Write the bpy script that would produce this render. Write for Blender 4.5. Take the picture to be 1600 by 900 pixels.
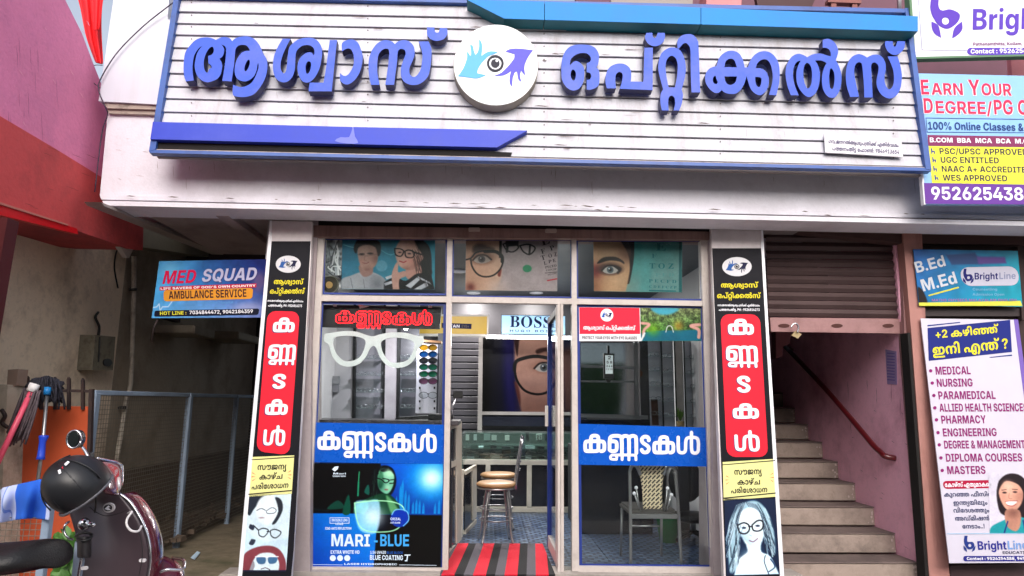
import bpy, bmesh, math, random, json
import numpy as np
from mathutils import Vector, Matrix
from mathutils.geometry import tessellate_polygon
random.seed(7)
sc = bpy.context.scene
for o in list(bpy.data.objects): bpy.data.objects.remove(o)

# ------------------------------------------------------------------ camera
FPX = 1050.0
def _n(v):
    v = np.array(v, float); return v / np.linalg.norm(v)
RW = _n((28000, 497, 1050)); UW = _n((70, -6150, 1050)); UW = _n(UW - RW * (UW @ RW)); FW = np.cross(RW, -UW)
CAM = np.array((0.0, -5.3, 1.27))
_d = np.array((-100, 442, FPX)); CAM[2] = -(_d @ UW) / (_d @ FW) * 5.3
cam = bpy.data.cameras.new('camera'); camo = bpy.data.objects.new('camera', cam); sc.collection.objects.link(camo)
cam.sensor_width = 36; cam.lens = FPX / 1600 * 36; cam.clip_start = .05; cam.clip_end = 500
camo.matrix_world = Matrix(((RW[0], -RW[1], -RW[2], CAM[0]), (FW[0], -FW[1], -FW[2], CAM[1]), (UW[0], -UW[1], -UW[2], CAM[2]), (0, 0, 0, 1)))
sc.camera = camo
sc.render.resolution_x, sc.render.resolution_y = 1024, 576
# ------------------------------------------------------------------ light
w = bpy.data.worlds.new('World'); sc.world = w; w.use_nodes = True
nt = w.node_tree; sky = nt.nodes.new('ShaderNodeTexSky'); sky.sky_type = 'NISHITA'; sky.sun_disc = False
SUN_EL, SUN_AZ = math.radians(32), math.radians(176)      # azimuth measured clockwise from +Y
sky.sun_elevation = SUN_EL; sky.sun_rotation = SUN_AZ; sky.air_density = 1.0; sky.dust_density = 4.0; sky.ozone_density = 1.0
bg = nt.nodes['Background']; bg.inputs[1].default_value = .15; hs = nt.nodes.new('ShaderNodeHueSaturation'); hs.inputs['Saturation'].default_value = .5; nt.links.new(sky.outputs[0], hs.inputs['Color']); nt.links.new(hs.outputs[0], bg.inputs[0])   # a thin white overcast
sl = bpy.data.lights.new('sun', 'SUN'); sl.energy = 1.15; sl.angle = math.radians(60); sl.color = (1.0, .93, .90)
so = bpy.data.objects.new('sun', sl); sc.collection.objects.link(so)
sdir = Vector((math.sin(SUN_AZ) * math.cos(SUN_EL), math.cos(SUN_AZ) * math.cos(SUN_EL), math.sin(SUN_EL)))
so.rotation_euler = sdir.to_track_quat('Z', 'Y').to_euler()
sc.view_settings.view_transform = 'Standard'; sc.view_settings.look = 'None'; sc.view_settings.exposure = 0.74; sc.view_settings.gamma = 1
sc.cycles.max_bounces = 8; sc.cycles.transparent_max_bounces = 16; sc.cycles.use_denoising = True
sc.cycles.sample_clamp_indirect = 6

# ------------------------------------------------------------------ helpers
def ray(px, py):
    d = np.array((px - 800, py - 450, FPX)); v = np.array((d @ RW, d @ FW, d @ UW)); return v
class Pl:
    """a plane; at() meets the sight line of a photograph point with it, off = metres proud towards the street"""
    def __init__(s, p, n):
        s.p = np.array(p, float); s.n = _n(n)
        if s.n @ (CAM - s.p) < 0: s.n = -s.n
    def at(s, px, py, off=0.0):
        v = ray(px, py); t = ((s.p - CAM) @ s.n) / (v @ s.n); return CAM + v * t + s.n * off
def PY(y): return Pl((0, y, 0), (0, 1, 0))
def PX(x): return Pl((x, 0, 0), (1, 0, 0))
def PZ(z): return Pl((0, 0, z), (0, 0, 1))
def P(px, py, y): return PY(y).at(px, py)
def P3(a, b, c):
    A, B, C_ = P(*a), P(*b), P(*c); return Pl(A, np.cross(B - A, C_ - A))
GEN = random.Random(3)
def link(o, parent=None):
    sc.collection.objects.link(o)
    if parent is not None: o.parent = parent
    return o
def mobj(name, vs, fs, m, parent=None, smooth=False, mi=None):
    me = bpy.data.meshes.new(name); me.from_pydata([tuple(v) for v in vs], [], fs)
    for x in (m if isinstance(m, (list, tuple)) else [m]): me.materials.append(x)
    if mi:
        me.polygons.foreach_set('material_index', mi)
    if smooth: me.polygons.foreach_set('use_smooth', [True] * len(me.polygons))
    me.validate(); me.update()
    return link(bpy.data.objects.new(name, me), parent)
def bobj(name, bm, m, parent=None, smooth=False):
    me = bpy.data.meshes.new(name); bm.to_mesh(me); bm.free(); me.materials.append(m)
    if smooth: me.polygons.foreach_set('use_smooth', [True] * len(me.polygons))
    return link(bpy.data.objects.new(name, me), parent)
def tag(o, label, cat, group=None):
    o['label'] = label; o['category'] = cat
    if group: o['group'] = group
    return o
def thing(name, label, cat, loc=(0, 0, 0), group=None):
    # an Empty at the base of the thing; parts keep world coordinates through the inverse offset
    o = bpy.data.objects.new(name, None); sc.collection.objects.link(o); o.empty_display_size = .05
    return tag(o, label, cat, group)
def kind(o, k): o['kind'] = k; return o
def bx(name, x0, x1, y0, y1, z0, z1, m, parent=None, bev=.004, rot=None):
    bm = bmesh.new(); bmesh.ops.create_cube(bm, size=1)
    c = Vector(((x0 + x1) / 2, (y0 + y1) / 2, (z0 + z1) / 2)); s = (abs(x1 - x0), abs(y1 - y0), abs(z1 - z0))
    for v in bm.verts: v.co = Vector((v.co.x * s[0], v.co.y * s[1], v.co.z * s[2]))
    b = min(bev, min(s) * .3)
    if b > 0: bmesh.ops.bevel(bm, geom=bm.edges[:], offset=b, segments=1 if b < .01 else 2, affect='EDGES')
    R = Matrix.Rotation(rot[1], 4, rot[0]) if rot else Matrix.Identity(4)
    bm.transform(Matrix.Translation(c) @ R)
    return bobj(name, bm, m, parent)
def _inside(p, r):
    x, y = p; c = False
    for (ax, ay), (bx_, by) in zip(r, r[1:] + r[:1]):
        if (ay > y) != (by > y) and x < (bx_ - ax) * (y - ay) / (by - ay) + ax: c = not c
    return c
def fill(rings):
    """triangles over flat rings: every island is filled with its own holes"""
    st = [0]
    for r in rings: st.append(st[-1] + len(r))
    dep = [sum(j != i and _inside(r[0], q) for j, q in enumerate(rings)) for i, r in enumerate(rings)]; out = []
    for i, r in enumerate(rings):
        if dep[i] % 2: continue
        g = [i] + [j for j, q in enumerate(rings) if dep[j] == dep[i] + 1 and _inside(q[0], r)]
        idx = [st[k] + n for k in g for n in range(len(rings[k]))]
        for t in tessellate_polygon([[Vector((x, y, 0)) for x, y in rings[k]] for k in g]): out.append(tuple(idx[a] for a in t))
    return out
def prism(name, pl, cs, depth, m, parent=None, off=0.0, back=True, smooth=False):
    """cs: closed outlines in photograph points (first outer, then holes, or several islands) laid on the plane, depth metres thick"""
    pts = []; rings = []
    for c in cs:
        q = [pl.at(x, y, off) for x, y in c]; rings.append((len(pts), len(q))); pts += q
    n = len(pts); ux = _n(np.cross((0, 0, 1), pl.n)) if abs(pl.n[2]) < .9 else np.array((1., 0, 0)); uy = np.cross(pl.n, ux)
    flat = [[((p - pl.p) @ ux, (p - pl.p) @ uy) for p in pts[a:a + k]] for a, k in rings]
    tri = fill(flat)
    fs = []; 
    for t in tri:
        a, b, c = [pts[i] for i in t]
        fs.append(tuple(t) if np.cross(b - a, c - a) @ pl.n > 0 else tuple(t)[::-1])
    vs = list(pts)
    if depth > 0:
        vs += [p - pl.n * depth for p in pts]
        if back: fs += [tuple(i + n for i in f)[::-1] for f in list(fs)]
        for a, k in rings:
            for i in range(k):
                j = (i + 1) % k; fs.append((a + i, a + j, n + a + j, n + a + i))
    o = mobj(name, vs, fs, m, parent)
    if depth > 0:
        bm = bmesh.new(); bm.from_mesh(o.data); bmesh.ops.recalc_face_normals(bm, faces=bm.faces); bm.to_mesh(o.data); bm.free()
    return o
def quad(*c): return [[tuple(p) for p in c]]
def rect(x0, y0, x1, y1): return [(x0, y0), (x1, y0), (x1, y1), (x0, y1)]
def rrect(x0, y0, x1, y1, r, k=4):
    o = []
    for cx, cy, a in ((x1 - r, y0 + r, -90), (x1 - r, y1 - r, 0), (x0 + r, y1 - r, 90), (x0 + r, y0 + r, 180)):
        for i in range(k + 1):
            t = math.radians(a + 90 * i / k); o.append((cx + r * math.cos(t), cy + r * math.sin(t)))
    return o
def warp(c, q, box):
    """points of box x0,y0,x1,y1 bilinearly into quad TL,TR,BR,BL"""
    x0, y0, x1, y1 = box; o = []
    for x, y in c:
        u, v = (x - x0) / (x1 - x0), (y - y0) / (y1 - y0)
        o.append(tuple((1 - v) * ((1 - u) * q[0][i] + u * q[1][i]) + v * ((1 - u) * q[3][i] + u * q[2][i]) for i in (0, 1)))
    return o
def rquad(q, r=.12, asp=1.0):
    return warp(rrect(0, 0, 1 * asp, 1, r), q, (0, 0, asp, 1))
def ell(cx, cy, rx, ry, k=24, a=0):
    ca, sa = math.cos(a), math.sin(a)
    return [(cx + rx * math.cos(t) * ca - ry * math.sin(t) * sa, cy + rx * math.cos(t) * sa + ry * math.sin(t) * ca) for t in [2 * math.pi * i / k for i in range(k)]]
def smooth_outline(pts, k=4):
    """closed Catmull-Rom through points; a third value 1 keeps a corner sharp"""
    n = len(pts); o = []
    for i in range(n):
        p0, p1, p2, p3 = pts[i - 1], pts[i], pts[(i + 1) % n], pts[(i + 2) % n]
        if len(p1) > 2: p0 = p1
        if len(p2) > 2: p3 = p2
        for j in range(k):
            t = j / k
            o.append(tuple(.5 * (2 * p1[c] + (p2[c] - p0[c]) * t + (2 * p0[c] - 5 * p1[c] + 4 * p2[c] - p3[c]) * t * t + (3 * p1[c] - p0[c] - 3 * p2[c] + p3[c]) * t ** 3) for c in (0, 1)))
    return o
def curve3(pts, k=6):
    pts = [np.array(p, float) for p in pts]; o = []
    for i in range(len(pts) - 1):
        p0, p1, p2, p3 = pts[max(i - 1, 0)], pts[i], pts[i + 1], pts[min(i + 2, len(pts) - 1)]
        for j in range(k):
            t = j / k; o.append(.5 * (2 * p1 + (p2 - p0) * t + (2 * p0 - 5 * p1 + 4 * p2 - p3) * t * t + (3 * p1 - p0 - 3 * p2 + p3) * t ** 3))
    return o + [pts[-1]]
def tube_vf(pts, r, seg=8, caps=True, base=0):
    pts = [np.array(p, float) for p in pts]; rs = r if isinstance(r, (list, tuple, np.ndarray)) else [r] * len(pts)
    vs = []; fs = []; up = np.array((0.03, .02, 1.0)); 
    for i, p in enumerate(pts):
        t = _n(pts[min(i + 1, len(pts) - 1)] - pts[max(i - 1, 0)])
        if i == 0:
            a = np.cross(t, up)
            if np.linalg.norm(a) < .05: a = np.cross(t, (1, 0, 0))
        else: a = a - t * (a @ t)
        a = _n(a); b = np.cross(t, a)
        for k in range(seg):
            th = 2 * math.pi * k / seg; vs.append(p + rs[i] * (a * math.cos(th) + b * math.sin(th)))
    for i in range(len(pts) - 1):
        for k in range(seg):
            q = (k + 1) % seg; fs.append((base + i * seg + k, base + i * seg + q, base + (i + 1) * seg + q, base + (i + 1) * seg + k))
    if caps:
        fs.append(tuple(base + k for k in range(seg))[::-1]); fs.append(tuple(base + (len(pts) - 1) * seg + k for k in range(seg)))
    return vs, fs
def tube(name, pts, r, m, parent=None, seg=8, k=0):
    if k: pts = curve3(pts, k)
    vs, fs = tube_vf(pts, r, seg); return mobj(name, vs, fs, m, parent, True)
def tubes(name, lines, r, m, parent=None, seg=5):
    V = []; Fc = []
    for l in lines:
        v, f = tube_vf(l, r, seg, True, len(V)); V += v; Fc += f
    return mobj(name, V, Fc, m, parent, True)
def lathe(name, prof, m, parent=None, at=(0, 0, 0), seg=24, rot=None, sc_=(1, 1, 1)):
    vs = []; fs = []
    for r, z in prof:
        for k in range(seg):
            t = 2 * math.pi * k / seg; vs.append(Vector((r * math.cos(t) * sc_[0], r * math.sin(t) * sc_[1], z * sc_[2])))
    n = len(prof)
    for i in range(n - 1):
        for k in range(seg):
            q = (k + 1) % seg; fs.append((i * seg + k, i * seg + q, (i + 1) * seg + q, (i + 1) * seg + k))
    if prof[0][0] > 1e-4: fs.append(tuple(range(seg))[::-1])
    if prof[-1][0] > 1e-4: fs.append(tuple((n - 1) * seg + k for k in range(seg)))
    R = rot if rot is not None else Matrix.Identity(3)
    vs = [R @ v + Vector(tuple(at)) for v in vs]
    return mobj(name, vs, fs, m, parent, True)
def loft(name, rows, m, parent=None, thick=0.0, sub=1, closed=False):
    n = len(rows[0]); vs = [v for r in rows for v in r]; fs = []
    for i in range(len(rows) - 1):
        for k in range(n if closed else n - 1):
            q = (k + 1) % n; fs.append((i * n + k, i * n + q, (i + 1) * n + q, (i + 1) * n + k))
    if closed: fs.append(tuple(range(n))[::-1]); fs.append(tuple((len(rows) - 1) * n + k for k in range(n)))
    o = mobj(name, vs, fs, m, parent, True)
    if thick:
        s = o.modifiers.new('thickness', 'SOLIDIFY'); s.thickness = thick; s.offset = 0
    if sub:
        s = o.modifiers.new('smooth', 'SUBSURF'); s.levels = sub; s.render_levels = sub
    return o
def blob(name, c, r, m, parent=None, seg=20, rings=12, rot=None, cut=None, disp=0):
    bm = bmesh.new(); bmesh.ops.create_uvsphere(bm, u_segments=seg, v_segments=rings, radius=1)
    for v in bm.verts:
        v.co = Vector((v.co.x * r[0], v.co.y * r[1], v.co.z * r[2]))
        if disp: v.co *= 1 + random.uniform(-disp, disp)
    if rot is not None: bm.transform(rot.to_4x4())
    if cut is not None:
        bmesh.ops.bisect_plane(bm, geom=bm.verts[:] + bm.edges[:] + bm.faces[:], plane_co=cut[0], plane_no=cut[1], clear_outer=True)
    bm.transform(Matrix.Translation(Vector(tuple(c))))
    return bobj(name, bm, m, parent, True)

# ------------------------------------------------------------------ materials
def lin(c):
    return tuple((x / 12.92 if x <= .04045 else ((x + .055) / 1.055) ** 2.4) for x in [v / 255 for v in c])
_M = {}
def mat(name, rgb, rough=.55, metal=0.0, var=.12, scale=6.0, bump=0.0, bscale=60.0, dirt=None, dirt_amt=.5, dirt_scale=2.2, streak=False, emit=0.0, spec=.5, clear=0.0, wear=.0):
    """rgb as 8-bit display colour of the paint itself; dirt: second colour in blotches, streak: stretched down the wall"""
    if name in _M: return _M[name]
    m = bpy.data.materials.new(name); m.use_nodes = True; nt = m.node_tree; L = nt.links.new; N = nt.nodes.new
    b = nt.nodes['Principled BSDF']; b.inputs['Roughness'].default_value = rough; b.inputs['Metallic'].default_value = metal
    b.inputs['Specular IOR Level'].default_value = spec; b.inputs['Coat Weight'].default_value = clear
    c = lin(rgb)
    geo = N('ShaderNodeNewGeometry'); nz = N('ShaderNodeTexNoise'); nz.inputs['Scale'].default_value = scale; nz.inputs['Detail'].default_value = 6; nz.inputs['Roughness'].default_value = .65
    L(geo.outputs['Position'], nz.inputs['Vector'])
    mp = N('ShaderNodeMapRange'); mp.inputs[1].default_value = .3; mp.inputs[2].default_value = .7; mp.inputs[3].default_value = 1 - var; mp.inputs[4].default_value = 1 + var * .6
    L(nz.outputs[0], mp.inputs[0])
    mx = N('ShaderNodeMix'); mx.data_type = 'RGBA'; mx.blend_type = 'MULTIPLY'; mx.inputs[0].default_value = 1; mx.inputs[6].default_value = (*c, 1)
    cb = N('ShaderNodeCombineColor'); [L(mp.outputs[0], cb.inputs[i]) for i in range(3)]; L(cb.outputs[0], mx.inputs[7])
    out = mx.outputs[2]
    if dirt:
        mpg = N('ShaderNodeMapping'); mpg.inputs['Scale'].default_value = (3.5, 3.5, .35) if streak else (1, 1, 1); L(geo.outputs['Position'], mpg.inputs[0])
        n2 = N('ShaderNodeTexNoise'); n2.inputs['Scale'].default_value = dirt_scale; n2.inputs['Detail'].default_value = 8; n2.inputs['Roughness'].default_value = .7; L(mpg.outputs[0], n2.inputs['Vector'])
        r2 = N('ShaderNodeMapRange'); r2.inputs[1].default_value = .48; r2.inputs[2].default_value = .72; r2.inputs[3].default_value = 0; r2.inputs[4].default_value = dirt_amt; L(n2.outputs[0], r2.inputs[0])
        m2 = N('ShaderNodeMix'); m2.data_type = 'RGBA'; L(r2.outputs[0], m2.inputs[0]); L(out, m2.inputs[6]); m2.inputs[7].default_value = (*lin(dirt), 1); out = m2.outputs[2]
    if wear:   # fine scuffs and blotches of the paint itself
        n4 = N('ShaderNodeTexNoise'); n4.inputs['Scale'].default_value = 23; n4.inputs['Detail'].default_value = 9; n4.inputs['Roughness'].default_value = .75; n4.inputs['Distortion'].default_value = .6; L(geo.outputs['Position'], n4.inputs['Vector'])
        r4 = N('ShaderNodeMapRange'); r4.inputs[1].default_value = .52; r4.inputs[2].default_value = .75; r4.inputs[3].default_value = 0; r4.inputs[4].default_value = wear; L(n4.outputs[0], r4.inputs[0])
        m4 = N('ShaderNodeMix'); m4.data_type = 'RGBA'; L(r4.outputs[0], m4.inputs[0]); L(out, m4.inputs[6]); m4.inputs[7].default_value = (*[v * .45 for v in c], 1); out = m4.outputs[2]
    L(out, b.inputs['Base Color'])
    rr = N('ShaderNodeMapRange'); rr.inputs[3].default_value = max(.02, rough - .08); rr.inputs[4].default_value = min(1, rough + .12); L(nz.outputs[0], rr.inputs[0]); L(rr.outputs[0], b.inputs['Roughness'])
    if bump:
        n3 = N('ShaderNodeTexNoise'); n3.inputs['Scale'].default_value = bscale; n3.inputs['Detail'].default_value = 5; L(geo.outputs['Position'], n3.inputs['Vector'])
        bp = N('ShaderNodeBump'); bp.inputs['Strength'].default_value = bump; bp.inputs['Distance'].default_value = .01; L(n3.outputs[0], bp.inputs['Height']); L(bp.outputs[0], b.inputs['Normal'])
    if emit:
        b.inputs['Emission Color'].default_value = (*c, 1); b.inputs['Emission Strength'].default_value = emit
    _M[name] = m; return m
def glass(name, tint=(1, 1, 1), amt=1.0, rough=.0, milk=0.0):
    if name in _M: return _M[name]
    m = bpy.data.materials.new(name); m.use_nodes = True; nt = m.node_tree; nt.nodes.clear(); N = nt.nodes.new; L = nt.links.new
    o = N('ShaderNodeOutputMaterial'); t = N('ShaderNodeBsdfTransparent'); t.inputs[0].default_value = (*tint, 1)
    g = N('ShaderNodeBsdfGlossy'); g.inputs['Roughness'].default_value = rough; g.inputs[0].default_value = (1, 1, 1, 1)
    f = N('ShaderNodeFresnel'); f.inputs[0].default_value = 1.5
    k = N('ShaderNodeMath'); k.operation = 'MULTIPLY'; k.inputs[1].default_value = amt; L(f.outputs[0], k.inputs[0])
    x = N('ShaderNodeMixShader'); L(k.outputs[0], x.inputs[0]); L(t.outputs[0], x.inputs[1]); L(g.outputs[0], x.inputs[2])
    last = x.outputs[0]
    if milk:
        d = N('ShaderNodeBsdfDiffuse'); d.inputs[0].default_value = (.6, .7, .68, 1); y = N('ShaderNodeMixShader'); y.inputs[0].default_value = milk; L(last, y.inputs[1]); L(d.outputs[0], y.inputs[2]); last = y.outputs[0]
    L(last, o.inputs[0]); _M[name] = m; return m
def ink(rgb, rough=.45, emit=0):
    k = 'ink_%02x%02x%02x%s' % (*rgb, '_lit' if emit else '')
    return mat(k, rgb, .6, var=.05, scale=25, emit=emit, spec=.2)
def picture_mat(name, rough=.35, emit=0.0, spec=.25):
    if name in _M: return _M[name]
    m = bpy.data.materials.new(name); m.use_nodes = True; nt = m.node_tree; b = nt.nodes['Principled BSDF']
    a = nt.nodes.new('ShaderNodeAttribute'); a.attribute_name = 'print'; nt.links.new(a.outputs[0], b.inputs['Base Color']); b.inputs['Roughness'].default_value = rough; b.inputs['Specular IOR Level'].default_value = spec
    if emit: nt.links.new(a.outputs[0], b.inputs['Emission Color']); b.inputs['Emission Strength'].default_value = emit
    _M[name] = m; return m

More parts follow.
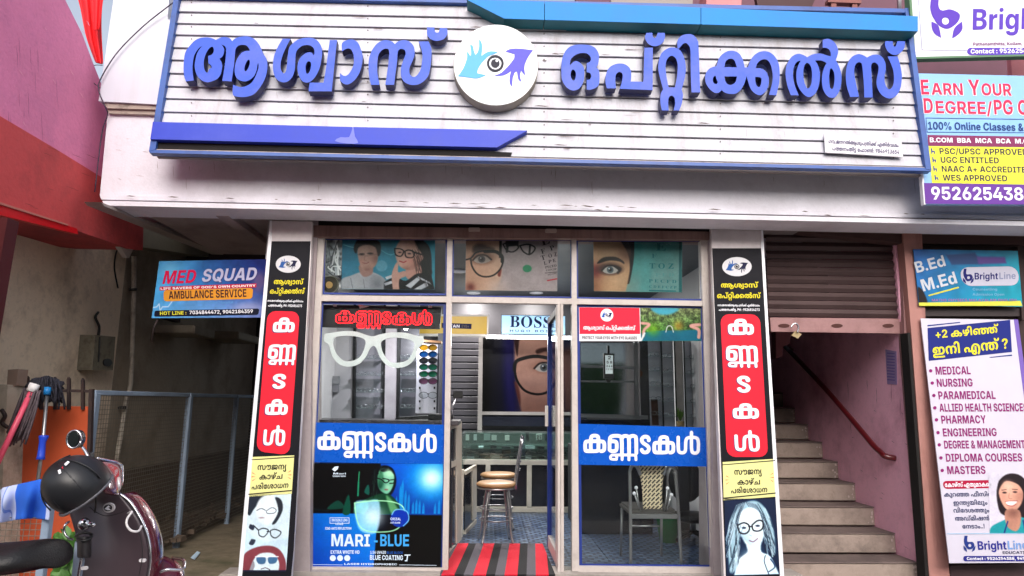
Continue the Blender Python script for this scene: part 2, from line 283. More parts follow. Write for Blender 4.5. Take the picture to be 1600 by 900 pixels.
# ------------------------------------------------------------------ lettering
LATIN = {  # advance, then outlines as steps from point to point, 250 units to the em
32: [67, []],
33: [79, [[32,-1,-12,9,-2,18,9,12,18,2,10,-4,5,-8,2,-11,-2,-7,-10,-10],[23,57,-5,124,41,1,-1,-124]]],
37: [250, [[180,-2,-18,8,-11,15,-3,13,1,25,8,16,14,10,13,4,18,-1,16,-9,10,-15,3,-11,-3,-30,-4,-9,-12,-11,-14,-6],[50,0,122,180,3,2,23,0,-2,-7,-120,-175],[181,23,15,-1,7,10,0,21,-7,12,-12,0,-7,-8,-3,-18],[52,93,-15,6,-10,10,-7,16,0,25,4,14,10,12,12,7,22,1,16,-6,15,-16,3,-21,-1,-18,-9,-18,-10,-8,-14,-4],[53,119,6,-3,9,2,6,7,0,28,-8,7,-11,0,-8,-10,0,-20]]],
38: [167, [[55,-2,-18,6,-19,15,-9,20,0,18,9,19,23,20,-11,18,-5,16,0,14,6,18,8,10,16,9,32,2,23,-12,9,-14,3,-13,0,-12,-7,-15,-10,-13,-17,-12,28,-33,5,10,5,21,30,-1,-2,-29,-13,-28,26,-31,-39,-1,-12,11,-27,-11],[62,30,18,-1,14,6,-32,37,-12,-10,-3,-11,3,-12],[68,114,12,6,10,12,0,12,-8,8,-16,-1,-7,-9,0,-12]]],
39: [81, [[28,107,-3,4,-3,70,35,1,-2,-74]]],
40: [98, [[51,-35,-17,33,-11,41,-3,25,3,46,9,41,18,40,35,2,2,-2,-21,-63,-6,-55,6,-47,21,-60]]],
41: [98, [[11,-34,21,62,5,29,1,23,-8,55,-19,56,35,2,14,-27,13,-47,4,-32,-1,-43,-9,-37,-19,-41]]],
43: [161, [[64,10,0,45,-45,1,-1,31,44,1,2,1,1,46,31,1,1,-47,47,-2,0,-29,-46,-2,-1,-46]]],
44: [67, [[8,-46,9,74,36,1,-19,-74]]],
45: [161, [[40,58,0,31,82,-1,0,-30]]],
46: [67, [[29,-2,-14,10,-3,9,0,9,10,12,18,3,9,-6,5,-7,1,-16,-10,-12]]],
47: [97, [[3,-27,57,214,2,3,30,0,1,-7,-57,-209]]],
48: [161, [[67,-1,-27,10,-19,24,-6,16,-5,25,0,34,9,36,16,25,16,10,14,4,27,1,18,-5,12,-7,19,-23,7,-19,3,-22,-1,-44,-9,-31,-17,-21,-23,-12],[69,33,14,-3,16,7,7,12,5,18,2,32,-4,27,-9,18,-15,8,-11,-1,-11,-6,-8,-12,-5,-16,-2,-32,3,-23,6,-18]]],
49: [161, [[22,0,0,32,44,0,2,3,0,109,-2,1,-39,-26,-1,34,42,29,38,0,2,-149,37,-2,0,-30]]],
50: [161, [[17,0,-1,28,80,73,9,14,2,11,-3,14,-6,7,-10,5,-11,0,-12,-3,-7,-6,-6,-19,-37,-1,2,21,7,14,16,16,25,9,30,1,25,-9,14,-13,9,-15,3,-16,-3,-19,-19,-29,-52,-50,75,-1,1,-31]]],
51: [161, [[65,-2,-23,7,-14,9,-14,19,-5,20,38,2,11,-18,18,-7,16,2,11,7,6,19,-2,9,-7,9,-12,7,-32,1,-3,3,0,23,40,39,-73,1,-1,30,121,2,0,-31,-46,-43,30,-9,16,-14,10,-25,-5,-27,-12,-17,-23,-14,-18,-4]]],
52: [161, [[96,0,-3,34,-86,0,-1,31,70,116,38,1,0,-4,-67,-111,46,-1,2,46,35,2,2,-2,0,-45,23,-2,1,-30,-23,-2,-1,-32]]],
53: [161, [[65,-1,-20,5,-20,15,-10,18,-3,16,38,1,6,-15,5,-5,11,-5,14,0,11,5,8,8,4,11,0,14,-4,11,-6,7,-15,7,-16,-2,-18,-12,-35,5,8,97,113,2,0,-33,-78,0,-4,-42,9,7,14,6,18,1,18,-4,12,-6,12,-12,9,-19,2,-16,-5,-29,-6,-11,-12,-13,-23,-11,-16,-3]]],
54: [161, [[67,-1,-28,10,-16,17,-9,25,2,29,11,25,51,76,39,1,2,-2,-44,-63,33,-2,16,-6,11,-10,12,-25,1,-19,-4,-18,-10,-18,-20,-15,-22,-6],[71,30,12,-1,11,3,14,14,3,12,-3,13,-5,9,-11,8,-23,0,-15,-14,-2,-16,3,-14]]],
55: [161, [[31,0,-1,3,73,144,-2,2,-84,0,-1,32,129,0,0,-32,-74,-148]]],
56: [161, [[65,-1,-32,10,-14,12,-7,12,-2,20,7,21,12,12,21,8,-14,6,-15,14,-4,12,0,18,10,19,20,15,20,6,30,-1,16,-4,16,-10,14,-18,2,-18,-4,-16,-12,-15,-17,-8,17,-6,14,-12,7,-14,2,-18,-7,-18,-21,-19,-29,-9],[69,28,21,-1,9,5,8,7,2,21,-12,15,-20,3,-10,-2,-12,-9,-4,-14,2,-11,8,-10],[69,110,21,-1,9,5,5,7,1,18,-10,12,-9,3,-14,0,-9,-5,-6,-7,-2,-16,5,-9]]],
57: [161, [[44,0,-1,3,43,62,-22,0,-18,4,-20,15,-7,10,-5,16,2,32,12,20,18,15,25,7,32,-3,23,-11,17,-21,5,-21,-4,-29,-13,-27,-48,-72],[69,94,9,-2,14,2,10,7,6,11,2,12,-4,14,-7,9,-10,5,-22,-2,-10,-8,-5,-9,0,-16,2,-9]]],
58: [67, [[29,-2,-14,10,-3,9,0,9,10,12,18,3,9,-6,5,-7,1,-16,-10,-12],[29,85,-9,4,-6,7,-2,16,12,14,18,1,12,-12,1,-16,-10,-12]]],
59: [67, [[8,-46,9,74,36,1,-19,-74],[33,85,-7,1,-9,9,-3,15,8,14,6,3,12,1,14,-9,4,-14,-4,-11,-5,-5]]],
61: [161, [[20,27,0,33,120,0,3,-3,0,-29,-3,-1],[20,86,0,33,120,0,3,-2,0,-28,-3,-3]]],
63: [143, [[60,-2,-9,5,-5,7,0,18,10,11,18,1,12,-9,2,-19,-10,-12],[51,56,-2,9,4,22,9,13,25,19,5,12,-2,11,-12,10,-16,0,-9,-6,-9,-17,-34,0,0,11,4,13,12,17,20,11,28,3,27,-5,18,-12,8,-11,5,-16,-3,-23,-13,-18,-27,-21,-5,-9,-1,-13]]],
65: [187, [[5,0,61,181,53,1,63,-181,-45,0,-13,38,-62,0,-13,-38],[72,72,42,0,-20,70,-2,3]]],
66: [164, [[16,0,-2,181,88,0,27,-9,10,-7,7,-12,4,-20,-2,-9,-7,-14,-12,-9,-10,-4,24,-13,10,-15,3,-22,-6,-21,-16,-17,-28,-8],[55,33,36,-1,15,6,8,11,-2,18,-8,7,-11,4,-37,0,-2,-2],[54,108,27,-2,16,3,10,10,0,19,-6,6,-10,5,-37,0]]],
67: [184, [[81,-1,-16,3,-18,9,-15,13,-11,15,-7,16,-4,23,2,41,12,27,21,23,18,10,16,4,34,0,25,-8,21,-17,12,-21,4,-18,-39,-1,-9,17,-12,10,-18,4,-20,-4,-15,-12,-9,-21,-2,-34,7,-23,16,-17,9,-4,19,-1,20,8,14,23,36,0,3,-4,-14,-32,-21,-19,-32,-11]]],
68: [179, [[16,0,-2,181,79,0,27,-6,16,-9,21,-24,12,-34,0,-23,-3,-23,-13,-29,-19,-18,-28,-12,-20,-3],[55,35,42,2,14,6,12,15,6,30,-1,22,-9,21,-15,12,-18,4,-31,0]]],
69: [153, [[16,0,-2,181,127,1,0,-34,-86,-1,1,-39,78,0,1,-2,-1,-31,-78,0,-1,-40,86,-1,1,-33]]],
70: [147, [[16,0,-2,181,124,0,0,-30,-2,-3,-81,-1,0,-44,74,-1,2,-1,0,-29,-2,-3,-73,0,-1,-68]]],
71: [187, [[81,-1,-16,3,-18,9,-14,13,-12,15,-7,16,-4,23,2,39,12,29,10,14,15,12,30,11,34,0,20,-6,21,-14,14,-19,6,-20,-38,-2,-10,15,-15,10,-16,2,-18,-4,-15,-12,-9,-19,-3,-29,6,-25,9,-15,14,-9,11,-3,21,1,19,12,7,21,-38,2,0,27,75,2,1,-40,-11,-28,-22,-21,-34,-11]]],
72: [185, [[16,0,-2,181,41,0,1,-72,73,1,1,71,40,0,0,-180,-40,0,-1,74,-73,1,-1,-75]]],
73: [114, [[9,0,0,33,25,0,3,2,0,112,-3,2,-25,0,-1,32,97,1,0,-33,-25,0,-3,-2,0,-112,3,-2,25,0,1,-32]]],
75: [179, [[16,0,-2,181,41,0,-1,-82,2,-2,69,85,47,-1,-66,-78,68,-102,-47,0,-48,74,-24,-26,0,-48]]],
76: [141, [[16,0,-2,181,40,0,1,-146,76,-1,3,-3,0,-30]]],
77: [231, [[16,0,0,182,60,-1,27,-78,13,-50,12,48,27,80,62,0,-1,-181,-39,1,0,139,-17,-62,-29,-78,-32,1,-30,84,-15,54,1,-138]]],
78: [188, [[16,0,-2,181,45,0,72,-121,3,0,-1,121,39,1,2,-181,-45,0,-75,124,1,-124]]],
79: [191, [[81,-1,-16,3,-18,9,-14,13,-12,15,-7,16,-4,23,2,41,8,20,8,14,21,19,30,11,34,0,32,-13,14,-12,11,-16,9,-28,0,-47,-4,-16,-10,-18,-20,-21,-28,-12],[82,35,20,-2,15,5,15,15,7,18,1,28,-4,20,-8,16,-20,12,-16,2,-20,-7,-12,-12,-7,-16,-3,-29,6,-25,11,-17]]],
80: [161, [[16,0,-2,181,86,0,29,-11,15,-14,9,-23,0,-25,-9,-23,-15,-14,-18,-9,-18,-3,-37,0,-1,-58],[55,92,33,0,16,7,6,7,3,13,-1,9,-6,11,-13,8,-37,2]]],
81: [192, [[142,-14,-15,17,-32,-6,-21,3,-18,6,-23,17,-16,25,-7,36,0,21,5,22,16,29,14,13,16,9,34,7,29,-5,30,-17,19,-27,8,-36,-1,-32,-9,-27,-18,-23,25,-32],[85,34,19,0,-19,25,1,5,29,-1,14,-14,10,22,1,29,-6,25,-14,17,-16,7,-18,-1,-19,-9,-12,-18,-4,-19,0,-22,5,-21,11,-16]]],
82: [164, [[16,0,-2,181,86,0,18,-4,13,-7,10,-10,9,-16,3,-29,-8,-25,-22,-21,36,-68,-43,-1,-34,62,-26,1,-1,-62],[55,97,33,-1,15,5,7,7,2,9,0,14,-5,9,-14,8,-37,1]]],
83: [165, [[67,-2,-23,6,-20,14,-12,21,-3,19,38,1,6,-15,7,-8,12,-4,16,-1,13,3,11,8,3,9,-2,9,-14,10,-48,12,-20,11,-15,19,-2,27,12,23,18,14,25,8,32,-1,25,-9,14,-12,9,-16,2,-18,-36,0,-9,16,-9,5,-14,2,-14,-2,-8,-5,-6,-9,1,-9,9,-10,52,-15,23,-13,7,-8,7,-13,0,-28,-9,-18,-17,-14,-31,-9]]],
84: [165, [[63,0,-1,147,-53,1,-1,33,148,1,0,-34,-53,-1,0,-146]]],
85: [180, [[75,-1,-16,3,-19,9,-16,17,-7,16,-3,16,0,120,40,0,1,-122,13,-19,9,-5,16,-1,19,6,9,10,4,9,1,122,39,1,1,-121,-6,-25,-14,-18,-19,-13,-25,-6]]],
86: [186, [[69,0,-65,181,45,0,45,-145,43,144,43,2,-60,-181]]],
87: [259, [[53,1,-48,181,44,-1,29,-134,11,54,21,81,40,-1,30,-133,30,133,44,0,-49,-181,-45,1,-30,122,-2,0,-29,-122]]],
88: [184, [[6,1,63,91,-58,89,47,0,34,-57,36,57,45,0,-57,-87,63,-93,-46,-1,-41,62,-41,-62]]],
89: [182, [[74,0,-2,67,-67,114,46,1,41,-77,38,76,46,1,-64,-115,-1,-66]]],
90: [165, [[12,0,-1,26,93,121,-92,2,0,32,141,0,1,-25,-93,-121,92,-2,1,-32]]],
97: [144, [[41,-1,-21,9,-10,13,-2,21,4,16,9,9,13,7,50,9,6,4,1,7,-6,9,-10,4,-18,-3,-10,-11,-34,3,3,12,13,16,21,10,25,2,27,-5,19,-14,9,-21,0,-95,-37,-1,-2,17,-12,-12,-9,-5,-13,-2],[54,26,18,-1,11,6,8,13,0,16,-32,-6,-9,-5,-5,-12,2,-6]]],
98: [156, [[81,-1,-16,8,-11,14,-3,-21,-37,1,1,181,38,-1,1,-67,18,18,14,4,13,0,16,-5,11,-7,10,-12,7,-13,5,-39,-5,-25,-7,-13,-12,-14,-13,-7,-14,-3],[71,31,10,-2,11,3,10,10,4,14,1,18,-3,13,-9,13,-9,4,-12,0,-9,-4,-7,-8,-5,-14,0,-20,3,-11,5,-9]]],
99: [145, [[62,-2,-27,11,-17,19,-9,27,2,34,11,23,19,16,23,8,32,-2,16,-7,12,-10,9,-14,4,-14,-5,-2,-31,-3,-4,10,-8,8,-11,3,-12,-1,-10,-8,-6,-16,-1,-13,3,-21,8,-12,16,-6,14,5,13,18,32,-4,2,-1,-1,-9,-10,-18,-16,-14,-23,-7]]],
100: [156, [[53,-1,-23,11,-10,12,-7,13,-4,18,-1,21,7,29,10,16,8,7,24,10,14,0,14,-5,16,-16,2,2,0,64,38,0,1,-180,-37,-1,-2,21,-12,-14,-11,-7],[67,31,15,-1,9,4,8,10,4,14,0,18,-4,14,-8,10,-9,4,-11,0,-8,-3,-9,-9,-4,-11,-1,-21,3,-13,7,-12]]],
101: [147, [[62,-2,-21,7,-20,18,-10,21,-2,34,9,27,17,19,27,11,25,0,20,-7,19,-16,12,-27,0,-27,-90,-1,3,-15,11,-13,11,-2,18,2,12,12,32,-3,1,-3,-8,-16,-18,-15,-23,-6],[47,83,54,0,-2,9,-8,10,-15,5,-10,-1,-11,-7]]],
102: [99, [[26,0,-1,101,-1,3,-22,2,0,27,23,2,1,18,4,14,14,15,21,6,29,-3,-2,-27,-2,-2,-16,0,-5,-3,-3,-6,-1,-12,28,-2,0,-27,-26,-2,-2,-3,0,-100]]],
103: [156, [[60,-52,-16,4,-14,7,-9,9,-6,14,4,3,29,4,14,-12,27,0,13,11,1,35,-14,-15,-20,-7,-23,3,-17,9,-14,19,-6,22,0,25,7,25,16,22,19,9,13,1,18,-4,11,-7,10,-12,2,21,36,0,2,-130,-6,-27,-10,-14,-20,-12,-18,-4],[73,32,14,1,7,5,7,12,3,13,-1,14,-7,18,-9,8,-9,2,-12,-2,-9,-6,-5,-9,-3,-15,1,-19,4,-11,8,-8]]],
104: [154, [[15,0,-1,181,37,1,3,-71,8,13,10,7,16,5,11,0,21,-7,16,-19,4,-18,0,-91,-39,0,-1,87,-10,12,-16,3,-13,-6,-7,-14,-1,-82]]],
105: [67, [[16,0,-2,133,38,1,1,-133],[27,151,-12,9,-2,16,12,12,18,0,10,-10,2,-9,-2,-9,-12,-9]]],
107: [144, [[15,0,-1,181,37,1,3,-98,43,50,44,-1,-48,-57,51,-75,-45,-1,-36,52,-10,-12,0,-39]]],
108: [76, [[42,1,-19,9,-9,18,1,154,38,-2,0,-141,3,-7,14,-4,3,-25,-10,-3]]],
109: [228, [[15,0,0,134,34,0,5,-22,13,17,23,7,14,-2,9,-5,7,-7,6,-13,19,20,18,7,23,-2,15,-10,6,-7,7,-27,-1,-90,-39,1,0,84,-7,14,-13,5,-14,-5,-7,-16,0,-82,-38,0,-1,87,-6,11,-14,5,-13,-6,-7,-13,-1,-84]]],
110: [154, [[15,0,-1,133,37,0,3,-22,11,15,23,10,23,-2,13,-8,10,-14,6,-20,0,-91,-39,0,-1,87,-10,12,-16,3,-13,-6,-7,-14,-1,-82]]],
111: [152, [[62,-2,-27,11,-17,19,-9,27,2,34,11,23,17,15,25,9,34,-3,22,-12,17,-23,6,-27,-3,-29,-9,-19,-21,-18,-23,-7],[66,30,10,-2,13,4,8,7,4,12,2,16,-2,18,-6,11,-10,8,-12,1,-11,-4,-7,-7,-5,-14,0,-29,7,-14]]],
112: [156, [[15,-51,0,185,36,0,3,-21,12,14,15,8,23,0,16,-6,16,-18,10,-22,2,-30,-10,-34,-16,-18,-14,-7,-11,-2,-18,1,-9,5,-16,17,-1,-71],[74,30,9,-1,12,4,8,10,4,14,0,20,-5,14,-7,9,-12,5,-13,-2,-7,-5,-10,-21,2,-29,8,-12]]],
113: [156, [[103,-50,0,68,-16,-14,-9,-5,-27,0,-23,12,-14,23,-5,21,-1,18,6,27,11,18,19,14,16,4,16,-1,13,-7,14,-15,2,21,34,0,3,-2,0,-182],[70,30,10,-1,14,7,7,12,3,11,0,16,-5,16,-10,10,-11,4,-12,-2,-6,-4,-7,-10,-4,-12,0,-20,3,-11,9,-12]]],
114: [101, [[15,0,-1,133,37,1,3,-22,4,10,9,9,14,4,14,-1,2,-1,-1,-32,-26,-1,-9,-7,-6,-8,-2,-11,0,-73]]],
115: [139, [[54,-2,-20,6,-14,10,-9,14,-2,11,34,4,11,-14,19,-4,14,5,4,7,-1,5,-11,7,-36,8,-18,8,-12,17,0,23,7,14,19,12,22,5,32,-3,11,-4,13,-10,8,-14,2,-7,-2,-2,-32,-3,-11,13,-14,3,-14,-6,-3,-11,10,-8,39,-8,16,-6,12,-13,2,-9,0,-16,-11,-18,-19,-12,-18,-4]]],
116: [94, [[54,-1,-19,7,-10,12,-3,14,0,70,-19,2,-1,28,2,2,18,1,2,32,36,0,3,-33,22,0,2,-2,-1,-28,-25,-2,0,-64,6,-8,19,-1,3,-27,-8,-3]]],
117: [154, [[49,-1,-18,8,-7,8,-7,14,-3,16,0,88,38,0,3,-88,8,-10,11,-4,16,4,10,14,1,84,38,0,1,-132,-36,-1,-3,23,-9,-13,-11,-8,-16,-4]]],
118: [148, [[51,1,-48,132,41,0,30,-98,30,98,41,1,-48,-133]]],
119: [212, [[42,1,-39,133,40,-1,22,-93,25,94,34,-1,23,-94,21,94,41,0,-40,-133,-40,1,-23,84,-23,-84]]],
120: [143, [[5,1,42,68,-40,64,41,1,25,-42,23,41,40,1,-40,-65,43,-68,-41,-1,-28,46,-25,-46]]],
121: [149, [[24,-51,-9,3,5,27,25,2,5,5,3,13,-50,135,41,0,30,-97,31,97,40,0,-61,-162,-12,-14,-12,-7,-15,-3]]],
122: [140, [[15,0,-1,24,63,77,-62,2,0,30,109,1,1,-26,-60,-75,61,-2,1,-30]]],
}
SERIF = {
66: [165, [[7,0,0,7,17,5,4,16,-1,119,-4,11,-16,5,0,6,93,0,18,-4,14,-6,14,-17,0,-23,-10,-14,-27,-13,25,-9,17,-16,5,-20,-7,-23,-17,-15,-25,-8],[74,10,17,0,11,5,6,7,4,20,-2,23,-4,9,-8,7,-18,5,-12,-1,-1,-2,0,-61,2,-7],[68,94,25,4,10,12,3,12,-2,25,-6,9,-9,5,-14,0,-5,-3,-3,-9]]],
67: [174, [[81,-3,-16,4,-18,9,-16,14,-11,16,-8,21,-2,18,0,18,8,27,18,26,29,18,37,5,43,-11,7,3,4,8,5,0,0,-58,-5,0,-10,21,-10,12,-14,11,-11,5,-25,-1,-11,-6,-10,-12,-9,-30,-3,-34,5,-36,9,-18,10,-10,9,-5,25,-3,27,10,21,19,7,-4,-19,-22,-20,-11,-21,-5]]],
68: [184, [[9,0,0,7,11,2,5,4,3,13,0,116,-5,16,-16,5,0,6,100,-1,25,-8,20,-13,8,-9,9,-19,5,-31,-3,-32,-7,-18,-12,-16,-18,-13,-21,-6],[74,10,26,2,14,10,11,20,5,34,-1,32,-3,18,-7,16,-17,15,-20,4,-11,-3,-3,-9,0,-127,1,-7]]],
69: [164, [[6,0,0,6,12,2,7,5,3,13,-1,123,-5,10,-16,5,0,5,141,0,0,-50,-4,1,-9,24,-12,10,-29,6,-18,-1,-6,-3,0,-64,17,1,9,5,8,12,4,16,2,2,4,-2,0,-79,-2,-3,-3,0,-5,21,-6,9,-13,7,-14,2,-2,-2,0,-55,1,-9,6,-6,18,-1,22,4,21,12,18,27,5,0,-9,-52]]],
70: [150, [[6,0,0,6,17,6,5,19,0,116,-6,11,-16,5,0,6,139,0,0,-50,-5,1,-8,24,-12,11,-23,5,-20,0,-8,-4,-1,-62,2,-2,14,2,9,4,7,10,6,20,5,1,1,-3,0,-82,-6,0,-5,23,-8,10,-16,6,-7,1,-2,-3,1,-64,8,-8,18,-3,1,-5]]],
71: [189, [[84,-3,-18,4,-18,9,-19,17,-9,14,-7,18,-3,20,1,23,7,23,18,26,30,18,20,4,19,0,40,-11,12,11,4,1,0,-60,-5,2,-10,20,-12,14,-25,14,-25,-2,-9,-6,-12,-18,-8,-32,1,-50,10,-29,16,-17,11,-4,18,-1,9,4,6,7,0,43,-8,7,-13,2,-3,4,84,0,-2,-4,-14,-4,-3,-5,-2,-48,-35,-12,-23,-3]]],
72: [195, [[7,0,0,7,17,5,4,16,0,116,-5,14,-16,5,0,6,82,0,0,-6,-12,-2,-7,-5,-3,-62,4,-1,56,1,-1,59,-5,7,-14,3,0,6,79,0,3,-2,-3,-4,-14,-5,-5,-14,1,-122,5,-11,15,-5,1,-5,-82,-1,-2,6,16,4,5,7,1,64,-56,1,-4,-1,1,-59,5,-11,16,-4,1,-6]]],
76: [159, [[7,0,0,7,17,5,4,14,0,116,-5,16,-16,5,-1,4,1,2,84,0,2,-2,-2,-4,-18,-4,-5,-12,1,-130,4,-5,9,-2,25,2,14,4,16,12,14,28,6,1,1,-6,-9,-50]]],
78: [184, [[151,-4,-109,132,-2,-1,1,-109,6,-8,14,-4,1,-4,-54,-2,0,7,16,4,4,16,0,116,-13,17,-7,3,0,6,50,0,86,-105,1,85,-5,10,-16,5,-1,4,55,0,-2,-5,-15,-5,-4,-11,0,-150]]],
79: [196, [[82,-3,-30,11,-25,23,-14,30,-2,36,11,34,23,26,30,14,36,2,19,-5,18,-9,21,-21,14,-30,2,-15,-1,-25,-6,-21,-9,-16,-24,-21,-18,-9,-18,-5],[88,6,21,0,14,8,9,15,8,29,1,41,-6,35,-15,22,-18,8,-18,-1,-14,-11,-12,-23,-3,-21,-1,-31,5,-34,10,-23,11,-10]]],
80: [156, [[7,0,0,7,17,5,4,16,0,116,-5,14,-16,5,0,6,86,0,28,-4,13,-6,12,-12,6,-21,-1,-16,-7,-13,-10,-9,-16,-8,-50,-4,1,-59,6,-8,14,-2,1,-6],[67,88,4,-3,18,2,9,4,8,10,2,14,0,23,-6,13,-9,8,-18,1,-7,-7]]],
82: [176, [[7,0,0,7,17,5,4,16,0,116,-5,14,-16,5,0,6,98,-1,22,-5,16,-9,10,-16,2,-14,-2,-14,-12,-16,-23,-11,45,-68,8,-7,6,-1,1,-6,-53,0,-50,77,-4,1,-4,-3,1,-54,5,-11,16,-4,1,-6],[68,88,25,1,9,5,8,12,2,32,-4,11,-8,8,-20,3,-10,-4]]],
83: [145, [[17,-4,0,62,7,-2,14,-33,11,-11,9,-4,18,-3,12,3,10,7,6,14,-2,14,-8,10,-50,27,-20,22,-5,16,0,13,9,23,10,10,20,9,23,0,29,-7,6,2,3,5,7,-1,0,-52,-2,-1,-4,1,-13,27,-10,10,-14,7,-16,1,-11,-3,-9,-10,-3,-12,4,-11,8,-8,54,-28,17,-16,7,-21,0,-11,-7,-23,-14,-15,-19,-8,-31,-3,-32,9,-9,-9]]],
84: [158, [[35,0,0,6,11,2,8,4,4,14,0,134,-19,-1,-13,-8,-10,-13,-5,-19,-6,-1,0,51,146,0,2,-2,0,-48,-2,-1,-5,1,-7,23,-7,9,-20,9,-14,0,0,-136,5,-13,18,-4,1,-6]]],
85: [183, [[75,-4,-25,9,-17,19,-6,34,0,88,-4,12,-16,5,-1,6,83,0,-1,-6,-17,-5,-4,-9,0,-105,5,-18,7,-10,12,-7,13,0,16,2,14,9,7,10,4,19,1,97,-5,12,-18,6,-1,5,53,1,1,-5,-13,-6,-5,-10,-1,-89,-4,-27,-5,-12,-10,-12,-15,-9,-19,-4]]],
90: [164, [[9,0,-1,3,4,9,89,146,-1,2,-21,0,-18,-1,-14,-5,-12,-10,-13,-26,-4,0,4,51,128,0,0,-7,-92,-150,37,-1,25,6,18,14,14,29,4,1,-4,-60]]],
}
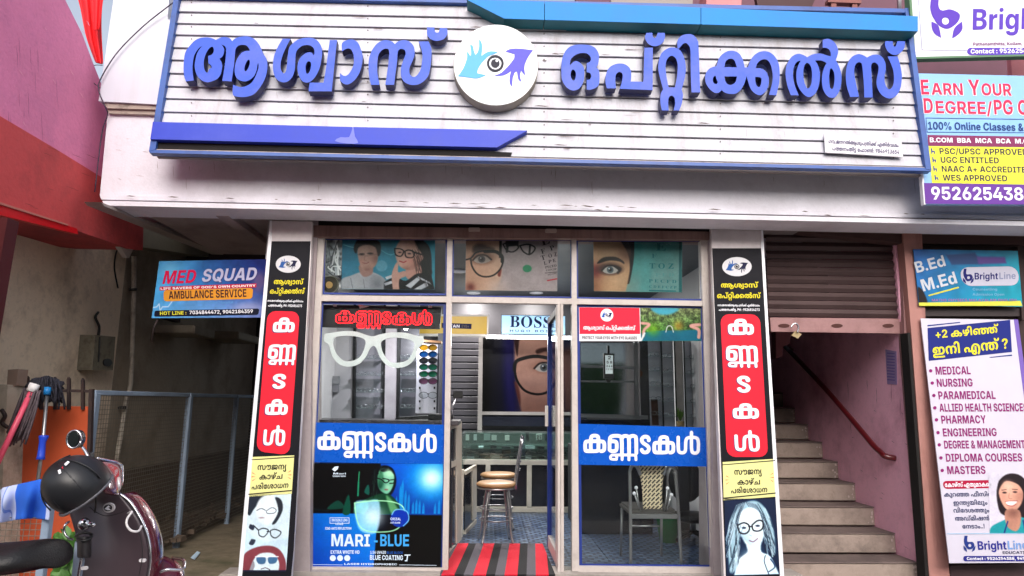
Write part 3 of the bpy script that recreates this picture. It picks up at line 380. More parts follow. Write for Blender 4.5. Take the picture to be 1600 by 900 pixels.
MALAYALAM = {
10: [466, [[353,-49,-26,7,10,25,37,-4,25,6,10,7,8,13,3,28,-4,18,-8,10,-8,-37,-7,-9,-12,-11,-21,-6,-25,-1,-13,3,-16,10,-10,11,-5,12,-1,16,3,18,9,13,13,10,16,7,22,4,-11,9,-18,5,-16,0,-16,-4,-12,-10,-5,-9,-3,-21,0,-70,-3,-1,-38,1,-2,86,-9,18,-17,10,-8,0,9,-14,0,-16,-5,-9,-12,-11,10,-6,7,-10,2,-23,-7,-14,-7,-6,-27,-8,-28,0,-20,4,-15,10,-13,16,-6,23,1,27,7,18,15,21,-19,-2,-13,-4,-11,-8,-8,-11,-5,-21,3,-20,7,-16,15,-18,-28,-20,-22,22,-13,27,-3,30,5,23,12,18,14,12,18,9,23,5,31,1,35,-5,31,5,32,-1,21,-7,20,-14,23,14,23,7,38,0,25,-7,22,-15,17,-23,23,-8,18,-14,16,-27,3,-32,-9,-32,-22,-22,-27,-11,-23,-2],[140,26,18,0,6,2,4,7,0,7,-6,5,-20,3,-2,3,0,23,18,4,8,10,-3,11,-12,9,-14,-9,-7,-9,-9,-25,3,-27,4,-8],[340,26,13,-1,10,8,5,16,-2,25,-17,-2,-9,-4,-8,-8,-2,-23]]],
11: [269, [[53,-50,-25,7,-15,16,-2,25,10,17,14,8,27,5,102,0,32,6,11,7,8,12,4,18,-2,20,-4,12,-10,10,-14,2,-11,-3,-7,-9,-3,-12,0,-52,-38,-1,-2,1,-1,52,-8,16,-9,6,-16,3,-32,-4,-9,-5,30,-1,18,-11,7,-15,0,-16,-7,-16,-12,-9,-13,-5,-30,0,-13,4,-11,8,-8,11,-5,14,0,16,3,13,14,22,25,16,34,6,32,-2,32,-14,18,12,34,4,20,-4,21,-13,14,-24,4,-32,-6,-30,-9,-16,-10,-9,-18,-10,-32,-6,-125,-1,-7,-4,-2,-6,4,-8,12,-3,186,0,2,-28],[50,60,8,-3,11,5,3,13,-5,8,-12,3,-12,-4,1,-16]]],
116: [426, [[55,-2,-18,6,-16,15,-9,18,-3,18,0,18,7,25,12,17,23,18,27,9,30,2,29,-5,23,-12,20,13,32,4,21,-4,22,-14,14,9,21,7,36,2,25,-3,4,4,6,10,-2,11,-10,6,-20,-1,-5,25,29,4,21,-1,13,-5,10,-12,4,-13,-2,-16,-16,-28,13,-12,13,-17,6,-18,3,-25,-7,-28,-10,-13,-9,-7,-23,-7,-25,0,-20,6,-17,15,-9,20,0,32,9,23,18,20,-1,2,-12,0,-22,-6,-10,-10,-4,-9,-3,-20,-1,-71,-39,0,-2,96,-7,14,-19,6,-15,-7,-8,-15,-1,-94,-39,0,-4,94,-4,9,-8,7,-11,5,-16,1,-19,-3,-13,-7,-12,-12,-5,-10,35,3,22,-9,8,-9,5,-14,-2,-30,-8,-12,-14,-11,-18,-5],[59,25,12,-1,10,10,0,14,-5,9,-5,3,-16,0,-9,-7,4,-19],[347,28,11,-3,11,5,6,9,2,11,-5,32,-14,21,-15,-21,-6,-20,2,-23]]],
117: [300, [[44,-3,-24,31,-11,34,0,22,5,19,9,16,12,12,16,9,23,4,27,-2,27,-16,21,11,16,5,34,2,27,-3,7,9,0,16,-9,6,-21,-2,-5,26,37,4,21,-3,11,-8,7,-16,0,-16,-6,-16,-11,-16,13,-11,12,-16,6,-16,3,-18,-3,-32,-7,-13,-8,-9,-20,-10,-34,-3,-22,7,-14,12,-10,21,-2,27,7,23,21,27,0,2,-14,0,-11,-2,-14,-6,-9,-14,-4,-25,-1,-69,-38,0,-4,100,-7,12,-14,4,-18,-6,-12,-16,-3,-16,3,-25,6,-16,14,-21],[222,28,6,-3,12,2,7,7,3,10,0,18,-3,18,-7,14,-9,9,-14,-21,-6,-20,3,-25]]],
118: [209, [[47,-3,-19,19,-16,30,-3,34,10,27,16,19,30,14,29,4,41,-2,8,11,0,11,-8,7,-23,-1,-6,26,38,4,25,-6,12,-14,3,-18,-5,-16,-13,-21,20,-20,9,-18,4,-16,1,-25,-8,-23,-18,-19,-23,-6,-27,0,-25,11,-10,10,-6,13,-3,32,7,25,20,25,-1,2,-19,-1,-25,-12,-9,-16,-3,-12,2,-22,10,-21,13,-16],[130,28,12,-3,9,4,8,17,-3,32,-7,15,-9,10,-12,-16,-7,-21,0,-25]]],
119: [342, [[47,-3,-19,19,-9,14,-7,16,-3,18,0,16,7,23,7,11,14,14,25,12,30,4,34,-2,23,-7,25,7,23,2,31,0,37,-6,10,12,2,14,-10,8,-22,-1,-6,25,30,4,21,-1,11,-4,10,-8,6,-18,-2,-16,-6,-14,-13,-16,16,-14,13,-15,9,-30,0,-16,-5,-18,-14,-21,-18,-9,-30,-3,-23,5,-12,8,-9,9,-7,13,-3,30,8,27,18,23,-11,3,-29,1,-17,-4,16,-21,6,-22,0,-25,-4,-16,-7,-12,-15,-12,-22,-6,-25,0,-23,7,-19,18,-7,30,3,22,4,12,9,13,15,14,-10,3,-27,-5,-11,-7,-10,-11,-5,-16,3,-28,9,-18,12,-16],[134,28,17,-1,7,5,5,12,1,18,-3,16,-14,22,-15,-13,-9,-23,0,-20,4,-10],[264,28,10,-3,11,5,5,7,3,11,-5,30,-16,21,-12,-15,-7,-22,2,-23]]],
134: [339, [[44,-3,-16,19,-12,21,-7,25,0,18,3,18,9,18,10,12,20,12,21,4,29,-2,18,-7,12,-10,12,-25,5,-61,8,-10,6,-3,21,3,9,14,2,97,39,1,1,-2,0,-91,5,-14,10,-7,13,-1,10,3,10,10,6,16,1,23,-3,13,-19,35,27,18,17,-19,14,-25,5,-27,-3,-30,-11,-22,-17,-15,-16,-7,-32,-2,-18,5,-21,13,-25,-15,-31,-3,-28,9,-14,15,-9,22,-2,41,-3,19,-6,8,-7,4,-15,0,-10,-5,-7,-10,-5,-29,5,-25,18,-30],[294,150,-20,6,-12,10,-7,18,0,16,3,8,33,-5,3,-21,14,-6,9,1,8,5,3,21,33,4,2,-14,-2,-15,-13,-19,-26,-9]]],
142: [247, [[26,-3,-16,26,-2,30,7,15,9,10,25,12,39,0,20,-9,12,-13,5,-9,3,-13,-2,-16,3,-2,61,0,2,111,3,2,36,0,0,-141,-134,0,-15,16,7,18,-2,19,-6,7,-14,3,-11,-3,-8,-12,0,-18,9,-18],[201,150,-20,7,-13,11,-6,23,3,16,34,-4,2,-19,7,-7,7,-1,11,1,7,6,2,20,34,4,1,-27,-6,-14,-8,-7,-27,-9]]],
152: [187, [[64,-2,-28,7,-2,2,10,23,31,-5,12,3,5,9,-44,8,-14,7,-14,12,-9,18,-3,14,3,23,9,20,5,5,30,-16,-6,-19,3,-25,10,-11,18,-8,-10,29,-1,13,3,12,10,13,18,10,18,2,25,-2,16,-7,13,-12,6,-16,0,-20,-7,-18,-16,-17,-24,-11,-3,-20,-12,-16,-23,-8],[120,69,13,9,6,16,-2,15,-10,8,-13,-3,-5,-9,2,-18],[141,150,-20,7,-14,14,-5,18,3,18,34,-4,1,-19,6,-6,9,-2,11,1,7,6,2,20,33,4,2,-25,-10,-19,-20,-11]]],
156: [339, [[44,-3,-16,19,-12,21,-7,25,0,18,3,18,9,18,10,12,20,12,21,4,25,-2,13,-4,16,-11,21,13,20,4,27,-2,16,-7,10,-7,11,-19,8,-70,8,-10,9,-3,13,1,9,5,6,9,5,16,-3,34,-19,34,27,19,17,-19,14,-25,4,-20,0,-25,-4,-18,-9,-16,-10,-10,-16,-9,-18,-5,-25,0,-28,9,-9,8,-9,14,-6,20,-2,48,-5,11,-12,8,-18,-2,-8,-8,-4,-14,-1,-91,-37,0,-3,3,-1,95,-10,15,-11,3,-9,-2,-9,-4,-10,-12,-5,-23,5,-29,18,-30],[292,150,-18,6,-14,13,-5,15,0,16,3,8,33,-5,3,-21,12,-6,11,1,8,5,3,21,33,4,2,-13,-2,-16,-10,-17,-11,-7,-18,-4]]],
160: [76, [[1,-66,-21,5,-14,13,-7,16,0,18,39,-2,2,-14,8,-8,11,-1,12,4,3,7,0,16,-23,68,-2,25,2,19,17,40,39,1,1,-3,-16,-36,-2,-23,2,-23,22,-66,1,-20,-3,-11,-8,-12,-16,-10,-25,-5]]],
161: [71, [[-39,-45,0,29,54,1,0,155,39,1,2,-185]]],
162: [79, [[58,-49,-20,7,-20,18,-8,30,0,32,6,41,22,61,41,1,-24,-71,-5,-28,0,-36,3,-11,7,-10,12,-5,20,-1,3,-25,-7,-3]]],
163: [426, [[45,-2,-19,6,-14,15,-5,18,0,11,5,14,11,11,12,8,44,8,6,20,9,14,14,12,18,7,28,2,16,-2,18,-7,19,-19,10,-28,21,0,8,17,12,15,30,18,34,6,34,-2,20,-7,19,-11,14,-19,6,-21,1,-24,-5,-21,-11,-20,-21,-22,-28,19,12,16,9,18,3,14,-3,23,-4,9,-12,12,-23,7,-18,0,-14,-4,-13,-8,-11,-14,40,-6,13,-8,11,-13,4,-16,-2,-18,-7,-14,-16,-12,-32,-5,-30,7,-12,10,-7,11,-4,12,-2,20,-13,3,-3,-3,-3,-16,-7,-16,-12,-14,-16,-9,-19,-4,-25,-1,-29,11,-32,-11],[284,25,11,0,8,5,2,7,-1,11,-12,10,-22,1,3,-25],[53,28,17,-3,15,5,-9,30,-18,-3,-10,-7,-2,-13],[135,28,14,-3,14,4,10,12,3,19,-56,0,-1,-10,4,-11],[118,89,58,0,-3,11,-7,9,-17,7,-11,-2,-9,-5,-6,-6]]],
17: [354, [[206,-56,-18,6,-15,12,-9,14,-8,23,-61,1,-13,14,7,19,-1,16,-5,9,-9,5,-16,-2,-9,-10,-1,-21,8,-20,-30,-13,-12,17,-6,19,-1,18,5,13,12,14,18,10,18,3,25,-1,19,-6,16,-15,7,-16,0,-23,2,-2,22,0,4,36,7,23,14,25,19,17,25,11,22,4,32,-2,30,-11,15,-12,13,-18,11,-39,0,-41,-7,-29,-9,-21,-19,-28,-30,17,15,29,7,23,3,32,-5,34,-12,23,-12,9,-16,6,-20,-1,-16,-7,-17,-19,-9,-25,-2,-34,3,-2,29,1,3,67,36,0,2,-2,-1,-120,-10,-19,-11,-7,-16,-5],[212,-29,8,0,5,3,2,25,-30,1,3,-17]]],
18: [359, [[206,-56,-18,6,-15,12,-9,14,-8,24,-61,1,-13,14,7,18,-1,16,-5,8,-9,6,-16,-2,-9,-10,-1,-21,8,-20,-29,-13,-13,18,-6,18,0,18,4,14,10,11,20,12,19,3,31,-3,19,-9,12,-14,5,-14,-1,-21,2,-2,23,0,3,34,10,30,14,20,20,17,21,9,34,6,34,-1,34,-12,19,-19,7,-20,0,-18,-5,-16,-18,-21,16,-13,9,-18,0,-23,-5,-16,-9,-12,-19,-9,-29,-3,-16,3,5,26,22,1,10,12,1,14,-4,10,-9,9,-16,3,-1,3,1,24,14,6,8,8,4,9,0,16,-5,13,-14,11,-18,4,-18,0,-25,-7,-17,-14,-11,-23,-5,-38,3,-5,30,1,0,65,2,2,36,0,2,-2,-1,-120,-9,-18,-10,-7,-18,-6],[212,-29,8,0,5,3,2,25,-30,1,5,-19]]],
183: [625, [[55,-2,-22,9,-17,18,-7,23,0,25,7,25,18,23,17,12,29,9,28,2,20,-2,18,-7,16,-10,18,10,23,7,32,2,34,-7,18,5,32,2,32,-6,23,-15,20,13,21,6,31,2,37,-8,22,6,32,2,30,-5,25,-13,14,-17,9,-25,1,-24,-5,-21,-12,-20,-21,-22,-27,19,14,18,7,16,3,25,-5,19,-9,11,-10,7,-16,4,-16,0,-2,-2,18,-25,5,-16,1,-29,-5,-19,-13,-15,-13,-8,-18,-5,-23,0,-27,10,-12,12,-7,11,-4,20,2,25,9,21,16,18,-6,3,-19,-2,-16,-10,-9,-18,-3,-87,-38,0,-2,3,0,72,-4,21,-5,8,-11,9,-28,4,-1,-3,14,-16,9,-20,2,-28,-4,-20,-10,-16,-12,-10,-23,-6,-25,-1,-18,5,-11,7,-12,14,-4,9,-4,21,3,27,9,18,15,16,-7,3,-16,-2,-15,-8,-11,-16,-3,-22,0,-69,-39,0,-2,82,-4,16,-15,15,-29,2,-25,-9,-12,-12,-5,-10,35,3,22,-9,8,-9,5,-14,-2,-30,-8,-12,-14,-11,-18,-5],[59,25,12,-1,10,10,0,14,-5,9,-5,3,-16,0,-9,-7,4,-19],[258,28,11,-3,9,4,6,5,4,14,-3,30,-6,13,-10,11,-12,-11,-9,-22,0,-28],[471,28,12,-3,9,4,6,8,3,13,-4,30,-7,14,-10,9,-13,-16,-8,-25,3,-23]]],
184: [157, [[57,-62,-29,6,-23,10,13,24,41,-11,32,0,12,4,5,6,0,13,-12,10,-87,1,0,26,89,3,10,8,0,9,-3,5,-9,4,-55,4,-20,9,-12,17,-2,16,4,16,17,16,29,9,41,0,48,-13,5,-3,-17,-25,-25,10,-27,3,-20,-1,-12,-8,-1,-11,10,-8,53,-3,18,-6,14,-13,5,-16,-2,-20,-12,-16,10,-11,4,-14,-1,-16,-6,-14,-14,-12,-19,-6,-22,-3]]],
196: [501, [[47,-3,-19,19,-12,18,-6,23,-1,23,7,23,16,20,19,12,21,7,36,2,36,-7,21,5,32,2,31,-7,23,-13,23,13,34,7,29,-2,21,-5,39,7,36,-2,20,-7,15,-10,15,-18,7,-18,2,-25,-6,-27,-16,-25,-17,-15,-26,19,15,21,7,16,2,20,-4,18,-7,12,-14,10,-16,3,-16,0,-1,-2,14,-16,8,-20,3,-28,-5,-22,-9,-14,-17,-12,-18,-4,-25,-1,-18,5,-11,7,-15,19,-4,18,0,25,9,23,17,20,-7,3,-18,-3,-14,-7,-10,-16,-3,-22,0,-69,-39,0,-2,73,-5,25,-7,10,-14,7,-22,2,-1,-3,18,-23,5,-18,1,-25,-4,-20,-8,-13,-14,-11,-22,-7,-19,0,-18,3,-13,6,-12,11,-7,13,-5,25,3,23,11,22,13,14,-6,3,-20,-3,-18,-9,-13,-18,-2,-18,3,-19,9,-18,12,-16],[134,28,10,-3,12,5,7,16,-2,32,-6,13,-11,12,-14,-16,-7,-23,2,-25],[347,28,9,-3,9,2,8,7,4,14,-3,30,-6,13,-10,11,-12,-11,-10,-22,1,-28]]],
20: [213, [[55,-2,-13,4,-16,10,-12,18,-5,18,0,23,5,18,9,16,11,11,17,12,16,7,50,9,41,-2,22,-7,12,-8,9,-15,0,-18,-7,-14,-12,-9,15,-11,7,-14,0,-21,-8,-13,-13,-10,-18,-5,-21,0,-20,3,4,25,27,2,8,5,2,9,-6,9,-10,5,-18,2,0,25,22,4,7,6,2,8,-4,8,-9,5,-41,2,-23,-5,-14,-6,-9,-6,-10,-14,33,3,22,-9,8,-9,5,-14,0,-21,-4,-13,-13,-15,-13,-6,-16,-3],[59,25,12,-1,10,10,0,14,-5,9,-5,3,-16,0,-9,-7,4,-19]]],
206: [378, [[44,-3,-16,19,-14,25,-5,21,0,22,5,19,10,17,13,12,21,10,16,2,27,-2,30,-16,25,13,29,5,32,-2,18,-6,39,8,32,-2,18,-4,20,-12,15,-17,6,-13,4,-21,-4,-31,-11,-23,-23,-24,-27,19,14,18,9,23,0,23,-3,11,-7,11,-14,10,-16,4,-15,0,-2,-2,16,-20,7,-21,1,-23,-6,-25,-10,-14,-16,-9,-18,-5,-22,0,-19,5,-11,7,-10,10,-7,13,-3,21,1,20,7,18,19,23,-7,3,-18,-2,-17,-10,-8,-18,-3,-87,-38,0,-4,100,-5,9,-7,5,-18,0,-12,-6,-7,-10,-5,-20,5,-32,18,-30],[224,28,11,-3,9,4,5,5,4,14,-3,32,-7,14,-10,9,-15,-19,-6,-20,2,-23]]],
220: [189, [[58,-84,-14,15,-12,22,0,28,13,22,-19,21,-12,20,-5,23,3,27,14,25,11,10,19,9,31,6,41,-4,21,-9,14,-12,12,-18,5,-18,-1,-25,-7,-21,-9,-13,-20,-21,13,-22,2,-14,-4,-21,-14,-22,-9,-8,-21,17,12,20,2,18,-4,12,-14,12,-23,0,-15,-12,-3,-16,3,-18,11,-16],[70,19,49,0,-5,5,20,25,4,16,0,13,-4,16,-17,17,-18,4,-21,-2,-16,-9,-6,-10,-6,-20,2,-16,7,-16,16,-18]]],
23: [293, [[45,-2,-19,6,-14,15,-5,18,0,11,5,14,11,11,12,8,44,8,6,20,9,14,14,12,18,7,28,2,16,-2,18,-7,19,-19,10,-28,28,-3,15,-5,17,-11,7,-14,2,-18,-4,-16,-12,-14,-14,-7,-27,-3,-18,3,6,26,21,1,5,3,4,9,-2,9,-7,8,-18,3,-3,-2,-3,-16,-7,-16,-12,-14,-16,-9,-19,-4,-25,-1,-29,11,-32,-11],[53,28,17,-3,15,5,-9,30,-18,-3,-10,-7,-2,-13],[135,28,14,-3,14,4,10,12,3,19,-56,0,-1,-10,4,-11],[118,89,58,0,-3,11,-7,9,-17,7,-11,-2,-9,-5,-6,-6]]],
25: [248, [[65,-2,-21,6,-17,12,-11,16,-7,23,1,25,6,25,12,20,16,19,28,-19,-17,-29,-5,-32,7,-27,8,-7,9,-4,13,1,12,10,3,9,5,59,10,18,14,12,18,7,32,2,27,-9,17,-14,12,-27,1,-37,-9,-27,-23,-31,-3,-2,-28,19,20,34,3,34,-3,12,-8,12,-11,7,-11,0,-9,-3,-8,-9,-5,-62,-11,-25,-13,-10,-16,-6,-18,-3]]],
28: [257, [[6,0,0,28,100,0,3,3,5,9,0,18,-6,9,-11,3,-9,-2,-5,-6,-4,-20,-39,-2,0,20,9,21,16,11,18,5,39,-2,21,-12,7,-9,5,-18,-7,-25,1,-3,50,0,3,3,0,109,40,0,0,-139]]],
30: [257, [[38,-2,-20,8,-7,8,-3,11,2,16,8,10,9,5,20,4,-22,8,-10,10,-5,9,0,16,2,11,17,19,25,9,34,2,28,-4,20,-11,27,13,28,2,29,-7,19,-16,7,-16,1,-21,-4,-15,-13,-16,9,-12,2,-13,-5,-16,-11,-10,-23,-5,-27,3,-13,7,-10,13,-30,-11,-34,-9,-27,-3],[189,21,11,-1,7,3,2,5,-2,6,-12,5,-11,-3,-1,-8],[47,23,25,0,49,11,-71,1,-7,-5],[63,62,103,-2,22,3,12,6,7,9,2,11,-2,11,-5,9,-9,5,-16,2,-9,-2,-10,-11,-4,-37,-34,0,-1,23,-8,19,-14,9,-22,2,9,-4,9,-10,3,-18,-10,-17],[46,84,11,0,5,3,2,11,-5,6,-14,2,-5,-3,0,-12]]],
33: [157, [[57,-2,-30,6,-22,10,13,25,39,-12,32,0,17,7,1,14,-9,7,-52,4,-25,10,-8,9,-5,11,0,20,5,12,10,10,11,6,34,7,41,-3,41,-13,-16,-26,-20,8,-28,5,-20,0,-16,-9,-1,-10,8,-8,48,-3,27,-9,12,-12,5,-20,-3,-19,-7,-10,-12,-9,-31,-9]]],
38: [288, [[47,-3,-19,19,-12,18,-6,23,-1,18,5,23,9,16,12,12,14,8,23,8,20,2,34,-2,21,-6,29,7,32,1,20,-4,21,-9,12,-10,11,-16,7,-27,-2,-30,-11,-25,-14,-16,-12,-9,-26,18,13,16,9,21,2,22,-5,19,-9,12,-12,7,-31,3,17,-25,5,-18,1,-29,-4,-16,-8,-13,-14,-11,-22,-7,-19,0,-18,3,-13,6,-15,15,-7,16,-2,20,3,21,7,16,17,20,-1,2,-14,0,-18,-4,-11,-7,-10,-11,-5,-23,5,-27,19,-28],[134,28,10,-3,12,5,7,16,-2,32,-6,13,-11,12,-14,-16,-7,-23,2,-25]]],
40: [182, [[100,-2,-13,2,4,27,34,0,8,7,0,7,-3,7,-7,5,-29,3,-2,26,20,2,13,5,6,11,-6,11,-9,4,-22,0,-19,-8,-12,-11,-7,-14,-4,-18,0,-25,6,-32,-8,-3,-30,-4,-9,41,2,41,14,30,26,21,16,6,31,5,35,-2,21,-10,14,-18,1,-11,-4,-16,-17,-16,12,-8,9,-13,3,-13,-2,-14,-8,-12,-14,-9,-18,-5]]],
41: [253, [[65,-2,-21,6,-16,12,-14,21,-4,18,0,25,4,20,9,19,19,23,2,2,28,-19,-19,-36,-3,-29,3,-12,7,-13,9,-6,14,-4,16,6,5,10,4,100,36,0,3,-2,1,-95,5,-12,16,-7,12,2,11,7,7,12,3,11,-3,34,-18,34,27,18,6,-4,22,-32,8,-32,-4,-34,-6,-13,-11,-14,-15,-10,-23,-6,-34,2,-25,13,-25,-13,-16,-3]]],
42: [253, [[44,-3,-16,19,-11,18,-8,35,0,15,7,23,12,18,14,10,16,7,29,2,21,-4,18,-13,27,15,28,2,31,-9,22,-21,8,-23,1,-34,-12,-32,-21,-26,-2,-2,-28,19,20,34,2,34,-5,16,-7,9,-12,6,-9,1,-12,-4,-9,-14,-2,-98,-39,0,-3,100,-7,12,-14,4,-18,-6,-12,-16,-3,-16,3,-25,6,-16,14,-21]]],
44: [247, [[26,-3,-16,26,-2,30,7,15,9,10,25,12,39,0,20,-9,12,-13,5,-9,3,-13,-2,-16,3,-2,61,0,2,111,3,2,36,0,0,-141,-134,0,-15,16,7,18,-2,19,-6,7,-14,3,-11,-3,-8,-12,0,-18,9,-18]]],
45: [316, [[26,-3,-16,26,-3,27,10,21,7,7,16,9,36,4,25,-6,14,-10,10,-16,3,-13,-2,-17,30,-1,2,54,4,23,9,16,17,14,34,9,38,-4,21,-11,9,-11,7,-13,5,-30,-1,-75,-204,0,-15,16,7,18,-2,19,-6,7,-14,3,-11,-3,-8,-12,0,-18,9,-18],[198,30,64,0,-1,54,-5,19,-9,9,-9,3,-18,0,-10,-5,-6,-7,-6,-16]]],
48: [207, [[15,0,-1,72,2,18,9,22,17,17,18,9,18,5,48,0,34,-11,14,-10,10,-12,6,-16,3,-16,-1,-78],[103,28,48,0,2,3,-2,54,-6,16,-12,12,-3,-1,4,-9,1,-15,-4,-19,-13,-22],[54,31,2,-2,19,20,15,25,5,27,-5,12,-9,3,-10,-3,-10,-10,-4,-9,-3,-20]]],
49: [291, [[85,-2,-25,6,-18,10,-17,16,-9,16,-7,25,0,23,6,20,13,16,16,9,25,5,23,-2,18,-7,18,7,25,2,16,-2,16,-7,17,-16,8,-28,-4,-34,-11,-20,-11,-12,3,-1,25,6,19,16,7,16,2,22,-5,23,-10,18,28,17,5,-1,18,-32,5,-31,-7,-34,-9,-16,-12,-13,-21,-11,-29,-6,-32,-1,-25,6,-27,-6],[95,25,14,0,-14,16,-9,23,-2,25,5,20,-9,6,-13,0,-13,-10,-4,-11,2,-32,15,-23,13,-9],[143,37,5,-1,13,14,6,16,3,18,-5,21,-8,8,-9,3,-9,-2,-7,-5,-5,-9,-2,-13,4,-30]]],
50: [209, [[47,-3,-17,17,-11,16,-10,30,0,20,5,18,19,26,29,16,46,4,29,-4,19,-7,17,-12,13,-14,11,-25,3,-34,-7,-23,-13,-15,-20,-10,-34,-3,-20,7,-15,12,-7,14,-3,18,1,18,7,16,11,12,10,5,36,4,-13,7,-16,5,-25,0,-25,-9,-10,-10,-4,-9,-3,-12,2,-22,7,-16,16,-21],[130,28,17,-1,9,10,4,29,-9,8,-14,2,-6,-2,-8,-8,-2,-25]]],
51: [189, [[47,-3,-24,26,-13,32,-1,20,3,16,14,27,11,10,16,9,34,7,41,-4,30,-16,16,-24,6,-27,-1,-18,-4,-16,-16,-25,-17,-17,-28,19,13,16,9,18,2,12,-2,25,-7,13,-12,10,-14,5,-18,0,-13,-5,-10,-7,-9,-16,-3,-16,3,-18,6,-16,16,-21]]],
52: [238, [[15,0,0,90,6,22,17,20,27,11,23,1,25,-4,13,-6,12,-10,9,-14,5,-16,-1,-41,-95,0,0,-25,125,0,1,112,41,0,-1,-140],[54,83,56,-2,3,7,-4,13,-8,10,-11,5,-14,-1,-16,-10,-5,-11]]],
54: [187, [[64,-2,-28,7,-2,2,10,23,31,-5,12,3,5,9,-44,8,-14,7,-14,12,-9,18,-3,14,3,23,9,20,5,5,30,-16,-6,-19,3,-25,10,-11,18,-8,-10,29,-1,13,3,12,10,13,18,10,18,2,25,-2,16,-7,13,-12,6,-16,0,-20,-7,-18,-16,-17,-24,-11,-3,-20,-12,-16,-23,-8],[120,69,13,9,6,16,-2,15,-10,8,-13,-3,-5,-9,2,-18]]],
55: [268, [[47,-3,-17,17,-11,16,-10,30,0,20,5,18,9,16,14,14,23,12,27,4,35,-2,27,-11,19,-19,10,-28,-1,-34,-10,-20,43,-2,3,2,0,109,2,2,36,0,2,-2,0,-139,-125,1,-12,18,15,20,5,11,2,12,-2,25,-7,13,-12,10,-14,5,-13,0,-21,-7,-9,-8,-7,-13,-3,-16,3,-18,6,-16,16,-21]]],
56: [292, [[65,-2,-21,6,-19,15,-11,18,-5,18,1,25,6,25,12,20,16,19,28,-19,-17,-29,-5,-25,5,-30,6,-9,11,-5,15,0,8,5,5,9,3,43,7,23,12,17,27,15,45,5,37,-7,26,-16,11,-12,9,-15,7,-32,-3,-23,-9,-20,-16,-15,-23,-7,-23,0,-23,8,-14,14,-7,15,-2,23,5,18,7,12,11,10,12,4,16,2,17,-3,-20,12,-29,3,-21,-5,-14,-14,-4,-18,-4,-41,-4,-12,-10,-13,-23,-12,-18,-3],[213,28,9,-3,9,2,9,10,4,29,-9,8,-7,2,-13,-2,-10,-10,0,-25]]],
57: [326, [[26,-3,-14,21,-5,28,8,22,16,15,29,8,37,-4,18,-12,8,-11,5,-16,-2,-19,55,-1,1,27,-22,4,-18,7,-12,9,-5,9,-4,16,1,9,4,12,7,10,14,9,18,4,14,0,20,-5,12,-9,6,-9,7,-33,25,19,23,34,38,0,0,-141,-213,0,-15,16,7,18,-2,19,-6,7,-14,3,-11,-3,-8,-12,0,-18,9,-18],[223,30,48,0,1,61,-18,-19,-31,-15],[176,84,5,0,1,3,-1,22,-5,6,-9,0,-7,-8,0,-11,5,-7]]],
58: [339, [[44,-3,-16,19,-12,21,-7,25,0,18,3,18,9,18,10,12,20,12,21,4,25,-2,13,-4,16,-11,21,13,20,4,27,-2,16,-7,10,-7,11,-19,8,-70,8,-10,9,-3,13,1,9,5,6,9,5,16,-3,34,-19,34,27,19,17,-19,14,-25,4,-20,0,-25,-4,-18,-9,-16,-10,-10,-16,-9,-18,-5,-25,0,-28,9,-9,8,-9,14,-6,20,-2,48,-5,11,-12,8,-18,-2,-8,-8,-4,-14,-1,-91,-37,0,-3,3,-1,95,-10,15,-11,3,-9,-2,-9,-4,-10,-12,-5,-23,5,-29,18,-30]]],
6: [128, [[51,-2,-20,6,-15,12,-9,21,3,25,12,18,16,10,25,4,27,-4,18,-11,10,-15,3,-16,-3,-20,-12,-18,-14,-8,-18,-5],[58,25,16,2,10,12,-2,18,-10,8,-16,0,-10,-10,-2,-9,2,-12]]],
64: [147, [[53,-2,-16,5,-14,9,-11,13,-7,21,39,7,9,-19,7,-7,14,-2,9,4,7,8,5,16,0,31,-4,19,-8,10,-14,3,-7,-2,-6,-5,-9,-20,-39,6,-1,5,10,20,20,17,30,7,27,-2,23,-12,14,-21,7,-36,-4,-34,-10,-20,-18,-15,-23,-6]]],
65: [71, [[17,0,-2,151,-4,23,-10,10,-12,0,-9,-8,-2,-17,-36,-4,-3,5,0,18,4,12,14,14,16,7,25,2,30,-7,14,-12,11,-25,3,-25,0,-143]]],
66: [71, [[16,0,-1,133,-3,34,-5,11,-9,-22,-19,-10,-27,0,-16,7,-9,16,0,16,9,17,18,9,28,2,34,-6,23,-17,12,-21,5,-31,0,-137],[-40,169,10,-1,5,4,2,6,-2,11,-7,1,-10,-5,-2,-9]]],
67: [98, [[32,-58,-14,4,-14,9,-9,14,-3,21,3,13,6,12,8,7,21,11,11,50,-2,25,-10,7,-17,0,-5,25,11,3,25,1,11,-2,14,-7,12,-16,2,-32,-14,-57,15,-9,11,-11,4,-11,2,-16,-7,-21,-11,-12,-25,-9],[37,-31,8,-2,9,1,8,8,2,18,-7,10,-16,2,-13,-10,0,-18]]],
71: [202, [[55,-2,-13,4,-14,8,-9,11,-7,16,-3,36,7,23,12,18,14,12,16,9,41,9,43,-4,27,-15,17,-22,7,-32,-5,-30,-16,-27,-17,-16,-28,18,16,21,6,16,3,18,-3,16,-9,16,-12,8,-13,4,-23,0,-23,-9,-9,-8,-8,-14,33,3,22,-9,8,-9,5,-14,-2,-30,-8,-12,-14,-11,-18,-5],[59,25,12,-1,10,10,0,14,-5,9,-5,3,-16,0,-9,-7,4,-19]]],
72: [167, [[80,-2,-36,11,-14,9,-12,14,-9,28,0,22,5,18,14,21,13,10,16,7,37,6,38,-4,16,-9,8,-12,2,-16,-8,-19,-11,-7,-16,-4,-29,2,-10,4,-9,10,-4,24,-12,-9,-7,-13,-4,-20,2,-14,6,-16,13,-12,3,21,15,15,20,4,25,-2,14,-7,7,-10,3,-11,-2,-18,-13,-14,-16,-7,-18,-3],[102,23,7,0,10,5,3,9,-3,7,-12,1,-5,-4,-2,-7],[105,98,9,-2,7,3,3,6,-3,9,-12,5,-6,-2,-2,-12]]],
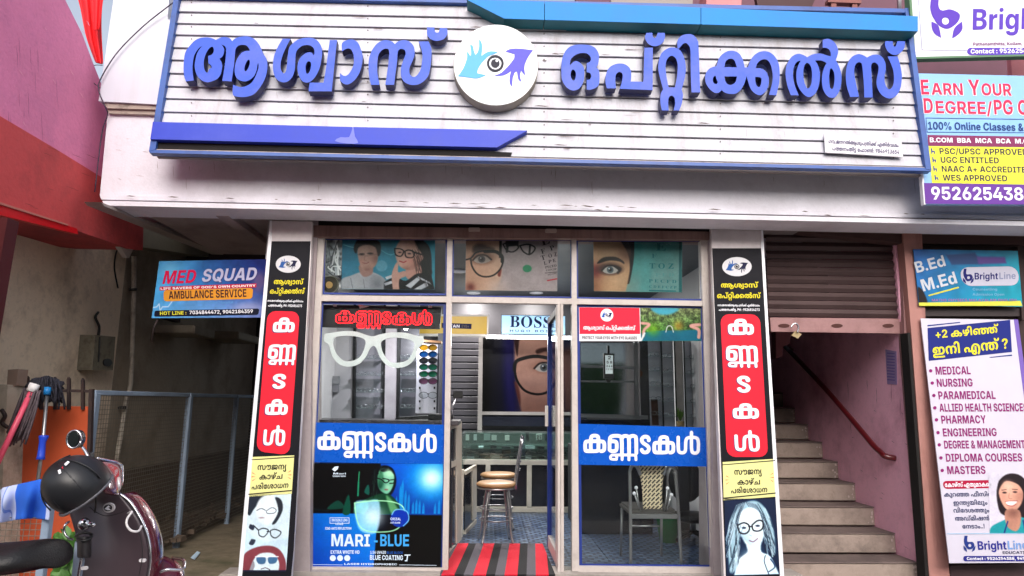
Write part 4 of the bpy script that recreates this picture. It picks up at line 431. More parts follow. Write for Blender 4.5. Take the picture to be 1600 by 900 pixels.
77: [0, [[-47,150,-19,6,-14,15,-5,16,4,21,33,-5,3,-21,11,-6,12,1,6,4,4,6,1,16,32,4,2,-25,-4,-11,-7,-10,-12,-7,-18,-4]]],
83: [212, [[102,-2,-23,4,-21,10,14,26,21,-9,18,-3,23,1,16,9,7,12,5,23,-2,25,-5,11,-10,8,-11,0,-5,-3,-5,-14,-2,-32,-36,0,-2,3,0,25,-4,15,-8,6,-11,0,-8,-6,-4,-9,2,-27,-38,-8,-5,26,0,12,5,16,16,17,23,8,30,-2,22,-11,14,9,20,4,21,-2,13,-4,17,-15,12,-25,2,-29,-9,-35,-17,-21,-20,-11,-21,-5]]],
9: [421, [[47,-3,-19,19,-12,18,-6,23,-1,23,10,27,14,17,14,9,27,9,38,2,35,-5,31,5,23,0,32,-9,18,-13,21,13,20,7,20,2,32,-2,21,-7,22,-15,15,-17,9,-25,2,-21,-2,-18,-5,-14,-10,-13,-11,-8,-23,-7,-34,3,-20,12,-10,16,-4,20,2,21,9,18,12,10,27,6,17,-3,-14,10,-16,5,-34,-2,-17,-13,-7,-16,-2,-84,-38,0,-2,3,0,70,-4,21,-12,16,-21,7,10,-17,0,-13,-7,-14,-10,-7,15,-13,4,-9,-1,-23,-9,-11,-13,-8,-18,-5,-28,0,-20,5,-11,7,-17,19,-6,22,1,28,7,18,16,20,-22,-1,-20,-10,-13,-18,-2,-18,3,-19,9,-18,12,-16],[142,25,20,2,6,7,0,7,-6,6,-22,6,1,25,19,3,5,8,-1,11,-13,10,-19,-14,-7,-12,-5,-18,1,-18,4,-11,8,-8],[343,28,6,-3,11,2,9,10,4,11,0,18,-8,8,-7,2,-14,-2,-9,-10,-1,-25]]],
}
ORDER = {  # shapes of each Malayalam line in drawing order; a number over 1000 is a Latin sign
'ആശ്വാസ്': [10,56,161,64,156],
'ഒപ്റ്റിക്കൽസ്': [20,142,220,65,163,119,156],
'സൗജന്യ': [58,83,30,42,160],
'കാഴ്ച': [23,64,152,28],
'പരിശോധന': [44,50,65,72,56,64,41,42],
'ഗവ.ജനറൽആശുപത്രിക്ക് എതിർവശം': [25,55,1046,30,42,51,119,10,56,67,44,162,38,65,163,77,1032,17,38,65,118,55,56,6],
'പത്തനംതിട്ട ഫോൺ: 9846913654': [44,196,42,6,38,65,184,1032,72,45,64,116,1058,1032,1057,1056,1052,1054,1057,1049,1051,1054,1053,1052],
'പത്തനംതിട്ട. PH : 9526816273': [44,196,42,6,38,65,184,1046,1032,1080,1072,1032,1058,1032,1057,1053,1050,1054,1056,1049,1054,1050,1055,1051],
'ആശ്വാസ് ഒപ്റ്റിക്കൽസ്': [10,56,161,64,156,1032,20,142,220,65,163,119,156],
'+2 കഴിഞ്ഞ്': [1043,1050,1032,23,54,65,183,77],
'ഇനി എന്ത് ?': [11,42,65,1032,17,206,77,1032,1063],
'കോഴ്സ് ഏതുമാകട്ടെ': [72,23,64,152,156,1032,18,38,67,48,64,23,71,184],
'കുറഞ്ഞ ഫീസിൽ': [23,67,51,183,1032,45,66,58,65,119],
'ഇന്ത്യയിലും': [11,206,160,49,65,52,67,6],
'വിദേശത്തും': [55,65,72,40,56,196,67,6],
'അഡ്മിഷൻ': [9,134,48,65,57,117],
'നേടാം..!': [72,42,33,64,6,1046,1046,1033],
}
BAND = {
'ka': [[220,143,-11,1,-15,5,-12,8,-9,9,-3,7,-5,16,-4,24,-25,2,-20,4,-7,4,-9,10,-6,16,-4,36,1,45,3,18,5,14,5,6,11,8,16,4,21,2,60,1,47,-3,18,-4,13,-9,3,6,5,5,10,5,23,-2,16,-6,11,-7,8,-9,6,-15,3,-17,1,-40,-2,-20,-4,-18,-6,-13,-11,-11,-7,-4,-21,-5,-23,-2,-3,-23,-5,-20,-8,-12,-12,-9,-18,-6,-15,-2],[219,189,20,-1,12,2,3,8,1,14,-46,0,1,-12,2,-8],[206,258,50,0,0,57,-2,18,-1,2,-17,1,-30,0],[155,260,5,0,0,76,-21,-2,-3,-25,0,-24,2,-22,1,-2,3,0],[303,261,1,-1,13,1,10,3,3,23,0,21,-1,15,-3,11,-3,2,-15,1,-7,3,-1,-2,2,-20]],
'nna': [[474,146,-17,2,-21,5,-16,10,-10,11,-4,6,-5,18,-6,38,1,112,4,9,15,15,12,6,14,4,28,1,17,-2,12,-3,9,-4,11,-9,4,-6,5,-14,4,-34,-1,-44,-3,-16,-5,-12,-11,-13,-15,-7,-16,-4,-35,-2,5,-15,16,-5,18,-2,23,0,18,2,12,2,4,2,3,9,3,25,2,36,1,123,-100,1,-8,2,-18,15,-6,8,-4,9,-1,10,0,11,3,10,5,9,9,7,17,5,24,2,39,-1,6,-4,5,-7,0,-6,-2,-8,5,-6,2,-7,-4,-15,34,0,2,46,4,6,5,4,6,2,6,0,9,-5,4,-8,2,-45,46,0,2,1,0,42,1,6,3,6,5,3,6,3,6,0,9,-4,5,-9,1,-47,40,1,11,2,1,41,3,8,5,4,6,3,7,-1,6,-2,5,-6,2,-8,-1,-42,-5,-18,8,-5,5,-5,3,-6,1,-8,-1,-157,-2,-27,-4,-20,-2,-6,-7,-10,-15,-10,-14,-5,-15,-2,-16,0,-15,3,-14,5,-9,5,-10,-6,-14,-5,-15,-2,-16,0,-17,4,-10,4,-8,6,-19,-10,-20,-4,-24,-2],[607,194,12,-1,11,2,3,2,2,9,3,25,1,36,0,124,-45,-1,1,-124,-3,-53,9,-16],[698,194,14,-1,12,2,2,11,3,61,0,119,2,7,-2,1,-44,-2,-1,-2,1,-124,-3,-54,9,-15],[441,261,1,-1,20,0,20,3,2,10,1,35,-1,16,-3,11,-24,2,-9,-1,-7,-3],[454,426,6,-1,23,1,4,3,8,17,-24,1,-24,-3,-2,-3,0,-7,3,-4]],
'ta': [[856,158,-10,1,-14,5,-11,7,-10,11,-7,10,-5,12,-2,12,1,18,4,12,5,11,14,18,13,10,33,22,15,13,3,9,-1,10,-3,8,-7,5,-9,2,-12,-1,-4,-2,-6,-7,-2,-9,-6,-8,-9,-5,-9,-1,-9,3,-6,6,-5,9,0,11,2,7,6,12,11,14,10,8,17,7,12,2,15,0,15,-3,12,-4,12,-9,9,-10,6,-11,5,-12,2,-12,0,-15,-5,-19,-8,-14,-15,-15,-50,-34,-8,-12,-2,-8,1,-6,6,-9,7,-3,14,-1,8,2,5,8,1,17,4,9,8,7,12,3,10,-3,9,-9,3,-9,0,-16,-2,-12,-7,-15,-9,-12,-9,-7,-18,-7,-12,-2]],
'lla': [[1435,110,-9,5,-6,10,-1,45,-29,7,-15,8,-6,5,-10,14,-6,18,-4,24,-3,89,-3,16,-2,6,-4,3,-10,2,-15,-1,-9,-4,-3,-7,-3,-23,-1,-31,0,-107,-2,-7,-7,-9,-11,-4,-6,1,-6,2,-8,8,-2,9,0,107,2,36,3,25,5,18,4,6,9,10,12,7,12,4,14,2,15,0,12,-2,13,-4,9,-6,12,-11,8,-19,3,-23,2,-63,2,-25,3,-20,5,-12,6,-3,13,-3,2,107,3,34,5,23,3,6,8,10,12,9,14,5,12,2,12,0,15,-2,13,-6,12,-9,9,-12,6,-18,3,-23,2,-63,-2,-30,-3,-22,-7,-20,-12,-16,-17,-10,-22,-6,-24,-3,-1,-40,-2,-7,-4,-6,-5,-5,-8,-2],[1461,212,17,1,14,4,7,5,3,11,3,18,2,25,-1,59,-3,16,-2,9,-5,4,-9,3,-12,-1,-6,-3,-4,-15,-3,-31,-1,-42]],
}

def steps(c):
    x, y = c[0], c[1]; o = [x, y]
    for i in range(2, len(c), 2): x += c[i]; y += c[i + 1]; o += [x, y]
    return o
for _t in (LATIN, SERIF, MALAYALAM):
    for _k in _t: _t[_k][1] = [steps(c) for c in _t[_k][1]]
BAND = {k: [steps(c) for c in v] for k, v in BAND.items()}
def glyph_list(s, font='i'):
    if s in ORDER: return [LATIN[g - 1000] if g > 999 else MALAYALAM[g] for g in ORDER[s]]
    return [SERIF[ord(c)] if font == 's' and ord(c) in SERIF else LATIN[ord(c)] for c in s]
def lettering(parent, pl, s, p0, p1, h, m, off=.002, font='i', slant=0.0, up=None, name='lettering', track=0.0, grow=0, fit=True, depth=0.0):
    """s printed between photograph points p0 and p1 along its baseline, capitals h points high"""
    gs = glyph_list(s, font); cap = .727 * 250 if font != 's' else .66 * 250
    W = sum(g[0] for g in gs) + track * 250 * (len(gs) - 1)
    dx, dy = p1[0] - p0[0], p1[1] - p0[1]; L_ = math.hypot(dx, dy); ex, ey = dx / L_, dy / L_
    if up is None: up = (ey, -ex)
    sx = L_ / W if fit else h / cap; sy = h / cap; x = 0; vs = []; fs = []
    for adv, cs in gs:
        if cs:
            rings = []
            for c in cs:
                q = []
                for i in range(0, len(c), 2):
                    lx = (x + c[i]) * sx + slant * c[i + 1] * sy; ly = c[i + 1] * sy
                    q.append((p0[0] + ex * lx + up[0] * ly, p0[1] + ey * lx + up[1] * ly))
                rings.append(q)
            add_fill(vs, fs, pl, rings, off)
        x += adv + track * 250
    return mobj(name, vs, fs, m, parent)
def add_fill(vs, fs, pl, rings, off):
    base = len(vs); flat = [[(x, -y) for x, y in r] for r in rings]
    pts = [pl.at(x, y, off) for r in rings for x, y in r]
    for t in fill(flat):
        a, b, c = [pts[i] for i in t]
        fs.append(tuple(base + i for i in (t if np.cross(b - a, c - a) @ pl.n > 0 else t[::-1])))
    vs += pts
def shapes(parent, pl, polys, m, off=.002, name='print'):
    """several flat printed shapes (each a list of rings) as one sheet"""
    vs = []; fs = []
    for r in polys: add_fill(vs, fs, pl, r, off)
    return mobj(name, vs, fs, m, parent)
BB = {'ka': (88, 140, 378, 388), 'nna': (393, 143, 780, 487), 'ta': (795, 155, 937, 402), 'lla': (1250, 105, 1553, 412)}
def band_glyph(k, x0, y0, x1, y1):
    b = BB[k]; return [[(x0 + (c[i] - b[0]) / (b[2] - b[0]) * (x1 - x0), y0 + (c[i + 1] - b[1]) / (b[3] - b[1]) * (y1 - y0)) for i in range(0, len(c), 2)] for c in BAND[k]]
def band_word(f):
    """the five letters of the window word, in the zoomed drawing's points, mapped by f"""
    out = []
    for k, dx, dy in (('ka', 0, 0), ('nna', 0, 0), ('ta', 0, 0), ('ka', 862, 20), ('lla', 0, 0)):
        out.append([[f(c[i] + dx, c[i + 1] + dy) for i in range(0, len(c), 2)] for c in BAND[k]])
    return out

def scuffs(parent, pl, x0, y0, x1, y1, n, dx, dy, wd, m, off=.002):
    """thin ragged marks on a wall: cracks, drips and scrapes"""
    r = random.Random(n); out = []
    for k in range(n):
        x, y = r.uniform(x0, x1), r.uniform(y0, y1); L_ = r.uniform(.3, 1); c = []; d = []
        for i in range(6):
            u = i / 5; w_ = wd * r.uniform(.4, 1) * math.sin(math.pi * (.08 + .84 * u)); px = x + dx * L_ * u + r.uniform(-.5, .5); py = y + dy * L_ * u + r.uniform(-.4, .4); nx, ny = (w_, 0) if abs(dy) > abs(dx) else (0, w_); c.append((px - nx, py - ny)); d.append((px + nx, py + ny))
        out.append([c + d[::-1]])
    return kind(shapes(parent, pl, out, m, off, 'scuff_marks'), 'stuff')
# ------------------------------------------------------------------ flat printed pictures, painted cell by cell on a fine grid
class Art:
    def __init__(s, w, h, nx, ny):
        s.w, s.h = w, h; u, v = np.meshgrid((np.arange(nx + 1)) / nx * w, (np.arange(ny + 1)) / ny * h); s.X, s.Y = u, v; s.I = np.zeros(u.shape + (3,)); s.rng = np.random.RandomState(5)
    def fill(s, c): s.I[:] = np.array(c, float); return s
    def put(s, m, c, a=1.0):
        m = (np.clip(m, 0, 1) * a)[..., None]; s.I = s.I * (1 - m) + np.array(c, float) * m
    def grad(s, c0, c1, x0, y0, x1, y1, mask=None, a=1):
        d = ((s.X - x0) * (x1 - x0) + (s.Y - y0) * (y1 - y0)) / ((x1 - x0) ** 2 + (y1 - y0) ** 2); t = np.clip(d, 0, 1)[..., None]
        C_ = np.array(c0, float) * (1 - t) + np.array(c1, float) * t; m = (np.ones(s.X.shape) if mask is None else mask)[..., None] * a; s.I = s.I * (1 - m) + C_ * m
    def mpoly(s, pts, soft=1.0, sm=True):
        if sm: pts = smooth_outline(pts, 4)
        P_ = np.array([p[:2] for p in pts], float); Q = np.roll(P_, -1, 0); D = np.full(s.X.shape, 1e9); ins = np.zeros(s.X.shape, bool)
        for a, b in zip(P_, Q):
            d = b - a; L2 = max(d @ d, 1e-12); t = np.clip(((s.X - a[0]) * d[0] + (s.Y - a[1]) * d[1]) / L2, 0, 1)
            D = np.minimum(D, np.hypot(s.X - a[0] - t * d[0], s.Y - a[1] - t * d[1]))
            if a[1] != b[1]:
                c = ((a[1] > s.Y) != (b[1] > s.Y)) & (s.X < (b[0] - a[0]) * (s.Y - a[1]) / (b[1] - a[1]) + a[0]); ins ^= c
        D = np.where(ins, -D, D); return np.clip(.5 - D / soft, 0, 1)
    def poly(s, pts, c, soft=1.0, a=1.0, sm=True): s.put(s.mpoly(pts, soft, sm), c, a)
    def ell(s, cx, cy, rx, ry, c, soft=1.0, a=1.0, rot=0.0):
        ca, sa = math.cos(rot), math.sin(rot); x = (s.X - cx) * ca + (s.Y - cy) * sa; y = -(s.X - cx) * sa + (s.Y - cy) * ca
        r = np.hypot(x / rx, y / ry); s.put(np.clip(.5 + (1 - r) * min(rx, ry) / soft, 0, 1), c, a)
    def glow(s, cx, cy, r, c, a=1.0, p=2.0): s.put(np.exp(-(np.hypot(s.X - cx, s.Y - cy) / r) ** p), c, a)
    def line(s, pts, wd, c, soft=.8, a=1.0, close=False, k=5):
        if k and len(pts) > 2: pts = curve3([(x, y, 0) for x, y in (pts + [pts[0]] if close else pts)], k)
        pts = [p[:2] for p in pts]; D = np.full(s.X.shape, 1e9)
        for p, q in zip(pts[:-1], pts[1:]):
            p = np.array(p); d = np.array(q) - p; L2 = max(d @ d, 1e-12); t = np.clip(((s.X - p[0]) * d[0] + (s.Y - p[1]) * d[1]) / L2, 0, 1)
            D = np.minimum(D, np.hypot(s.X - p[0] - t * d[0], s.Y - p[1] - t * d[1]))
        s.put(np.clip(.5 + (wd / 2 - D) / soft, 0, 1), c, a)
    def strands(s, pts, v, n, c1, c2, wd=.8):
        m = s.mpoly(pts, 1.5)[..., None]; J = s.I.copy(); P_ = np.array([p[:2] for p in pts], float); lo, hi = P_.min(0), P_.max(0)
        for k in range(n):
            x, y = s.rng.uniform(lo[0], hi[0]), s.rng.uniform(lo[1], hi[1]); w_ = s.rng.uniform(-.25, .25); s.line([(x, y), (x + v[0] * .5 + w_ * v[1] * .5, y + v[1] * .5), (x + v[0], y + v[1])], wd, c1 if k % 2 else c2, .9, .6, k=3)
        s.I = J * (1 - m) + s.I * m
    def tone(s, pts, cx, cy, r, c, a=.5): s.put(s.mpoly(pts, 2) * np.exp(-((np.hypot(s.X - cx, s.Y - cy) / r) ** 2)), c, a)
    def photo(s, con=1.15, dim=1.0, grain=.08):
        s.I = np.clip(((s.I - 118) * con + 112) * dim, 3, 255); s.noise(grain * 1.5, 14); s.noise(grain, 5); s.noise(grain, 2)
    def noise(s, amt, cell=6):
        ny, nx = s.X.shape; g = s.rng.rand(ny // cell + 2, nx // cell + 2); yi = np.arange(ny) / cell; xi = np.arange(nx) / cell
        y0 = yi.astype(int); x0 = xi.astype(int); fy = (yi - y0)[:, None]; fx = (xi - x0)[None]
        v = g[y0][:, x0] * (1 - fy) * (1 - fx) + g[y0 + 1][:, x0] * fy * (1 - fx) + g[y0][:, x0 + 1] * (1 - fy) * fx + g[y0 + 1][:, x0 + 1] * fy * fx
        s.I = s.I * (1 + (v[..., None] - .5) * amt); return v
def picture(parent, pl, q, art, m, off=.0015, name='printed_picture'):
    ny, nx = art.X.shape; vs = []
    for j in range(ny):
        v = j / (ny - 1)
        for i in range(nx):
            u = i / (nx - 1); x = (1 - v) * ((1 - u) * q[0][0] + u * q[1][0]) + v * ((1 - u) * q[3][0] + u * q[2][0]); y = (1 - v) * ((1 - u) * q[0][1] + u * q[1][1]) + v * ((1 - u) * q[3][1] + u * q[2][1])
            vs.append((x, y))
    A = np.array(vs); d = np.c_[A - (800, 450), np.full(len(A), FPX)]; V = np.c_[d @ RW, d @ FW, d @ UW]; t = ((pl.p - CAM) @ pl.n) / (V @ pl.n); W = CAM + V * t[:, None] + pl.n * off
    idx = np.arange(nx * ny).reshape(ny, nx); Fc = np.stack([idx[:-1, :-1], idx[1:, :-1], idx[1:, 1:], idx[:-1, 1:]], -1).reshape(-1, 4)
    me = bpy.data.meshes.new(name); me.from_pydata(W.tolist(), [], Fc.tolist()); me.materials.append(m)
    I = np.clip(art.I, 0, 255) / 255; I = np.where(I <= .04045, I / 12.92, ((I + .055) / 1.055) ** 2.4).reshape(-1, 3)
    ca = me.color_attributes.new('print', 'FLOAT_COLOR', 'POINT'); ca.data.foreach_set('color', np.c_[I, np.ones(len(I))].ravel())
    return link(bpy.data.objects.new(name, me), parent)
# ================================================================== MATERIALS
M_white = mat('white_cladding', (206, 208, 220), .5, var=.04, scale=1.5, dirt=(168, 160, 158), dirt_amt=.25, dirt_scale=1.2, streak=True)
M_fascia = mat('fascia_paint', (226, 224, 234), .7, var=.06, scale=1.2, dirt=(164, 154, 158), dirt_amt=.45, dirt_scale=1.1, bump=.15, wear=.22)
M_slat = mat('slat_paint', (194, 194, 204), .5, var=.08, scale=3, dirt=(150, 138, 138), dirt_amt=.55, dirt_scale=2.6, bump=.08, streak=True, wear=.35)
M_blue = mat('letter_blue_acrylic', (44, 82, 194), .42, var=.08, scale=5, dirt=(104, 112, 206), dirt_amt=.45, spec=.35)
M_frame_blue = mat('frame_blue_paint', (42, 84, 160), .4, var=.12, dirt=(30, 44, 96), dirt_amt=.6, dirt_scale=4)
M_bar_blue = mat('bar_blue_sheet', (46, 66, 186), .45, var=.06, dirt=(80, 90, 180), dirt_amt=.4, dirt_scale=1.5, spec=.3)
M_cyan = mat('cyan_sheet', (44, 132, 206), .5, var=.05, dirt=(60, 116, 186), dirt_amt=.5, dirt_scale=1.3, spec=.2)
M_teal = mat('teal_sheet', (18, 110, 125), .5)
M_grime_gap = mat('grime_gap_black', (26, 22, 22), .9, var=.4, scale=30)
M_pink = mat('pink_wall_paint', (224, 130, 170), .8, var=.1, scale=1.6, dirt=(176, 104, 146), dirt_amt=.7, dirt_scale=1.0, bump=.35, bscale=35, wear=.3)
M_terra = mat('terracotta_wall_paint', (202, 76, 78), .8, var=.1, scale=1.6, dirt=(104, 44, 50), dirt_amt=.7, dirt_scale=1.0, bump=.35, bscale=35, wear=.3)
M_red = mat('signal_red_paint', (214, 6, 22), .5)
M_beige = mat('beige_wall_plaster', (232, 212, 188), .85, var=.08, scale=1.5, dirt=(112, 88, 70), dirt_amt=.85, dirt_scale=1.3, bump=.5, bscale=25, wear=.5)
M_soffit = mat('soffit_plaster', (176, 160, 162), .8, var=.1, dirt=(110, 92, 92), dirt_amt=.6)
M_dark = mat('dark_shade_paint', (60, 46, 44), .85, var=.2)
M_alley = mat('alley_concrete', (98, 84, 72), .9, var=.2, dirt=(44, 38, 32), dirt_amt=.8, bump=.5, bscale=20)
M_conc = mat('concrete', (172, 164, 158), .85, var=.12, scale=8, dirt=(96, 88, 80), dirt_amt=.6, dirt_scale=4, bump=.4, bscale=40)
M_step = mat('stair_stone', (160, 144, 134), .7, var=.1, scale=9, dirt=(92, 82, 78), dirt_amt=.75, dirt_scale=3.5, bump=.3, bscale=40, wear=.6)
M_stwall = mat('stair_pink_paint', (250, 188, 210), .65, var=.05, scale=1.5, dirt=(176, 104, 130), dirt_amt=.7, dirt_scale=1.6, bump=.25, wear=.35)
M_pilaster = mat('salmon_pilaster', (176, 126, 118), .75, var=.12, dirt=(120, 72, 66), dirt_amt=.7, dirt_scale=3, streak=True)
M_shutter = mat('shutter_steel', (82, 64, 64), .5, metal=.35, var=.18, dirt=(58, 40, 40), dirt_amt=.8, dirt_scale=3)
M_rail = mat('handrail_maroon', (92, 20, 26), .3, clear=.4)
M_alu = mat('window_frame_cream', (198, 189, 184), .38, var=.05, dirt=(150, 138, 130), dirt_amt=.4, dirt_scale=9, wear=.2)
M_beam = mat('shutter_box_paint', (128, 100, 94), .7, var=.15, dirt=(80, 56, 52), dirt_amt=.8, dirt_scale=2.5, streak=True)
M_black = mat('black_plastic', (22, 22, 24), .4)
M_chrome = mat('chrome', (215, 215, 220), .15, metal=1.0, var=.03)
M_steel = mat('steel_tube', (170, 170, 172), .3, metal=.85, var=.08)
M_galv = mat('galvanised_blue_grey', (138, 156, 178), .55, var=.12, dirt=(96, 100, 108), dirt_amt=.5)
M_blutape = mat('blue_border_film', (28, 52, 132), .35)
M_band = mat('window_band_blue', (6, 84, 190), .25, var=.04)
M_glass = glass('window_glass', (.93, .96, .96), .62, .0)
M_glass_in = glass('showcase_glass', (.84, .92, .9), .7, .02, .03)
M_mirror = mat('mirror_glass', (185, 190, 192), .05, metal=1.0, var=.02)
W_ = ink((238, 238, 246))
G0 = -.12       # street level

# ================================================================== SETTING
gm = mat('road_asphalt', (70, 66, 64), .9, var=.25, scale=12, bump=.5, bscale=80)
kind(mobj('ground', [(-60, -60, G0), (60, -60, G0), (60, 40, G0), (-60, 40, G0)], [(0, 1, 2, 3)], gm), 'structure')
kind(bx('pavement', -9, 9, -2.9, -.62, G0 - .05, G0 + .004, M_conc, bev=.01), 'structure')
kind(bx('alley_path', -3.55, -1.75, -.6, 5.2, G0 - .02, G0 + .012, mat('alley_mud', (132, 120, 100), .95, var=.3, scale=5, dirt=(60, 66, 36), dirt_amt=.7, bump=.8, bscale=14)), 'structure')

# ---- neighbouring pink building on the left
pk = thing('pink_building', 'pink and terracotta neighbour building overhanging on the left', 'building')
XS = PX(-3.0)
prism('wall', XS, [[(-900, -700), (40, -90), (102, 0), (128, 52), (146, 100), (166, 150), (222, 318), (80, 231), (0, 184), (-900, -347)]], .6, M_pink, pk)
prism('painted_band', XS, [[(-900, -348), (0, 183), (80, 230), (222, 317), (222, 350), (221, 391), (200, 388.5), (0, 320.5), (-900, 18)]], .62, M_terra, pk, off=.012)
prism('red_drip_edge', XS, [[(-500, 160), (0, 322), (116, 357), (118, 366), (0, 337), (-500, 215)]], .05, M_red, pk, off=.02)
prism('edge_trim', XS, [[(-500, 152), (0, 318), (100, 350), (100, 352.5), (0, 321.5), (-500, 158)]], .02, ink((190, 120, 110)), pk, off=.03)
bx('lower_wall', -3.9, -3.55, -2.4, 1.32, G0, 3.4, M_beige, pk)
prism('loose_plaster', PX(-3.02), [[(186, 383), (209, 388), (202, 403), (199, 403)]], .04, ink((196, 186, 182)), pk)
prism('door_jamb', PY(-1.35), [[(-160, 330), (12, 340), (-2, 420), (-100, 1000), (-260, 1000)]], .1, mat('dark_red_wood', (74, 14, 20), .5), pk)

scuffs(pk, XS, 0, 40, 90, 190, 12, 3, 60, .35, mat('pink_mark', (150, 84, 116), .85), .003); scuffs(pk, XS, 10, 215, 200, 330, 12, 26, 10, .4, mat('terra_mark', (122, 46, 50), .85), .016); scuffs(pk, XS, 0, 20, 140, 250, 9, 8, 12, .8, mat('pink_patch', (232, 160, 186), .85), .004)
# meter box and its wires on the beige wall
mb = thing('meter_box', 'grey weathered electricity meter box on the beige wall', 'meter box')
XW = PX(-3.55)
prism('box_body', XW, [[(125, 523), (158, 526), (154, 578), (120, 578)]], .0, mat('meter_grey', (122, 116, 100), .7, dirt=(60, 50, 40), dirt_amt=.8, dirt_scale=12), mb, off=.13)
bw = [XW.at(x, y, .13) for x, y in ((125, 523), (158, 526), (154, 578), (120, 578))]; bk = [p - np.array((.13, 0, 0)) for p in bw]
mobj('box_side', bw + bk, [(0, 1, 5, 4), (1, 2, 6, 5), (2, 3, 7, 6), (3, 0, 4, 7)], _M['meter_grey'], mb)
prism('dial', XW, [ell(144, 566, 7, 6)], .01, M_black, mb, off=.14)
prism('door_seam', XW, [[(131, 526), (133, 526), (131, 566), (129, 565)]], .003, M_black, mb, off=.134)
tag(tube('cable', [XW.at(143, 524, .06), XW.at(146, 510, .05), XW.at(142, 496, .04), XW.at(150, 488, .02)], .012, M_black, None, 6, 4), 'short black cable rising from the grey meter box', 'cable')
dp_ = thing('drain_pipe', 'thin pale pipe running down the alley wall corner', 'pipe')
pp = [(201, 400), (201, 450), (199, 520), (196, 600), (190, 620), (182, 670), (174, 720), (167, 800), (162, 860)]
tube('pipe', [XW.at(x, y, .05) for x, y in pp], .022, mat('pipe_pale', (196, 186, 172), .6, dirt=(90, 70, 60), dirt_amt=.8, dirt_scale=5), dp_, 8, 3)
for x, y in ((200, 452), (182.5, 637), (172, 735)): tube('clamp', [XW.at(x, y - 2, .05), XW.at(x, y + 2, .05)], .036, M_black, dp_)
for i, (x, y, s) in enumerate(((101, 369, .05), (136, 378, .065))):
    sp_ = thing('floodlight', ['small black floodlight under the red edge, left of the pair', 'larger black floodlight under the terracotta band, its cable hanging down the wall'][i], 'floodlight')
    c = XW.at(x, y, .35); bx('lamp_body', c[0] - s, c[0] + s, c[1] - s * .7, c[1] + s * .7, c[2] - s, c[2] + s, M_black, sp_, bev=.01)
    tube('bracket', [c + (0, 0, s), c + (-.1, 0, s + .08), c + (-.2, 0, s + .1)], .01, M_black, sp_)
tag(tube('cable', [XW.at(143, 380, .25), XW.at(160, 397, .12), XW.at(172, 420, .04), XW.at(181, 450, .02)], .008, M_black, None, 5, 5), 'thin black cable curving down the beige wall from the floodlight', 'cable')

# ---- alley between the buildings
al = thing('alley_building', 'dark rear walls and ceiling closing the narrow alley', 'building')
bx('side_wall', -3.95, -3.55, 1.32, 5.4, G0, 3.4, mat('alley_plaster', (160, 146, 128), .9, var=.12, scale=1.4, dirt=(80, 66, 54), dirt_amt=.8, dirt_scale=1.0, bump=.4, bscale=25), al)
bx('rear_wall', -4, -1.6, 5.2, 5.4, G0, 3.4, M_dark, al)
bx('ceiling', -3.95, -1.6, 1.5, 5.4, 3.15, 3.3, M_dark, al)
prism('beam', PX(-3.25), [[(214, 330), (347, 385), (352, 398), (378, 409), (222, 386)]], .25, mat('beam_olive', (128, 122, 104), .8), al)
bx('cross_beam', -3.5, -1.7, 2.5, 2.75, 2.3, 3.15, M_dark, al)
for i, (y0, y1, z0, x1) in enumerate(((2.0, 2.55, 1.93, -3.12), (3.1, 3.9, 1.98, -3.05))):
    bx('sunshade_slab', -3.55, x1, y0, y1, z0, z0 + .09, mat('slab_grey', (150, 140, 124), .85, dirt=(90, 80, 66), dirt_amt=.5), al, bev=.01)
bx('window_frame', -3.56, -3.5, 2.05, 2.5, 2.1, 2.5, M_dark, al)
bx('alley_kerb', -3.3, -2.9, .3, 4.6, G0, G0 + .10, M_alley, al, bev=.02)
bx('low_wall', -3.55, -3.4, 1.0, 5.2, G0, .55, M_alley, al, bev=.02)
rub = []; rv = []; 
for k in range(50):
    x, y = random.uniform(-3.4, -2.75), random.uniform(.2, 4.2); s = random.uniform(.02, .07); b0 = len(rv)
    for a in range(8): rv.append((x + s * (1 if a & 1 else -1) * random.uniform(.5, 1), y + s * (1 if a & 2 else -1) * random.uniform(.5, 1), G0 + .10 + s * .7 * (1 if a & 4 else -1) * random.uniform(.4, 1)))
    rub += [(b0, b0 + 1, b0 + 3, b0 + 2), (b0 + 4, b0 + 6, b0 + 7, b0 + 5), (b0, b0 + 4, b0 + 5, b0 + 1), (b0 + 2, b0 + 3, b0 + 7, b0 + 6), (b0, b0 + 2, b0 + 6, b0 + 4), (b0 + 1, b0 + 5, b0 + 7, b0 + 3)]
kind(tag(mobj('rubble', rv, rub, M_alley), 'loose stones and litter along the alley fence', 'rubble'), 'stuff')
pc = P(305, 868, 1.0); tag(prism('paper_scrap', PZ(G0 + .03), [[(298, 871), (308, 861), (313, 863), (304, 874)]], .004, ink((200, 225, 245))), 'crumpled pale blue scrap lying on the alley path', 'paper scrap')

